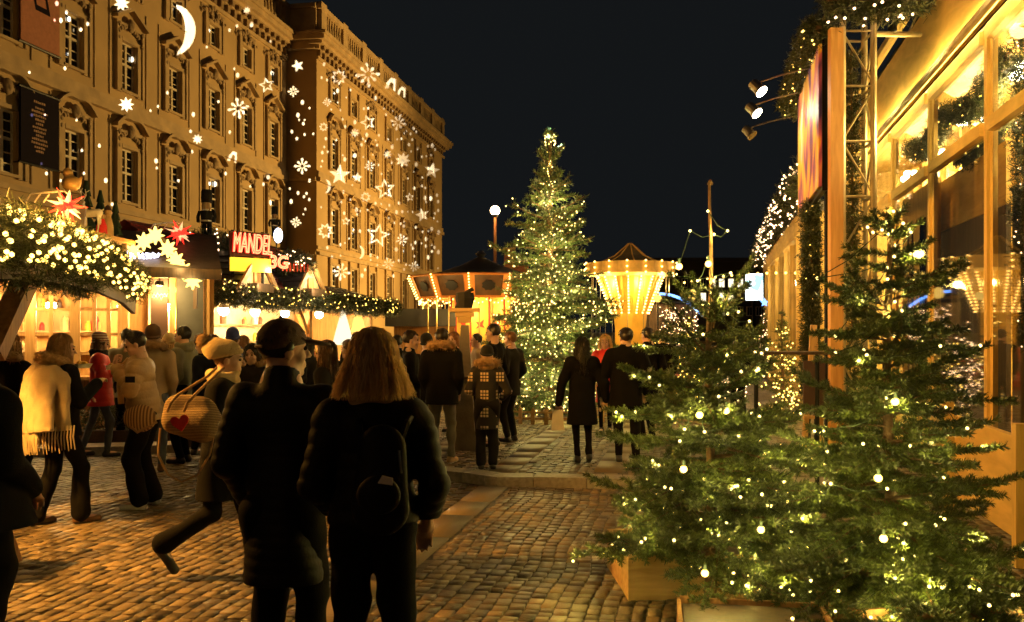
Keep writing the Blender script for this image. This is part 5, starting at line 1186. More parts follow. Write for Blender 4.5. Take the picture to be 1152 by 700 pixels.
# far stall with a curtain of lights, office block, screen, lamp post
fs = thing('curtain_stall','far stall hung with a curtain of tiny pink white lights','market stall',(gx(758,31),31,KZ)); b = MB(); b.box((0,.8,1.3),(1.7,1.4,2.6)); b.build('body',MAT['w_dark'],fs)
b = MB(); b.quad((-1.0,-.3,2.75),(1.0,-.3,2.55),(1.0,1.6,2.7),(-1.0,1.6,2.9)); b.build('roof',MAT['roof_dark'],fs)
q = MB(); q.tube([Vector((-.55+1.5*t,-.32,2.95-.75*t+.2*math.sin(t*PI))) for t in np.linspace(0,1,10)],.05,6); q.build('blue_light_edge',MAT['bulb_blue'],fs)
r_n = np.random.default_rng(3); light_string('curtain of tiny pinkish bulbs on the far stall front',[Vector((gx(758,31)+r_n.uniform(-.55,.75),30.62+r_n.uniform(-.05,.05),KZ+r_n.uniform(1.1,2.5))) for _ in range(260)],.016,MAT['bulb_pink'],n_parts=80)
for px,py,Y,m_,lb in ((740,336,27.,'cone_yellow','orange ball lantern left of the light curtain'),(779,332,27.,'cone_yellow','large orange ball lantern right of the light curtain')):
    c = at(px,py,Y); t = thing('ball_lantern',lb,'lantern',(c.x,c.y,KZ)); q = MB(); q.ico((0,0,c.z-KZ),.12 if px < 760 else .17,2); q.build('globe',MAT[m_],t); q = MB(); q.tube([(0,0,0),(0,0,c.z-KZ-.1)],.03,6); q.build('post',MAT['metal_dark'],t)
ob = thing('office_block','dark office block with a few lit windows far beyond the square','building',(gx(800,110),110,0)); b = MB(); zt_ = gz(294,110)
b.box((6,7,zt_/2),(28,12,zt_)); b.build('wall',mat('dark_facade',(.03,.028,.026),.8),ob); b = MB(); b.box((6,6.9,zt_+.25),(28.8,12.6,.5)); b.build('roof_edge',MAT['roof_dark'],ob)
A('win_lit',emis('lit_window',(1,.85,.6),.9)); A('win_dim',emis('dim_window',(1,.75,.45),.25))
for row,py in enumerate((318,334,350)):
    for col_ in range(9):
        px = 772+col_*10.5; c = Vector((gx(px,110)-gx(800,110),.97,gz(py,110))); lit = (row,col_) in ((0,3),(0,4),(0,5),(0,6),(1,3),(1,4),(1,5),(1,2),(2,4))
        b = MB(); b.box(c,(.75,.08,1.15)); fr = b.build('window',MAT['win_frame'],ob)
        for g in (-1,1): b = MB(); b.box(c+Vector((g*.17,-.05,0)),(.28,.02,1.0)); b.build('pane',MAT['win_lit'] if lit else MAT['dark_glass'],fr)
bs = thing('video_screen','bright upright video screen showing a pale teal figure','screen',(gx(848,60),60,0)); b = MB(); c = Vector((0,0,gz(323,60))); b.box(c,(1.32,.2,1.95)); b.build('casing',MAT['metal_dark'],bs); b = MB(); b.box((0,0,c.z/2-.5),(.2,.18,c.z-.9)); b.build('post',MAT['metal_dark'],bs)
def screen_mat():
    m = emis('screen_picture',(.85,.95,1),3.2); nt = m.node_tree; e = [n for n in nt.nodes if n.type == 'EMISSION'][0]; tc = nt.nodes.new('ShaderNodeTexCoord'); n = nt.nodes.new('ShaderNodeTexNoise'); n.inputs['Scale'].default_value = 1.4; r = nt.nodes.new('ShaderNodeValToRGB')
    r.color_ramp.elements[0].position = .4; r.color_ramp.elements[0].color = (.1,.3,.33,1); r.color_ramp.elements[1].position = .56; r.color_ramp.elements[1].color = (.9,.97,1,1)
    nt.links.new(tc.outputs['Object'],n.inputs['Vector']); nt.links.new(n.outputs['Fac'],r.inputs['Fac']); nt.links.new(r.outputs['Color'],e.inputs['Color']); return m
b = MB(); b.box(c+Vector((0,-.11,0)),(1.16,.02,1.78)); b.build('display',screen_mat(),bs)
lp = thing('street_lamp','tall street lamp with one glowing globe left of the Christmas tree','street lamp',(gx(557,38),38,0)); zl_ = gz(237,38); b = MB(); b.tube([(0,0,0),(0,0,2.),(0,0,zl_-.2)],[.11,.09,.06],10); b.lathe([(0,0),(.2,0),(.17,.5),(.1,.7)],12); b.build('pole',MAT['w_warm'],lp); b = MB(); b.ico((0,0,zl_),.21,3); b.build('globe',emis('lamp_globe',(1,.7,.35),8),lp); b = MB(); b.lathe([(.07,zl_-.3),(.14,zl_-.2),(.12,zl_-.17)],12); b.build('collar',MAT['metal_dark'],lp); point((gx(557,38),38-.5,zl_-.1),60,(1,.5,.2),.2)
kp = thing('brick_pier','stepped reddish pier behind the carousel roof','pier',(gx(573,36),36,0)); b = MB(); zz = gz(282,36); b.box((0,0,zz/2),(.42,.42,zz)); b.box((.5,0,gz(299,36)/2),(.55,.4,gz(299,36))); b.build('shaft',mat('brick_red',(.28,.1,.05),.8,var=.3,scale=12,bump=.4),kp); b = MB(); b.box((0,0,zz+.05),(.5,.5,.1)); b.build('cap',MAT['stone'],kp)

# tapered column with a shelf, in front of the carousel
tcx = thing('tapered_column','grey tapered column with a ledge table and a small lantern figure on top','column',(gx(523,12.6),12.6,KZ)); Y_ = 12.6; zz = lambda py: gz(py,Y_)-KZ
b = MB(); b.lathe([(.0,0),(.27,0),(.24,.12),(.2,.3),(.075,zz(366)),(0,zz(366))],4,a0=PI/4,a1=2*PI+PI/4); b.build('shaft',mat('grey_concrete',(.16,.14,.12),.75,var=.2,bump=.3),tcx)
b = MB(); b.box((0,0,zz(360)),(.18,.18,.08)); b.box((0,0,zz(354)),(.26,.26,.06)); b.box((0,0,zz(349)),(.42,.36,.05)); b.build('capital',MAT['stone'],tcx)
b = MB(); b.box((.1,-.06,zz(424)),(.62,.5,.04)); b.build('table_board',MAT['w_dark'],tcx)
b = MB(); b.lathe([(0,0),(.1,0),(.14,.14),(.12,.22),(0,.24)],8,(0,0,zz(347))); b.tube([(-.12,0,zz(347)),(-.05,0,zz(332)),(.12,0,zz(325))],.03,6); b.build('figure',MAT['wool_black'],tcx)
# ------------------------------------------------------------------ firs
def fir(name, label, cat, loc, H, prof, whorls, seed, nl, nw, ds, side_sp, tert, leader, nmat, trunk_r, group=None, tz0=.1, spread=.75, lead_needles=0., z_list=None, top_elev=50, low_elev=-6, nb=(6,8), fill=True, arms=(), jz=.5, rv=(.72,1.12)):
    r = np.random.default_rng(seed); t = thing(name, label, cat, loc, 0, group); P0, DD, LL, wood_ = [], [], [], MB()
    zs = z_list if z_list else list(prof[0][0]+(prof[-1][0]-prof[0][0])*(np.linspace(0,1,whorls)**.92)); zp, rp = [p[0] for p in prof], [p[1] for p in prof]; tips = []
    def shoot(p, d, l): P0.append(p); DD.append(d); LL.append(l)
    def branch(z, az, L, el):
        h = np.array((math.cos(az), math.sin(az), 0)); pts = []; sag = r.uniform(.02,.14) if el < .5 else -.12; tipup = r.uniform(.05,.16) if el < .5 else .05
        for f in np.linspace(0,1,8): pts.append(np.array((0,0,z))+h*L*f*math.cos(el)+np.array((0,0,1))*L*(math.sin(el)*f-sag*f*f*1.2+tipup*f**3)+np.array((-h[1],h[0],0))*L*.06*math.sin(f*3+az*3))
        wood_.tube([Vector(p) for p in pts], [max(.003, trunk_r*.32*(1-f*.85)*min(1,L/.6)) for f in np.linspace(0,1,8)], 4, False)
        for a, b in zip(pts[:-1], pts[1:]):
            l = np.linalg.norm(b-a); 
            if a is not pts[0] or L < .3: shoot(a, (b-a)/l, l)
        tips.append(pts[-1]); s_ = L*.16; g = 1
        while s_ < L*.97:
            f = s_/L; i = min(int(f*7),6); u = f*7-i; p = pts[i]*(1-u)+pts[i+1]*u; d = norm(pts[i+1]-pts[i]); sd = norm(np.cross(d, (0,0,1)))*g
            an = math.radians(r.uniform(42,66)); l = (.46*L*(1-f)**.8*min(1,f*3+.35)+.05*nl/.03*.5)*r.uniform(.75,1.15); q = norm(d*math.cos(an)+sd*math.sin(an)+np.array((0,0,r.uniform(-.16,.2)))); shoot(p, q, l)
            if l > tert*1.6:
                e = tert*.7; g2 = 1
                while e < l*.95:
                    a2 = math.radians(r.uniform(40,62)); s2 = norm(np.cross(q,(0,0,1)))*g2; l2 = min((.5*(l-e)+tert*.55), tert*2.2)*r.uniform(.7,1.15); shoot(p+q*e, norm(q*math.cos(a2)+s2*math.sin(a2)+np.array((0,0,r.uniform(-.2,.22)))), l2); e += tert*r.uniform(.5,.8); g2 = -g2
            s_ += side_sp*r.uniform(.7,1.2); g = -g
    for k, z in enumerate(zs):
        f = (z-zs[0])/max(zs[-1]-zs[0],1e-6); R_ = np.interp(z, zp, rp); n = r.integers(nb[0], nb[1]+1); a0 = r.uniform(0,6.28)
        for j in range(n): branch(z+r.uniform(-.1,.1)*H*.4*jz, a0+2*PI*j/n+r.uniform(-.25,.25), R_*r.uniform(*rv), math.radians(low_elev+(top_elev-low_elev)*f**2.2+r.uniform(-14,16)))
        if fill and k < len(zs)-1 and f < .85:
            for j in range(n-2): branch(z+(zs[k+1]-z)*r.uniform(.3,.7), r.uniform(0,6.28), R_*r.uniform(.45,.8), math.radians(low_elev+(top_elev-low_elev)*f**2.2+r.uniform(-12,12)))
    for z,az,L_,el in arms: branch(z, az, L_, el)
    P, D, L = np.array(P0), np.array(DD), np.array(LL); B, X_ = shoot_points(P, D, L, ds, rng=r)
    if lead_needles:
        n = int(lead_needles*leader/ds); zz_ = H-leader*r.random(n); B = np.concatenate([B, np.stack([np.zeros(n),np.zeros(n),zz_],1)]); X_ = np.concatenate([X_, np.tile((0,0,1.),(n,1))])
    V, Q = needles(B, X_, nl, nw, spread, r); np_mesh('foliage', V, Q, t, [nmat])
    wood_.build('branches', MAT['bark'], t)
    tr = MB(); tr.tube([Vector((0.01*math.sin(z*3),0.01*math.cos(z*4),z)) for z in np.linspace(tz0-.35, H-leader, 9)], [trunk_r*(1-.62*f) for f in np.linspace(0,1,9)], 10); tr.build('trunk', MAT['bark'], t, True)
    ld = MB(); n_ = 7; ld.tube([Vector((0.006*math.sin(f*5),0,H-leader+leader*f)) for f in np.linspace(0,1,n_)], [trunk_r*.36*(1-.45*f) for f in np.linspace(0,1,n_)], 7); ld.ico((0,0,H), trunk_r*.33, 1, (1,1,1.4))
    for g in (-1,1): ld.ico((g*trunk_r*.25,0,H-.01), trunk_r*.2, 1, (1,1,1.5))
    ld.build('leader', MAT['bark_pale'], t, True)
    return t, P, D, L
def tree_bulbs(label, t, P, D, L, n, br, bm, seed, extra=(), front=None, cord=True, jit=.02, n_parts=100, lights=0, W=1., upto=1.):
    r = np.random.default_rng(seed); pts = []; tl = np.array(t.location); w_ = L*(np.linalg.norm(P[:,:2],axis=1)+.1); w_ /= w_.sum()
    for i in r.choice(len(L), n*3, p=w_):
        p = P[i]+D[i]*L[i]*r.uniform(.2,1.)+r.normal(size=3)*jit
        if front is not None and p@np.array(front) < -.1*r.random()*4: continue
        pts.append(p+tl)
        if len(pts) >= n: break
    pts += [np.array(e)+tl for e in extra]
    order = sorted(range(len(pts)), key=lambda i: (round(pts[i][2]/.18), math.atan2(pts[i][1]-tl[1], pts[i][0]-tl[0]))); cords = None
    if cord:
        cords = []
        for a, b in zip(order[:-1], order[1:]):
            p, q = Vector(pts[a]), Vector(pts[b])
            if (p-q).length < .55: cords.append([p, (p+q)/2-Vector((0,0,.03)), q])
    light_string(label, pts, br, bm, None, cords, t.location, 1 if br < .05 else 2, n_parts)
    for i in order[::max(1,len(order)//lights)] if lights else []: point(pts[i], W, (1,.78,.17), br*1.2, 'bulb_light')
    return pts

locA = Vector((gx(799,5.75),5.75,0)); HA = gz(205,5.75)
profA = [(.3,.72),(.42,.82),(.62,.78),(.95,.68),(1.25,.58),(1.5,.5),(1.7,.44),(1.86,.42)]
tA, PA, DA, LA = fir('fir_tree','near fir with a tall bare leader at the centre right','fir tree',locA,HA,profA,12,21,.031,.0052,.0011,.075,.12,.78,MAT['needle_fir'],.042,jz=1.,rv=(.7,1.28),nb=(6,8),tz0=.3,top_elev=20,low_elev=-4,z_list=[.34,.42,.54,.68,.83,.98,1.13,1.28,1.43,1.57],arms=[(1.84,0.15,.45,.85),(1.84,2.9,.36,.75),(1.85,2.2,.3,1.),(1.8,4.6,.35,.6),(1.83,5.5,.34,.6),(1.82,1.2,.3,.7),(1.7,.3,.36,.2),(1.7,3.3,.4,.1),(1.72,4.9,.35,.15)])
exA = [(.0+.02*math.sin(z*19),-.02,z) for z in np.linspace(1.95,2.55,5)]+[(-.14,-.05,2.42),(.1,-.05,2.42),(-.09,-.04,2.1),(.12,-.05,2.15),(.06,-.06,2.0),(-.06,-.06,1.95),(.17,-.05,1.9),(.24,-.05,1.84)]
tree_bulbs('fairy lights wound through the near fir with the bare leader',tA,PA,DA,LA,170,.0095,MAT['bulb_tree'],5,exA,front=(-.1,-1,0),lights=40,W=3.6)
locB = Vector((gx(1000,5.25),5.25,0)); HB = gz(236,5.25)
profB = [(.12,.8),(.36,.92),(.6,.84),(.9,.62),(1.2,.56),(1.45,.52),(1.66,.5),(1.93,.4),(2.32,.2)]
tB, PB, DB, LB = fir('fir_tree','near fir with open top whorls before the glass pavilion','fir tree',locB,HB,profB,9,33,.031,.0052,.0011,.075,.12,.14,MAT['needle_fir'],.042,jz=.9,rv=(.7,1.28),nb=(6,8),tz0=.25,z_list=[.12,.24,.36,.5,.66,.84,1.02,1.2,1.38,1.56,1.72,1.95,2.36],top_elev=26,low_elev=-6,lead_needles=.6)
exB = [(.03*math.sin(z*23),-.03,z) for z in np.linspace(1.75,2.48,12)]+[(.12*math.cos(a),.12*math.sin(a),2.38+.03*math.sin(a*3)) for a in np.linspace(0,6,7)]
tree_bulbs('fairy lights wound through the near fir in front of the pavilion',tB,PB,DB,LB,170,.0095,MAT['bulb_tree'],6,exB,front=(-.2,-1,0),lights=40,W=3.6)
A('bulb_party',emis('bulb_party',(1,.6,.1),5.))
# a few larger round bulbs in both trees, plus lights added without a bulb
for i,(px,py,Y) in enumerate(((797,297,5.7),(764,300,5.6),(787,467,5.25),(817,462,5.2),(769,528,5.15),(856,596,5.1),(793,645,5.0),(1007,452,4.75),(988,538,4.7),(994,606,4.65),(770,470,5.6),(880,500,5.4),(960,480,5.0),(930,570,4.9),(1050,500,5.0))):
    c = at(px,py,Y)
    if i < 10:
        t = thing('party_bulb',('round golden bulb on the bare leader of the near fir','round golden bulb on the upswept left twig of the near fir','left of two golden bulbs side by side in the left fir','right of two golden bulbs side by side in the left fir','round golden bulb at the left flank of the left fir','round golden bulb low between both near firs','lowest round golden bulb near the planter box','highest round golden bulb on the right fir','middle round golden bulb on the right fir','lowest round golden bulb on the right fir')[i],'bulb',c,0,'larger golden bulbs in the near firs')
        q = MB(); q.ico((0,0,0),.021,2); q.build('globe',MAT['bulb_party'],t); q = MB(); q.tube([(0,0,.018),(0,0,.05)],.009,6); q.build('socket',MAT['cord'],t)
    point(c+Vector((0,-.05,0)) if i < 10 else c,1.3 if i < 10 else 1.2,(1,.78,.22),.03)
def planter_box(label,c,sx,sy,h_,m_,rz):
    t = thing('planter_box',label,'planter box',(c[0],c[1],0),rz); 
    for a,b_,rzz in (((0,-sy/2,h_/2),(sx,.03,h_),0),((0,sy/2,h_/2),(sx,.03,h_),0),((-sx/2+.018,0,h_/2),(.03,sy-.034,h_),0),((sx/2-.018,0,h_/2),(.03,sy-.034,h_),0)):
        q = MB(); q.box(a,b_); q.build('side_panel',m_,t)
    q = MB(); q.box((0,0,h_-.05),(sx-.07,sy-.07,.04)); q.build('soil',MAT['bark'],t)
planter_box('pale boarded planter box under the left near fir',(1.27,6.3),1.06,.8,.29,MAT['w_lightx'],.06)
planter_box('dark timber planter box under the right near fir',(2.35,5.3),1.1,.8,.26,MAT['w_warm'],.1)
MAT['w_crate'] = MAT['w_warm']
t = thing('wooden_crate','low slatted wooden crate at the bottom edge below the near firs','crate',(1.3,4.78,0),-.16)
for k in range(3):
    for y in (-.28,.28): q = MB(); q.box((0,y,.04+.085*k),(.8,.022,.075)); q.build('slat',MAT['w_crate'],t)
    for x in (-.39,.39): q = MB(); q.box((x,0,.04+.085*k),(.022,.52,.075)); q.build('slat',MAT['w_crate'],t)
for x in (-.36,.36):
    for y in (-.25,.25): q = MB(); q.box((x,y,.13),(.05,.035,.26)); q.build('corner_post',MAT['w_warm'],t)
q = MB(); q.box((0,0,.215),(.74,.5,.02)); q.build('lid',MAT['w_dark'],t)

locX = Vector((gx(619,17.),17.,KZ)); HX = gz(152,17.)-KZ
profX = [(.35,1.25),(.8,1.42),(1.5,1.42),(2.2,1.3),(3.0,1.05),(3.8,.8),(4.5,.45),(5.1,.22),(5.4,.1)]
tX, PX_, DX, LX = fir('christmas_tree','tall lit Christmas tree in the middle of the square','Christmas tree',locX,HX,profX,24,44,.075,.011,.0105,.13,.17,.12,MAT['needle_spruce'],.085,rv=(.55,1.2),tz0=.2,top_elev=48,low_elev=-8,nb=(6,8))
exX = [(.1*math.sin(k*2.4),.1*math.cos(k*2.4),HX-.1+.09*math.sin(k*1.7)) for k in range(26)]+[(.05*math.sin(z*9),-.1,z) for z in np.linspace(1.6,4.9,70)]
tree_bulbs('hundreds of warm bulbs all over the tall Christmas tree',tX,PX_,DX,LX,820,.0135,MAT['bulb_tree'],7,exX,front=(0,-1,0),cord=False,jit=.05,lights=60,W=3.2)
for z,rr_ in ((.8,.8),(1.6,.8),(2.4,.7),(3.2,.5),(4.1,.3)):
    for a in (-2.2,-1.57,-.9): point(locX+Vector((rr_*math.cos(a),rr_*math.sin(a),z)),6,(1,.76,.26),.08)
fn = thing('picket_fence','low wooden picket fence round the foot of the Christmas tree','fence',locX)
for k in range(30):
    a = 2*PI*k/30; q = MB(); c,s_ = math.cos(a),math.sin(a); q.prism([(-.035,0),(.035,0),(.035,.26),(0,.31),(-.035,.26)],(1.15*c,1.15*s_,0),(-s_,c,0),(0,0,1),(c,s_,0),.02); q.build('picket',MAT['w_lightx'],fn)
q = MB(); q.lathe([(1.14,.08),(1.14,.12),(1.125,.12),(1.125,.08),(1.14,.08)],30); q.lathe([(1.14,.2),(1.14,.23),(1.125,.23),(1.125,.2),(1.14,.2)],30); q.build('rail',MAT['w_lightx'],fn)

# ------------------------------------------------------------------ glass pavilion on the right
QD = Vector((.224,1,0)).normalized(); QN = Vector((-QD.y,QD.x,0))             # along it, and out towards the square
KQ = math.sqrt(1+.224**2)
def Qp(Y,z,o=0.,X0=3.): return Vector((X0+.224*Y,Y,z))+QN*o
def qbar(b,Y0,Y1,z0,z1,o,th,X0=3.): b.frame_box(Qp(Y0,z0,o,X0),QD,QN,(0,0,1),(Y1-Y0)*KQ,th,z1-z0)
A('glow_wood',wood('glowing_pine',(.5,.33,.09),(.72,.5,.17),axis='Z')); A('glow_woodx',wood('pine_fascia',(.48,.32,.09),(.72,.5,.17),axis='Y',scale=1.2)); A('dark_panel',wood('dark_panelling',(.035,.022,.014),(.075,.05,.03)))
pv = thing('glass_pavilion','tall timber and glass market pavilion lit yellow from inside','pavilion',Qp(9.5,0))
PY_ = [4.4,6.9,9.46,11.95,14.4,16.9,19.2]
for y in PY_:
    fo = None
    for d,wd,pr in ((-.1,.1,.05),(.003,.1,.08)):
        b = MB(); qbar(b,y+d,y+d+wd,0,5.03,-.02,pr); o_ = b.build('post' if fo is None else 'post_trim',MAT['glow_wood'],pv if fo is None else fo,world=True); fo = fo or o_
for y0,y1 in zip(PY_[:-1],PY_[1:]):
    b = MB(); qbar(b,y0+.125,y1-.105,3.88,4.02,0,.1); b.build('transom',MAT['glow_woodx'],pv,world=True)
    b = MB(); qbar(b,y0+.125,y1-.105,4.86,5.01,0,.1); b.build('head_rail',MAT['glow_woodx'],pv,world=True)
    b = MB(); qbar(b,y0+.125,y1-.105,0,.7,0,.09); b.build('sill_panel',MAT['glow_woodx'],pv,world=True)
    for z0,z1 in ((.7,3.88),(4.02,4.86)):
        b = MB(); b.quad(Qp(y0+.12,z0,.03),Qp(y1-.1,z0,.03),Qp(y1-.1,z1,.03),Qp(y0+.12,z1,.03)); b.build('glass_pane',MAT['glass'],pv,world=True)
b = MB(); p = [Qp(4.3,5.07,.12),Qp(19.4,5.07,.12),Qp(19.4,5.83,.3),Qp(4.3,5.83,.3)]; b.quad(*p); b.quad(*[v-QN*.05 for v in p]); b.build('fascia',MAT['glow_woodx'],pv,world=True)
b = MB(); b.tube([Qp(4.3,5.07,.2),Qp(19.4,5.07,.2)],.045,8); b.build('gutter',MAT['white_paint'],pv,world=True)
b = MB(); b.tube([Qp(4.5,5.125,.165),Qp(19.2,5.125,.165)],.014,6); b.build('light_strip',emis('light_strip',(1,.7,.19),42),pv,world=True)
b = MB(); b.tube([Qp(4.3,5.95,.42),Qp(19.4,5.95,.42)],.075,8); b.build('roof_beam',MAT['glow_woodx'],pv,world=True)
b = MB(); b.quad(Qp(4.3,5.88,.3),Qp(19.4,5.88,.3),Qp(19.4,7.0,-4.5),Qp(4.3,7.0,-4.5)); b.build('roof',MAT['roof_dark'],pv,world=True)
b = MB(); b.quad(Qp(4.3,5.12,.0),Qp(19.4,5.12,.0),Qp(19.4,5.5,-4.),Qp(4.3,5.5,-4.)); b.build('ceiling',MAT['glow_woodx'],pv,world=True)
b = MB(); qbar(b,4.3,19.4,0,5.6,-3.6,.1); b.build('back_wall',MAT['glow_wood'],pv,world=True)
b = MB(); b.quad(Qp(4.3,.08,0),Qp(19.4,.08,0),Qp(19.4,.08,-3.5),Qp(4.3,.08,-3.5)); b.build('floor',MAT['w_warm'],pv,world=True)
b = MB(); b.quad(Qp(19.3,0,0),Qp(19.3,0,-3.6),Qp(19.3,5.6,-3.6),Qp(19.3,5.2,0)); b.build('end_wall',MAT['glow_wood'],pv,world=True)
b = MB(); qbar(b,9.7,12.95,.1,3.15,-.25,.05); qbar(b,7.0,9.5,.1,3.3,-.25,.05); b.build('dark_partition',MAT['dark_panel'],pv,world=True)
b = MB(); qbar(b,9.7,12.95,3.16,3.85,-.25,.05); b.build('valance_board',MAT['glow_woodx'],pv,world=True)
b = MB(); qbar(b,12.1,14.28,.7,3.87,-.12,.05); dr_ = b.build('inner_door',MAT['glow_wood'],pv,world=True)
for y in (12.7,13.5):
    b = MB(); qbar(b,y,y+.3,.8,3.4,-.065,.02); b.build('door_glazing',MAT['dark_glass'],dr_,world=True)
b = MB()
for y in (14.8,15.6,16.2,17.4,18.3): qbar(b,y,y+.14,.1,5.1,-1.2,.12)
b.build('inner_post',MAT['glow_wood'],pv,world=True)
b = MB()
for y in (7.5,9.9,12.4,14.9): b.bar(Qp(y,5.05,-.1),Qp(y+1.2,4.1,-2.4),.12,.16)
b.build('roof_strut',MAT['glow_wood'],pv,world=True)
hang_pos = [(8.,4.55,-.9),(9.9,4.65,-.5),(10.6,4.5,-1.1),(12.8,4.8,-.7),(15.,4.7,-.8),(17.,4.7,-.8)]
for k,(y,z,o) in enumerate(hang_pos):
    c = Qp(y,z,o); t = thing('hanging_lamp',('blazing lamp cluster inside the nearest pavilion bay','blazing lamp cluster behind the upper pane left of the broad near post','second lamp cluster deeper behind that upper pane','lamp cluster in the third bay above the door','lamp cluster behind the truss','farthest lamp cluster in the pavilion')[k],'lamp',c,0,'lamp clusters hanging in the pavilion')
    q = MB(); 
    for j in range(7): a = j*.9; q.ico((.16*math.cos(a),.16*math.sin(a),.05*math.sin(2*a)),.055,2)
    q.build('bulb_ring',MAT['lamp_white'],t); q = MB(); q.lathe([(.15,.06),(.17,.09),(.15,.11)],12); q.tube([(0,0,.1),(0,0,5.15-z)],.012,5); q.build('ring',MAT['brass'],t)
    point(c-Vector((0,0,.2)),180,(1,.72,.2),.18)
for k,(y,o,z) in enumerate(((8.,-2.,2.6),(13.2,-.9,2.8),(15.5,-1.8,2.4),(18.,-1.8,2.6))):
    c = Qp(y,z,o); t = thing('globe_lamp',('globe lamp low inside the nearest bay','globe lamp behind the inner door','globe lamp behind the inner posts','globe lamp at the far end of the pavilion')[k],'lamp',c); q = MB(); q.ico((0,0,0),.1,2); q.build('globe',MAT['lamp_white'],t); q = MB(); q.tube([(0,0,.09),(0,0,5.1-z)],.01,5); q.build('cable',MAT['cord'],t); point(c-Vector((0,0,.15)),110,(1,.72,.2),.12)
for k,y in enumerate((8.3,10.8,13.3,15.8,18.2)):                # wash lights under the eave, as the lit gutter shows
    c = Qp(y,5.5,.75); t = thing('eave_lamp',('eave lamp over the nearest bay','eave lamp over the dark partition bay','eave lamp over the inner door bay','eave lamp behind the truss','eave lamp at the far end of the fascia')[k],'lamp',c,0,'small wash lamps under the pavilion eave'); q = MB(); q.lathe([(0,.06),(.05,.05),(.06,-.03),(.03,-.04)],10); q.build('housing',MAT['metal_dark'],t); q = MB(); q.bar((0,0,.03),(.25,.05,.3),.02,.02); q.build('bracket',MAT['metal_dark'],t)
    spot(c-Vector((0,0,.1)),Qp(y,3.2,-.1),60,(1,.7,.2),2.6,1.,.12)
for k,(y0,z0,y1,z1,o) in enumerate(((9.6,4.75,11.8,4.65,-.2),(10.0,4.2,11.7,4.1,-.25),(12.1,4.75,14.2,4.65,-.2))):
    garland(('fir garland draped behind the upper pane by the near post','lower fir garland hanging on the valance behind the glass','fir garland behind the third upper pane')[k],[Qp(y0,z0,o),Qp((y0+y1)/2,z0-.3,o),Qp(y1,z1,o)],.13,.06,.009,500,bul=26,bm=MAT['bulb_warm'],br=.012,seed=60+k,blabel=('small bulbs on the garland behind the upper pane','small bulbs on the lower valance garland behind glass','small bulbs on the garland behind the third upper pane')[k])
garland('fir garland hanging straight down inside the nearest pane',[Qp(8.9,4.8,-.15),Qp(8.95,3.,-.15),Qp(8.9,1.6,-.15)],.09,.06,.009,400,bul=40,bm=MAT['bulb_pink'],br=.011,seed=71,blabel='bulbs on the vertical garland inside the nearest pane')

# truss tower, timber post and the long poster they carry
A('truss',mat('truss_tube',(.5,.42,.28),.35,.6,var=.1))
ts = thing('truss_tower','square tubular truss tower with diagonal braces before the pavilion','truss',(4.13,10.8,0)); b = MB(); cs = [(3.95,10.62),(4.32,10.62),(3.99,11.0),(4.36,11.0)]; zt = 5.55
for x,y in cs: q = MB(); q.tube([(x,y,0),(x,y,zt)],.038,10); q.build('chord',MAT['truss'],ts,world=True)
k = 0; z = .1
while z < zt-.5:
    for (i,j) in ((0,1),(1,3),(3,2),(2,0)):
        a,c = cs[i],cs[j]; q = MB(); z0,z1 = (z,z+.62) if k%2 == 0 else (z+.62,z); q.tube([(a[0],a[1],z0),(c[0],c[1],z1)],.014,5); q.tube([(a[0],a[1],z+.64),(c[0],c[1],z+.64)],.016,5); q.build('brace',MAT['truss'],ts,world=True)
    z += .66; k += 1
q = MB(); e0 = Vector((4.34,10.7,5.35)); e1 = Qp(11.4,5.6,.3)
for dz in (0,.28): q.tube([e0+Vector((0,0,dz)),e1+Vector((0,0,dz))],.035,8)
for f in (.15,.5,.85): q.tube([e0.lerp(e1,f-.12),e0.lerp(e1,f+.12)+Vector((0,0,.28))],.014,5)
q.build('cross_arm',MAT['truss'],ts,world=True)
t = thing('timber_post','broad orange timber post in front of the truss tower','post',(3.84,10.55,0)); q = MB(); q.box((0,0,2.68),(.15,.1,5.36)); q.build('shaft',MAT['w_orange'],t); q = MB(); q.box((0,0,.06),(.26,.2,.12)); q.build('foot',MAT['metal_dark'],t)
def poster_mat():
    m = mat('poster_print',(.5,.4,.2),.4,var=0); nt = m.node_tree; b_ = nt.nodes['Principled BSDF']; tc = nt.nodes.new('ShaderNodeTexCoord'); mp = nt.nodes.new('ShaderNodeMapping'); mp.inputs['Scale'].default_value = (.6,.6,.35); n = nt.nodes.new('ShaderNodeTexNoise'); n.inputs['Scale'].default_value = 2.2; n.inputs['Distortion'].default_value = 1.5; r = nt.nodes.new('ShaderNodeValToRGB')
    for p_,c in ((.36,(.05,.03,.2)),(.45,(.5,.12,.3)),(.5,(.75,.42,.05)),(.6,(.8,.6,.12)),(.68,(.5,.65,.75))):
        e = r.color_ramp.elements.new(p_); e.color = (*c,1)
    nt.links.new(tc.outputs['Object'],mp.inputs[0]); nt.links.new(mp.outputs[0],n.inputs['Vector']); nt.links.new(n.outputs['Fac'],r.inputs['Fac']); nt.links.new(r.outputs['Color'],b_.inputs['Base Color']); return m
ps = thing('poster_board','long colourful poster board seen almost edge on beside the timber post','poster',Qp(12,3.6,0,1.36)); q = MB(); q.frame_box(Qp(10.9,3.55,0,1.36),QD,QN,(0,0,1),2.6*KQ,.04,1.75); q.build('print',poster_mat(),ps,world=True)
q = MB(); q.frame_box(Qp(10.9,3.5,-.06,1.36),QD,QN,(0,0,1),2.6*KQ,.057,1.85); q.build('backing',MAT['metal_dark'],ps,world=True)
q = MB()
for y in (11.2,12.3,13.4): q.tube([Qp(y,0,-.1,1.36),Qp(y,5.3,-.1,1.36)],.04,8)
q.build('leg',MAT['metal_dark'],ps,world=True)
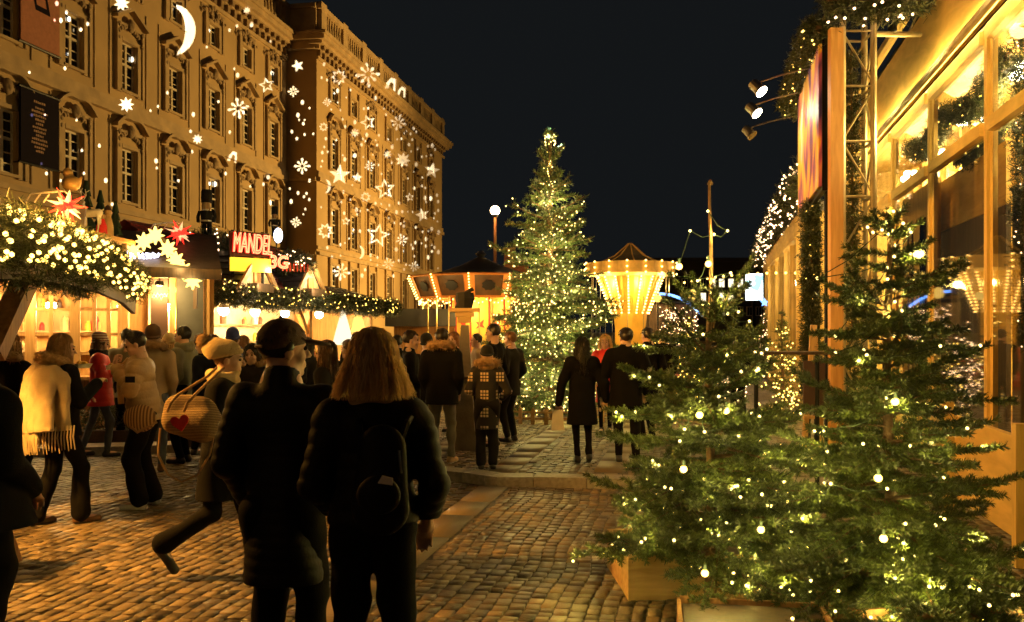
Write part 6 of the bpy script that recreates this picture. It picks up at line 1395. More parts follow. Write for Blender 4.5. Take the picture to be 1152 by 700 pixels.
for k,Y in enumerate((11.9,13.1,14.6)):
    lab = ('nearest arm spotlight above the poster, lamp glowing','middle arm spotlight above the poster, lamp glowing','farthest arm spotlight above the poster, unlit')[k]
    tip = Qp(Y,5.08,.72,1.36); rt = Qp(Y,5.3,.02,1.36); t = thing('arm_spotlight',lab,'spotlight',rt,0,'spotlights on long arms above the poster'); q = MB(); q.tube([rt,rt.lerp(tip,.55)+Vector((0,0,.05)),tip+Vector((0,0,.06))],.012,6); q.build('arm',MAT['metal_grey'],t,world=True)
    d = (Qp(Y,4.2,.0,1.36)-tip).normalized(); d = Vector((d.x*.9,-.5,d.z)).normalized(); q = MB(); u = d.orthogonal().normalized()
    q.tube([tip-d*.1,tip-d*.09,tip+d*.06,tip+d*.1],[.05,.075,.08,.095],12,True); hd = q.build('lamp_head',MAT['metal_grey'],t,world=True)
    q = MB(); q.tube([tip+d*.101,tip+d*.108],.08,14); q.build('lens',MAT['lamp_white'] if k < 2 else MAT['dark_glass'],hd,world=True)
    if k < 2: spot(tip+d*.14,Qp(Y,4.2,0,1.36),13,(1,.8,.5),1.9,.6,.04)
garland('dark fir garland over the top edge of the poster board',[Qp(10.8,5.45,.05,1.36),Qp(12.5,5.5,.05,1.36),Qp(14.6,5.45,.05,1.36)],.17,.07,.01,700,bul=46,bm=MAT['bulb_warm'],br=.014,side=(-1,-.6,0),seed=80,blabel='sparse bulbs on the garland over the poster board')
garland('thick fir garland bundled on top of the truss tower at the top edge',[Vector((3.75,10.5,5.75)),Vector((4.3,10.5,5.72)),Vector((4.9,10.9,5.95)),Vector((5.5,11.,6.15))],.3,.08,.011,900,bul=50,bm=MAT['bulb_pink'],br=.018,side=(-.2,-.9,-.2),seed=81,blabel='pinkish bulbs on the garland bundle on top of the truss')
garland('dark garland wound down the poster leg below the board',[Qp(12.1,3.5,.0,1.36),Qp(12.1,2.,.0,1.36),Qp(12.1,.9,.0,1.36)],.085,.06,.011,700,bul=30,bm=MAT['bulb_warm'],br=.009,side=(.4,-.9,0),seed=82,blabel='small bulbs on the garland wound down the poster leg')
garland('thin garland strung down inside the truss tower',[Vector((4.14,10.85,5.2)),Vector((4.16,10.85,3.)),Vector((4.14,10.85,1.))],.05,.05,.009,350,seed=83)

# far pavilion beyond, roof garland full of bulbs
fp = thing('far_pavilion','lower timber pavilion beyond the poster with a bulb garland roof','pavilion',Qp(20,0,0,2.2))
b = MB(); qbar(b,19.6,34,0,1.1,0,.1,2.2); b.build('sill_panel',MAT['glow_wood'],fp,world=True); b = MB(); qbar(b,19.5,34.1,4.0,4.5,0,.2,2.2); b.build('fascia',MAT['glow_woodx'],fp,world=True)
for y in np.arange(19.6,34.2,1.8):
    b = MB(); qbar(b,y,y+.16,1.1,4.0,0,.14,2.2); b.build('post',MAT['glow_wood'],fp,world=True)
b = MB(); b.quad(Qp(19.6,1.1,.05,2.2),Qp(34,1.1,.05,2.2),Qp(34,4,.05,2.2),Qp(19.6,4,.05,2.2)); b.build('glass_pane',MAT['glass'],fp,world=True)
b = MB(); qbar(b,19.5,34,0,4.4,-1.8,.1,2.2); b.build('back_wall',MAT['glow_wood'],fp,world=True)
b = MB(); b.quad(Qp(34.1,0,.1,2.2),Qp(34.1,0,-2,2.2),Qp(34.1,4.4,-2,2.2),Qp(34.1,4.4,.1,2.2)); b.build('end_wall',MAT['glow_wood'],fp,world=True); b = MB(); b.quad(Qp(19.5,0,.1,2.2),Qp(19.5,0,-2,2.2),Qp(19.5,4.4,-2,2.2),Qp(19.5,4.4,.1,2.2)); b.build('end_wall',MAT['glow_wood'],fp,world=True)
b = MB(); b.quad(Qp(19.5,4.45,.3,2.2),Qp(34.1,4.45,.3,2.2),Qp(34.1,5.3,-2.5,2.2),Qp(19.5,5.3,-2.5,2.2)); b.build('roof',MAT['roof_dark'],fp,world=True)
for y in (20.5,24.,27.5,31.):
    point(Qp(y,3.2,-.7,2.2),45,(1,.68,.2),.12); point(Qp(y,3.5,.9,2.2),10,(1,.64,.18),.1)
for k,y in enumerate((20.5,24.,27.5,31.)):
    c = Qp(y,3.45,-.7,2.2); t = thing('globe_lamp',('first','second','third','fourth')[k]+' globe lamp inside the far pavilion, counted from the poster','lamp',c); q = MB(); q.ico((0,0,0),.1,2); q.build('globe',MAT['lamp_white'],t); q = MB(); q.tube([(0,0,.09),(0,0,.9)],.01,5); q.build('cable',MAT['cord'],t)
garland('fir garland heaped along the far pavilion roof edge',[Qp(18.6,4.95,.2,2.2),Qp(24,4.9,.2,2.2),Qp(30,4.85,.2,2.2),Qp(35,4.6,.2,2.2)],.42,.1,.014,260,bul=260,bm=MAT['bulb_pink'],br=.024,side=(-.8,-.5,0),seed=90,blabel='dense pinkish bulbs on the far pavilion roof garland')
# small lit firs and lamps strewn between the near fir and the far stalls
for k,(px,Y,h_,lb) in enumerate(((860,33,2.6,'slim lit fir with a blue star beside the video screen'),(775,22,2.3,'small lit fir between swing carousel and near fir'),(825,20,1.9,'small lit fir low in front of the office block'),(740,20.,1.7,'small lit fir right of the dark couple'),(880,18,2.1,'small lit fir before the far pavilion'))):
    lc = Vector((gx(px,Y),Y,KZ)); t,P__,D__,L__ = fir('fir_tree',lb,'fir tree',lc,h_,[(.2,.26*h_),(.5*h_,.18*h_),(.95*h_,.03)],9,100+k,.06,.014,.016,.14,.2,.1,MAT['needle_fir'],.04,tz0=.1)
    tree_bulbs(('bulbs on the slim fir beside the video screen','bulbs on the small fir beside the swing carousel','bulbs on the small fir in front of the office block','bulbs on the small fir right of the dark couple','bulbs on the small fir before the far pavilion')[k],t,P__,D__,L__,170,.016,MAT['bulb_pink'] if k in (0,2) else MAT['bulb_warm'],200+k,cord=False,jit=.04,n_parts=60,front=(0,-1,0))
    if k == 0:
        q = MB(); st = [(.16*(1 if j%2 == 0 else .45)*math.sin(PI*j/5),.16*(1 if j%2 == 0 else .45)*math.cos(PI*j/5)) for j in range(10)]; q.prism(st,(0,-.03,h_+.12),(1,0,0),(0,0,1),(0,1,0),.05); q.build('star',MAT['bulb_blue'],t)
# festoon between the poles
fpts = [Vector((gx(770+f*95,26),26-4*f,gz(318-22*math.sin(f*PI)*0+18*f*(1-f)*-1,26))) for f in np.linspace(0,1,16)]; light_string('single festoon of bulbs strung across in front of the office block',fpts,.035,MAT['bulb_warm'],None,[fpts])
t = thing('easel','leaning wooden easel beside the garlanded poster leg','easel',(gx(915,10.6),10.6,0)); hh = gz(366,10.6)
for x0,x1,y in ((-.13,0.,0),(.13,.02,0),(.0,.01,.45)): q = MB(); q.bar((x0,y,0),(x1,0.02,hh),.05,.04); q.build('leg',MAT['w_light'],t)
q = MB(); q.bar((-.12,-.03,.75),(.12,-.03,.75),.05,.04); q.build('ledge',MAT['w_light'],t); q = MB(); q.box((0,-.02,1.12),(.26,.02,.6)); q.build('board',MAT['brown_board'],t)
t = thing('bar_table','slim dark bar table behind the near firs','table',(gx(885,9.6),9.6,0)); q = MB(); q.box((0,0,gz(397,9.6)),(.8,.5,.03)); q.build('tabletop',MAT['w_dark'],t)
for x in (-.33,.33): q = MB(); q.tube([(x,0,0),(x,0,gz(397,9.6)-.017)],.025,8); q.build('leg',MAT['metal_dark'],t)
t = thing('fence_panel','yellow lit timber rail panel at the right edge before the glass','fence',Qp(8.2,0,.6)); q = MB(); qbar(q,6.5,8.6,.15,.95,.55,.05); q.build('board',MAT['glow_woodx'],t,world=True)
for y in (6.5,8.55): q = MB(); qbar(q,y,y+.1,0,1.08,.61,.09); q.build('post',MAT['glow_wood'],t,world=True)
# ------------------------------------------------------------------ people
def banded(name, c0, c1, axis, per, rough=.9, duty=.5):
    m = mat(name, c0, rough, var=0, bump=.4, bscale=140); nt = m.node_tree; b = nt.nodes['Principled BSDF']; tc = nt.nodes.new('ShaderNodeTexCoord'); sp = nt.nodes.new('ShaderNodeSeparateXYZ'); nt.links.new(tc.outputs['Object'], sp.inputs[0])
    d = nt.nodes.new('ShaderNodeMath'); d.operation = 'DIVIDE'; d.inputs[1].default_value = per; nt.links.new(sp.outputs[axis], d.inputs[0]); f = nt.nodes.new('ShaderNodeMath'); f.operation = 'FRACT'; nt.links.new(d.outputs[0], f.inputs[0])
    g = nt.nodes.new('ShaderNodeMath'); g.operation = 'GREATER_THAN'; g.inputs[1].default_value = duty; nt.links.new(f.outputs[0], g.inputs[0]); mx_ = nt.nodes.new('ShaderNodeMix'); mx_.data_type = 'RGBA'; nt.links.new(g.outputs[0], mx_.inputs[0])
    mx_.inputs[6].default_value = (*c0,1); mx_.inputs[7].default_value = (*c1,1); nt.links.new(mx_.outputs[2], b.inputs['Base Color']); return m
A('knit_stripe', banded('striped_knit',(.7,.62,.5),(.3,.12,.1),2,.035)); A('bag_stripe', banded('striped_bag_cloth',(.36,.24,.12),(.12,.075,.04),2,.011,.85)); A('pouch_stripe', banded('striped_pouch_cloth',(.4,.24,.1),(.14,.07,.03),0,.03,.85))
def plaid():
    m = mat('plaid_wool',(.02,.018,.018),.9,var=0,bump=.4,bscale=140); nt = m.node_tree; b = nt.nodes['Principled BSDF']; tc = nt.nodes.new('ShaderNodeTexCoord'); sp = nt.nodes.new('ShaderNodeSeparateXYZ'); nt.links.new(tc.outputs['Object'],sp.inputs[0])
    def M(op,a,bv):
        n = nt.nodes.new('ShaderNodeMath'); n.operation = op
        for i,v in enumerate((a,bv)):
            if v is None: continue
            if isinstance(v,(int,float)): n.inputs[i].default_value = v
            else: nt.links.new(v,n.inputs[i])
        return n.outputs[0]
    ms = []
    for ax,per,sh_ in ((0,.19,.095),(2,.215,.02)):
        f = M('FRACT',M('DIVIDE',M('ADD',sp.outputs[ax],sh_+10*per),per),None); big = M('LESS_THAN',f,.56); fine = M('GREATER_THAN',M('FRACT',M('MULTIPLY',f,5.4),None),.3); ms.append(M('MULTIPLY',big,fine))
    w_ = M('MULTIPLY',ms[0],ms[1]); mx_ = nt.nodes.new('ShaderNodeMix'); mx_.data_type = 'RGBA'; nt.links.new(w_,mx_.inputs[0]); mx_.inputs[6].default_value = (.02,.016,.015,1); mx_.inputs[7].default_value = (.6,.47,.3,1); nt.links.new(mx_.outputs[2],b.inputs['Base Color']); return m
A('plaid',plaid())
blk = MAT['cloth_black']; R_ = math.radians
pock = dict(L=((-.132,-.035,.645),(-.112,.07,.525)), R=((.132,-.035,.645),(.112,.07,.525)))
# the couple in front
def cap_extra(root, k):
    pass
person('man in a dark cap and long black quilted coat standing with his back turned', 318, 4.1, yaw=R_(-8), H=1.82, h=.009, arms=pock, head=(R_(-48),.03), hair=(MAT['hair_dark'],'short',(200,)), hat=ballcap(MAT['cap_brown']),
       coat=dict(m=MAT['nylon_black'], hem=.345, fat=1.0, rib=(.005,.055), skirt=.172, wide=1.04, collar=.06), legs=dict(m=blk, w=1.1), eyes=True)
pb_ = person('woman with long blond hair and black puffer jacket standing with her back turned', 420, 3.8, yaw=R_(6), H=1.765, h=.009, arms=dict(L=((-.138,-.03,.64),(-.105,.1,.56)), R=((.145,-.03,.64),(.13,.06,.53))), head=(R_(-6),0.), hair=(MAT['hair_blond'],'flared',(2800,)), female=True,
       coat=dict(m=MAT['nylon_black'], hem=.545, fat=1.02, rib=(.009,.07), skirt=.176, wide=1.06), legs=dict(m=blk, w=1.04), feet=((-.065,0,0,.1),(.06,.01,0,-.1)))
bp_ = thing('backpack','flat black backpack with a small white tag on the blond woman\'s back','backpack',(gx(424,3.5),3.55,0)); S = Sdf((-.24,-.16,.95),(.24,.2,1.5),.009)
S.cap((0,.06,1.06),(0,.07,1.3),.115,.1,.02,sq=((0,1,0),.42)).ell((0,-.005,1.12),(.09,.03,.08),None,.02).disp(.003,30,4); bk = S.mesh('bag',MAT['nylon_black'],bp_)
b = MB(); b.prism([(-.028,-.012),(.03,-.02),(.032,.008),(-.01,.018)],(.03,-.04,1.19),(1,0,0),(0,0,1),(0,-1,0),.006); b.build('tag',MAT['white_paint'],bp_); b = MB(); b.tube([(.08,.01,1.3),(.085,.005,1.25),(.09,.005,1.21)],.005,5); b.build('zip_pull',MAT['metal_grey'],bp_)
for g in (-1,1): b = MB(); b.tube([(g*.08,.07,1.33),(g*.1,.12,1.4),(g*.11,.2,1.42)],.014,6); b.build('strap',MAT['nylon_black'],bp_)
# woman with the pompom hat, striding to the right
person('woman in a cream pompom hat and black coat striding right with one leg trailing', 244, 6.45, yaw=R_(-84), H=1.69, h=.009, lean=.03, feet=((-.05,.2,0.,0),(.03,-.215,.095,0,-1.0)), head=(R_(4),-.06), hat=beanie(MAT['wool_cream'],((0,-.185,.13),.055,MAT['wool_tan']),.0,slouch=True), hair=(MAT['hair_brown'],'short',(60,)), female=True, eyes=True, scarf=MAT['wool_cream'],
       arms=dict(L=((-.15,-.06,.66),(-.13,.08,.55)), R=((.15,.02,.65),(.13,.14,.56))), coat=dict(m=blk, hem=.335, fat=1.08, skirt=.19), legs=dict(m=blk, w=.95, flare=1.6))
t = thing('shoulder_bag','striped tan duffel bag with a red heart hanging behind the pompom hat woman','bag',(gx(213,6.1),6.12,0)); zb = lambda py: gz(py+12,6.1); S = Sdf((-.4,-.2,zb(520)),(.4,.2,zb(400)),.009)
Rb_ = rot(0,0,.18); S.cap((-.1,0,zb(461)),(.1,0,zb(465)),.1,.128,.05,sq=((0,1,0),.7)).cap((-.08,0,zb(448)),(.08,0,zb(452)),.1,.1,.03,sq=((0,1,0),.4)).disp(.006,34,6,.3); S.mesh('bag',MAT['bag_stripe'],t)
q = MB(); hp = [(0,-.055),(.055,.0),(.062,.032),(.045,.052),(.02,.05),(0,.03),(-.02,.05),(-.045,.052),(-.062,.032),(-.055,0)]; q.prism(hp,(-.03,-.1,zb(463)),(.98,0,.2),(-.2,0,.98),(0,-1,0),.012); q.build('heart_patch',MAT['coat_scarlet'],t)
for x0,x1,y in ((-.06,.12,-.1),(.05,.17,-.09)):
    q = MB(); q.tube([(x0-.06,y,zb(450)),(x0-.03,y-.02,zb(440)),(x0+.02,y-.02,zb(431)),(x0*.5+x1*.5,-.05,zb(422)),(x1,-.02,zb(412)),(x1+.05,.04,zb(402))],.0095,8); q.build('handle',MAT['strap_tan'],t)
q = MB(); q.tube([(-.2,-.02,zb(470)),(-.21,-.03,zb(500)),(-.14,-.03,zb(522)),(-.05,-.03,zb(530)),(.06,-.03,zb(522)),(.14,-.03,zb(500)),(.17,-.02,zb(478))],.008,6); q.build('strap',MAT['strap_tan'],t)
# man eating
def man_d(root, k):
    T, s, H, NB = k['T'], k['s'], k['H'], k['NB']
    for x0,dz in ((-.05,.46),(.03,.36)):
        q = MB(); q.tube([Vector(NB)+Vector((x0,.1,-.01)),Vector(NB)+Vector((x0-.01,.17,-.1)),Vector(NB)+Vector((x0,.19,-.28)),Vector(NB)+Vector((x0,.18,-dz))],[.03,.035,.035,.03],8); q.build('scarf_end',MAT['wool_tan'],root,True)
    sh,e,w,g = k['pr'][0]; c = Vector(sh*.45+e*.55); q = MB(); q.box(c+Vector((-.078,0,.0)),(.01,.09,.06)); q.build('sleeve_badge',MAT['nylon_black'],root)
person('dark haired man in a beige puffer jacket bending over the food in his hands', 165, 9.0, yaw=R_(98), H=1.77, h=.0075, lean=.035, head=(R_(12),-.36), hair=(MAT['hair_dark'],'short',(420,)), eyes=True, beard=False, scarf=None, extra=man_d,
       arms=dict(L=((-.145,.05,.67),(-.05,.155,.795)), R=((.14,.07,.67),(.045,.17,.79)), dL=(.4,.15,.9), dR=(-.4,.15,.9), curl=.75), coat=dict(m=MAT['puffer_beige'], hem=.5, fat=1.14, rib=(.013,.085), skirt=.17, wide=1.1, collar=.05),
       legs=dict(m=blk, w=1.18, flare=1.45), shoes=(MAT['canvas_white'],MAT['rubber_white']), feet=((-.075,.02,0,.2),(.075,-.02,0,-.2)))
c = Vector((gx(132,8.95),8.93,gz(411,8.95))); t = thing('bread_roll','filled bread roll held at the mouth of the eating man','bread',c); q = MB(); q.ico((0,0,0),.055,3,(1.5,.8,.6)); q.build('crust',MAT['wool_tan'],t,True); q = MB(); q.ico((.0,0,.022),.04,2,(1.6,.6,.4)); q.build('filling',MAT['goods_b'],t,True); q = MB(); q.prism([(-.08,-.045),(.08,-.045),(.09,.01),(-.09,.0)],(0,-.045,0),(1,0,0),(0,0,1),(0,1,0),.09); q.build('napkin',MAT['white_paint'],t)
c = Vector((gx(160,8.7),8.66,0)); t = thing('crossbody_pouch','striped crossbody pouch at the hip of the eating man','bag',c); S = Sdf((-.25,-.15,gz(500,8.7)),(.25,.15,gz(435,8.7)),.01); S.ell((0,0,gz(470,8.7)),(.16,.07,.13),None,.02).disp(.004,40,3); S.mesh('bag',MAT['pouch_stripe'],t); q = MB(); q.tube([(-.15,0,gz(474,8.7)),(0,-.072,gz(485,8.7)),(.16,0,gz(474,8.7))],.014,6); q.build('trim',MAT['strap_tan'],t)
# woman in red
person('woman in a shiny red coat and striped beanie facing right by the planter', 112, 12.6, yaw=R_(-68), H=1.71, h=.011, female=True, eyes=True, head=(R_(0),-.1), hat=beanie(MAT['knit_stripe'],None,.15), hair=(MAT['hair_brown'],'bob',(150,)), scarf=MAT['wool_black'],
       arms=dict(L=((-.14,.02,.66),(-.06,.14,.7)), R=((.15,.02,.66),(.07,.16,.73)), curl=.6), coat=dict(m=MAT['coat_red'], hem=.42, fat=1.25, rib=(.008,.09), skirt=.19), legs=dict(m=MAT['denim'], w=.82), feet=((-.05,-.14,.0,.1),(.05,.06,0,-.1)))
# woman with the white shawl
def shawl(root, k):
    H, s, h, rng = k['H'], k['s'], k['h'], k['rng']; S = Sdf((-.42,-.5,.7),(.42,.35,1.65),.011); SH = k['SH']
    S.cap((-.2,-.12,SH[2]-.06),(.18,-.13,SH[2]-.05),.11,None,.06,sq=((0,1,0),.75)); [S.cap((x,-.2,SH[2]-.1),(x*1.15,-.23,SH[2]-.5),.11,.13,.05,sq=((0,1,0),.5)) for x in (-.16,-.1,-.04,.02,.08,.14,.2)]; S.cap((.22,-.06,SH[2]-.1),(.25,-.08,SH[2]-.5),.09,.1,.05,sq=((0,1,0),.6)); S.disp(.017,34,9,.06); S.disp(.004,90,4,.3); S.cut((0,0,SH[2]-.56),(.12,0,-1)); o = S.mesh('shawl',MAT['wool_white'],root)
    q = MB()
    for i in range(44):
        x = -.28+.66*i/43; z = SH[2]-.55+.12*x-.0; y = -.29+.12*abs(x)+1.2*max(0,x-.2); q.tube([(x,y,z+.03),(x+rng.uniform(-.01,.01),y-.01,z-.07),(x+rng.uniform(-.02,.02),y,z-.17-.04*rng.random())],[.006,.0075,.004],5)
    q.build('fringe',MAT['wool_white'],o)
person('woman with a fringed white shawl over a black coat and tan fur hood', 68, 8.2, yaw=R_(-42), H=1.73, h=.0085, female=True, eyes=True, head=(R_(-12),-.05), hair=(MAT['hair_light'],'bob',(400,)), hood=MAT['fur_tan'], scarf=MAT['fur_tan'], extra=shawl,
       arms=dict(L=((-.15,.0,.65),(-.08,.13,.66)), R=((.14,.04,.66),(.05,.17,.74)), curl=.6), coat=dict(m=blk, hem=.47, fat=1.14, skirt=.185), legs=dict(m=blk, w=1., flare=1.7), shoes=(MAT['leather_brown'],MAT['rubber']), feet=((-.06,-.1,0,.1),(.06,.08,0,-.25)))
c = Vector((gx(93,8.3),8.3,gz(414,8.3))); t = thing('paper_tray','paper tray of food in the hand of the shawl woman','tray',c); q = MB(); q.lathe([(.0,0),(.07,0),(.095,.04),(.09,.04),(.066,.006),(0,.006)],4); q.build('tray',MAT['white_paint'],t); q = MB(); rr = random.Random(3)
for k_ in range(9): q.ico((rr.uniform(-.04,.04),rr.uniform(-.04,.04),.03+rr.random()*.02),.022,1)
q.build('food',MAT['goods_y'],t,True)
person('woman with a brown bob and fur collar at the left edge', 10, 8.9, yaw=R_(-12), H=1.74, h=.01, female=True, hair=(MAT['hair_light'],'bob',(350,)), hood=MAT['fur_brown'], coat=dict(m=blk, hem=.42, fat=1.12, skirt=.18), arms=pock)
person('close person in a wide black coat cut by the left frame edge', -33, 4.75, yaw=R_(-15), H=1.72, h=.012, arms=dict(L=((-.15,-.02,.65),(-.13,.05,.52)), R=((.165,-.03,.645),(.13,.1,.53))), hair=(MAT['hair_dark'],'short',(60,)), coat=dict(m=blk, hem=.43, fat=1.3, skirt=.235, wide=1.2), legs=dict(m=blk, w=1.05))
# middle row on the left
person('person in a brown beanie and beige coat with fur hood behind the eating man', 172, 11.2, yaw=R_(18), H=1.8, h=.012, hat=beanie(MAT['wool_brown'],None,.2), hood=MAT['fur_tan'], coat=dict(m=MAT['cloth_beige'], hem=.42, fat=1.1), legs=dict(m=MAT['denim']), shoes=(MAT['leather_brown'],MAT['rubber']), arms=pock)
person('dark haired man in an olive beige jacket seen in left profile', 207, 12.0, yaw=R_(80), H=1.83, h=.012, hair=(MAT['hair_dark'],'short',(160,)), eyes=True, scarf=MAT['cloth_green'], coat=dict(m=MAT['cloth_green'], hem=.42), arms=pock)
person('woman in a pale yellow beanie between two men by the board', 190, 13.0, yaw=R_(40), H=1.7, h=.013, female=True, eyes=True, hat=beanie(MAT['wool_cream'],None,.1), hair=(MAT['hair_blond'],'bob',(90,)), coat=dict(m=MAT['cloth_green'], hem=.42), arms=pock)
person('dark haired person hidden behind the pompom hat', 225, 12.7, yaw=R_(-20), H=1.73, h=.014, hair=(MAT['hair_dark'],'short',(90,)), coat=dict(m=blk, hem=.42), arms=pock)
person('person in a blue beanie and dark blue jacket at the almond stall', 262, 12.8, yaw=R_(5), H=1.77, h=.012, hat=beanie(MAT['wool_blue'],None,.2), hair=(MAT['hair_brown'],'short',(40,)), scarf=MAT['wool_blue'], coat=dict(m=MAT['nylon_blue'], hem=.44, fat=1.1), arms=pock)
person('girl in a black parka with fur hood facing the camera', 284, 10.3, yaw=R_(176), H=1.61, h=.0095, female=True, eyes=True, hair=(MAT['hair_dark'],'bob',(160,)), hood=MAT['fur_tan'], coat=dict(m=MAT['cloth_charcoal'], hem=.44, fat=1.1, rib=(.006,.08)), arms=pock)
person('long haired brunette in left profile between the couple', 368, 9.2, yaw=R_(76), H=1.66, h=.0095, female=True, eyes=True, head=(R_(6),.02), hair=(MAT['hair_brown'],'long',(420,)), coat=dict(m=MAT['cloth_charcoal'], hem=.44), arms=pock)
person('brown haired man half hidden left of the blond woman', 393, 11.2, yaw=R_(60), H=1.66, h=.013, hair=(MAT['hair_brown'],'short',(90,)), eyes=True, coat=dict(m=MAT['cloth_charcoal'], hem=.44), arms=pock)
person('person in a dark hat before the white cone lamp', 402, 14.2, yaw=R_(10), H=1.74, h=.015, hat=beanie(MAT['wool_black']), coat=dict(m=blk, hem=.44), arms=pock)
person('woman with a brown bob in front of the almond stall counter', 318, 14.6, yaw=R_(55), H=1.68, h=.015, female=True, hair=(MAT['hair_red'],'bob',(80,)), coat=dict(m=MAT['cloth_beige'], hem=.44), arms=pock)
person('man in a dark beanie at the almond stall counter', 296, 15.6, yaw=R_(70), H=1.78, h=.015, hat=beanie(MAT['wool_brown']), coat=dict(m=MAT['cloth_navy'], hem=.44), arms=pock)
person('stall keeper in a white apron behind the almond counter', 338, 20.3, yaw=R_(-100), H=1.7, h=.016, eyes=True, hair=(MAT['hair_dark'],'short',(60,)), coat=dict(m=MAT['white_paint'], hem=.44), arms=pock)
# middle of the square
person('dark haired man in right profile with hands together near the dark stall', 461, 12.0, yaw=R_(-82), H=1.775, h=.011, hair=(MAT['hair_dark'],'short',(200,)), eyes=True, coat=dict(m=blk, hem=.45), arms=dict(L=((-.15,.0,.65),(-.05,.14,.6)), R=((.15,.0,.65),(.05,.15,.61))), legs=dict(m=blk))
person('person in a black knit hat behind the man with fur hood', 480, 13.3, yaw=R_(-20), H=1.68, h=.014, hat=beanie(MAT['wool_black'],None,.25), coat=dict(m=blk, hem=.44, fat=1.1), arms=pock)
person('man in a black parka with tan fur hood, jeans and tan shoes', 497, 11.3, z0=KZ, yaw=R_(-4), H=1.7, h=.0095, hair=(MAT['hair_dark'],'short',(260,)), hood=MAT['fur_tan'], coat=dict(m=blk, hem=.44, fat=1.16, skirt=.18, wide=1.08), legs=dict(m=MAT['denim_grey'], w=.95), shoes=(MAT['suede_tan'],MAT['rubber_white']), feet=((-.075,.06,0,.15),(.07,0,0,-.3)), arms=pock)
person('red haired person behind the tapered column', 511, 14.8, z0=KZ, yaw=R_(150), H=1.64, h=.014, female=True, eyes=True, hair=(MAT['hair_red'],'bob',(90,)), coat=dict(m=blk, hem=.44), arms=pock)
person('person in a light coat just right of the tapered column', 537, 15.4, z0=KZ, yaw=R_(100), H=1.62, h=.014, eyes=True, hair=(MAT['hair_dark'],'short',(90,)), coat=dict(m=MAT['cloth_beige'], hem=.44), arms=pock)
person('short person in a black and cream plaid coat seen from behind', 548, 10.8, z0=KZ, yaw=R_(4), H=1.475, h=.0095, female=True, hat=beanie(MAT['wool_black'],None,.05), scarf=MAT['fur_tan'], hood=MAT['fur_tan'], coat=dict(m=MAT['plaid'], hem=.33, fat=1.02, skirt=.155, fold=.003), legs=dict(m=MAT['cloth_charcoal'], w=1.1, flare=1.3), arms=dict(L=((-.15,-.0,.65),(-.1,.1,.62)), R=((.17,-.01,.64),(.13,.1,.58))), feet=((-.05,0,0,.05),(.05,0,0,-.05)))
person('tall dark haired man in left profile left of the Christmas tree', 556, 12.9, z0=KZ, yaw=R_(70), H=1.77, h=.011, hair=(MAT['hair_dark'],'short',(200,)), eyes=True, coat=dict(m=blk, hem=.44, fat=1.08), arms=pock)
person('reddish haired man in a dark jacket turned left beside the Christmas tree', 575, 13.5, z0=KZ, yaw=R_(52), H=1.66, h=.011, hair=(MAT['hair_red'],'short',(200,)), eyes=True, coat=dict(m=MAT['cloth_charcoal'], hem=.42, fat=1.05), legs=dict(m=MAT['cloth_charcoal']), arms=pock)
pX = person('woman with very long black hair and black coat walking toward the tree', 655, 11.3, z0=KZ, yaw=R_(3), H=1.58, h=.0095, female=True, hair=(MAT['hair_dark'],'verylong',(420,)), coat=dict(m=blk, hem=.31, fat=1.12, skirt=.2), legs=dict(m=blk, w=.82), arms=dict(L=((-.17,-.02,.64),(-.19,.02,.47)), R=((.17,-.02,.64),(.2,.02,.5))), feet=((-.035,.02,0,.05),(.05,-.04,.02,-.1,-.3)))
c = Vector((gx(627.5,11.3),11.3,gz(484,11.3))); t = thing('paper_bag','white paper bag held by the long haired woman','bag',c); q = MB(); q.add([(-.085,-.05,0),(.085,-.05,0),(.085,.05,0),(-.085,.05,0),(-.065,-.012,.26),(.06,-.012,.26),(.06,.012,.26),(-.065,.012,.26)],[(0,1,5,4),(1,2,6,5),(2,3,7,6),(3,0,4,7),(3,2,1,0)]); q.build('sack',MAT['canvas_white'],t)
for y in (-.012,.012): q = MB(); q.tube([(-.04,y,.25),(-.03,y,.3),(0,y,.315),(.03,y,.3),(.035,y,.25)],.004,5); q.build('handle',MAT['strap_tan'],t)
person('blond woman in a bright red coat facing the camera between the dark pair', 681, 14.7, z0=KZ, yaw=R_(168), H=1.6, h=.011, female=True, eyes=True, hair=(MAT['hair_blond'],'bob',(500,)), coat=dict(m=MAT['coat_scarlet'], hem=.31, skirt=.18), legs=dict(m=blk, w=.75), arms=pock, feet=((-.045,.0,0,.1),(.03,.08,0,-.05)))
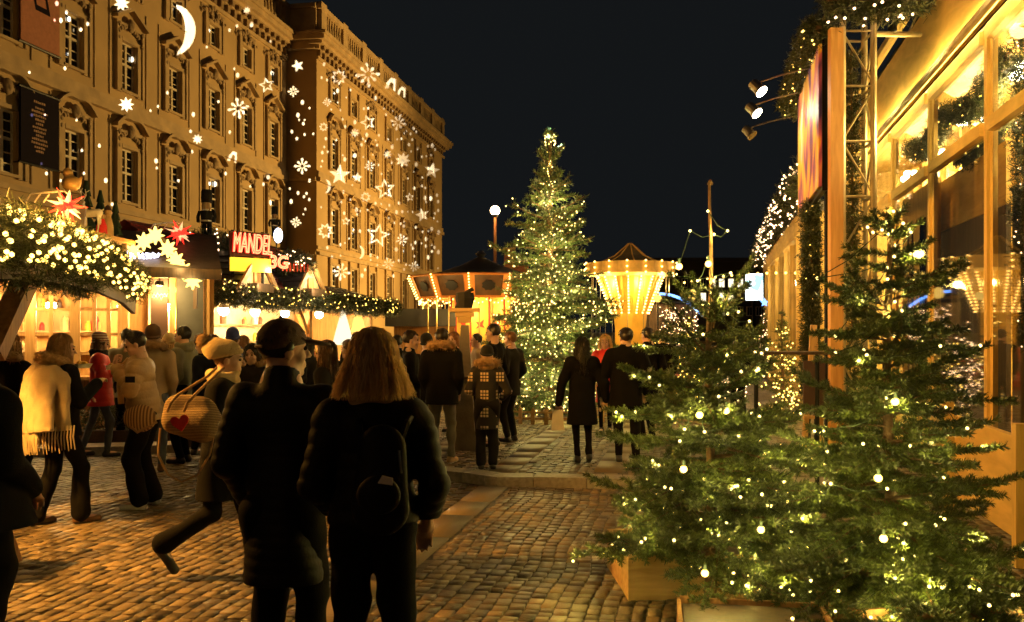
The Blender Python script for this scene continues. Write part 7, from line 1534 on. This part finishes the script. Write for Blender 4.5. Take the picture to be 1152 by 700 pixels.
person('short haired man in a black coat walking right of the long haired woman', 704, 11.3, z0=KZ, yaw=R_(-6), H=1.71, h=.0095, hair=(MAT['hair_dark'],'short',(260,)), head=(R_(20),0), coat=dict(m=blk, hem=.42, fat=1.16, skirt=.18, wide=1.1), legs=dict(m=blk), arms=dict(L=((-.17,-.02,.64),(-.17,.02,.5)), R=((.17,-.02,.64),(.15,.06,.52))), feet=((-.05,.04,0,.1),(.075,-.02,0,-.1)))
person('dark haired person behind the right shoulder of the walking man', 729, 13.4, z0=KZ, yaw=R_(30), H=1.72, h=.013, hair=(MAT['hair_dark'],'short',(120,)), coat=dict(m=blk, hem=.42, fat=1.12), arms=pock)
person('dark figure farther back among the small lit firs', 746, 16.5, z0=KZ, yaw=R_(-15), H=1.7, h=.016, hair=(MAT['hair_dark'],'short',(60,)), coat=dict(m=blk, hem=.42), arms=pock)
person('dark figure far off below the video screen', 832, 17.5, z0=KZ, yaw=R_(15), H=1.7, h=.016, hair=(MAT['hair_dark'],'short',(60,)), coat=dict(m=blk, hem=.42), arms=pock)

for lab,px,Y,H_,yw,hr,cm_,kw in (('dark coated man standing behind the girl in the parka',305,12.2,1.75,20,'hair_dark','cloth_black',{}),('woman with a red brown bob beyond the blue beanie',274,14.1,1.68,-60,'hair_red','cloth_charcoal',dict(female=True)),
   ('man in a navy coat left of the pompom hat, looking at the stalls',240,11.6,1.72,35,'hair_brown','cloth_navy',{}),('tall man in a grey green coat behind the red coat woman',143,13.4,1.8,15,'hair_dark','cloth_green',{}),
   ('short dark haired woman between cap man and brunette, near the counter',346,13.,1.66,70,'hair_dark','cloth_charcoal',dict(female=True)),('man in a dark coat near the end of the almond stall',424,13.6,1.76,-30,'hair_brown','cloth_black',{}),
   ('person in black beside the dark haired man, facing the carousel',447,14.5,1.7,10,'hair_dark','cloth_black',{}),('woman with a brown bob and tan coat by the carousel platform',590,19.,1.66,60,'hair_brown','cloth_beige',dict(female=True))):
    person(lab,px,Y,yaw=R_(yw),H=H_,h=.014,z0=KZ if px > 500 else 0.,eyes=abs(yw) > 40,hair=(MAT[hr],'bob' if kw else 'short',(90,)),coat=dict(m=MAT[cm_],hem=.43,fat=1.05),arms=pock,**kw)
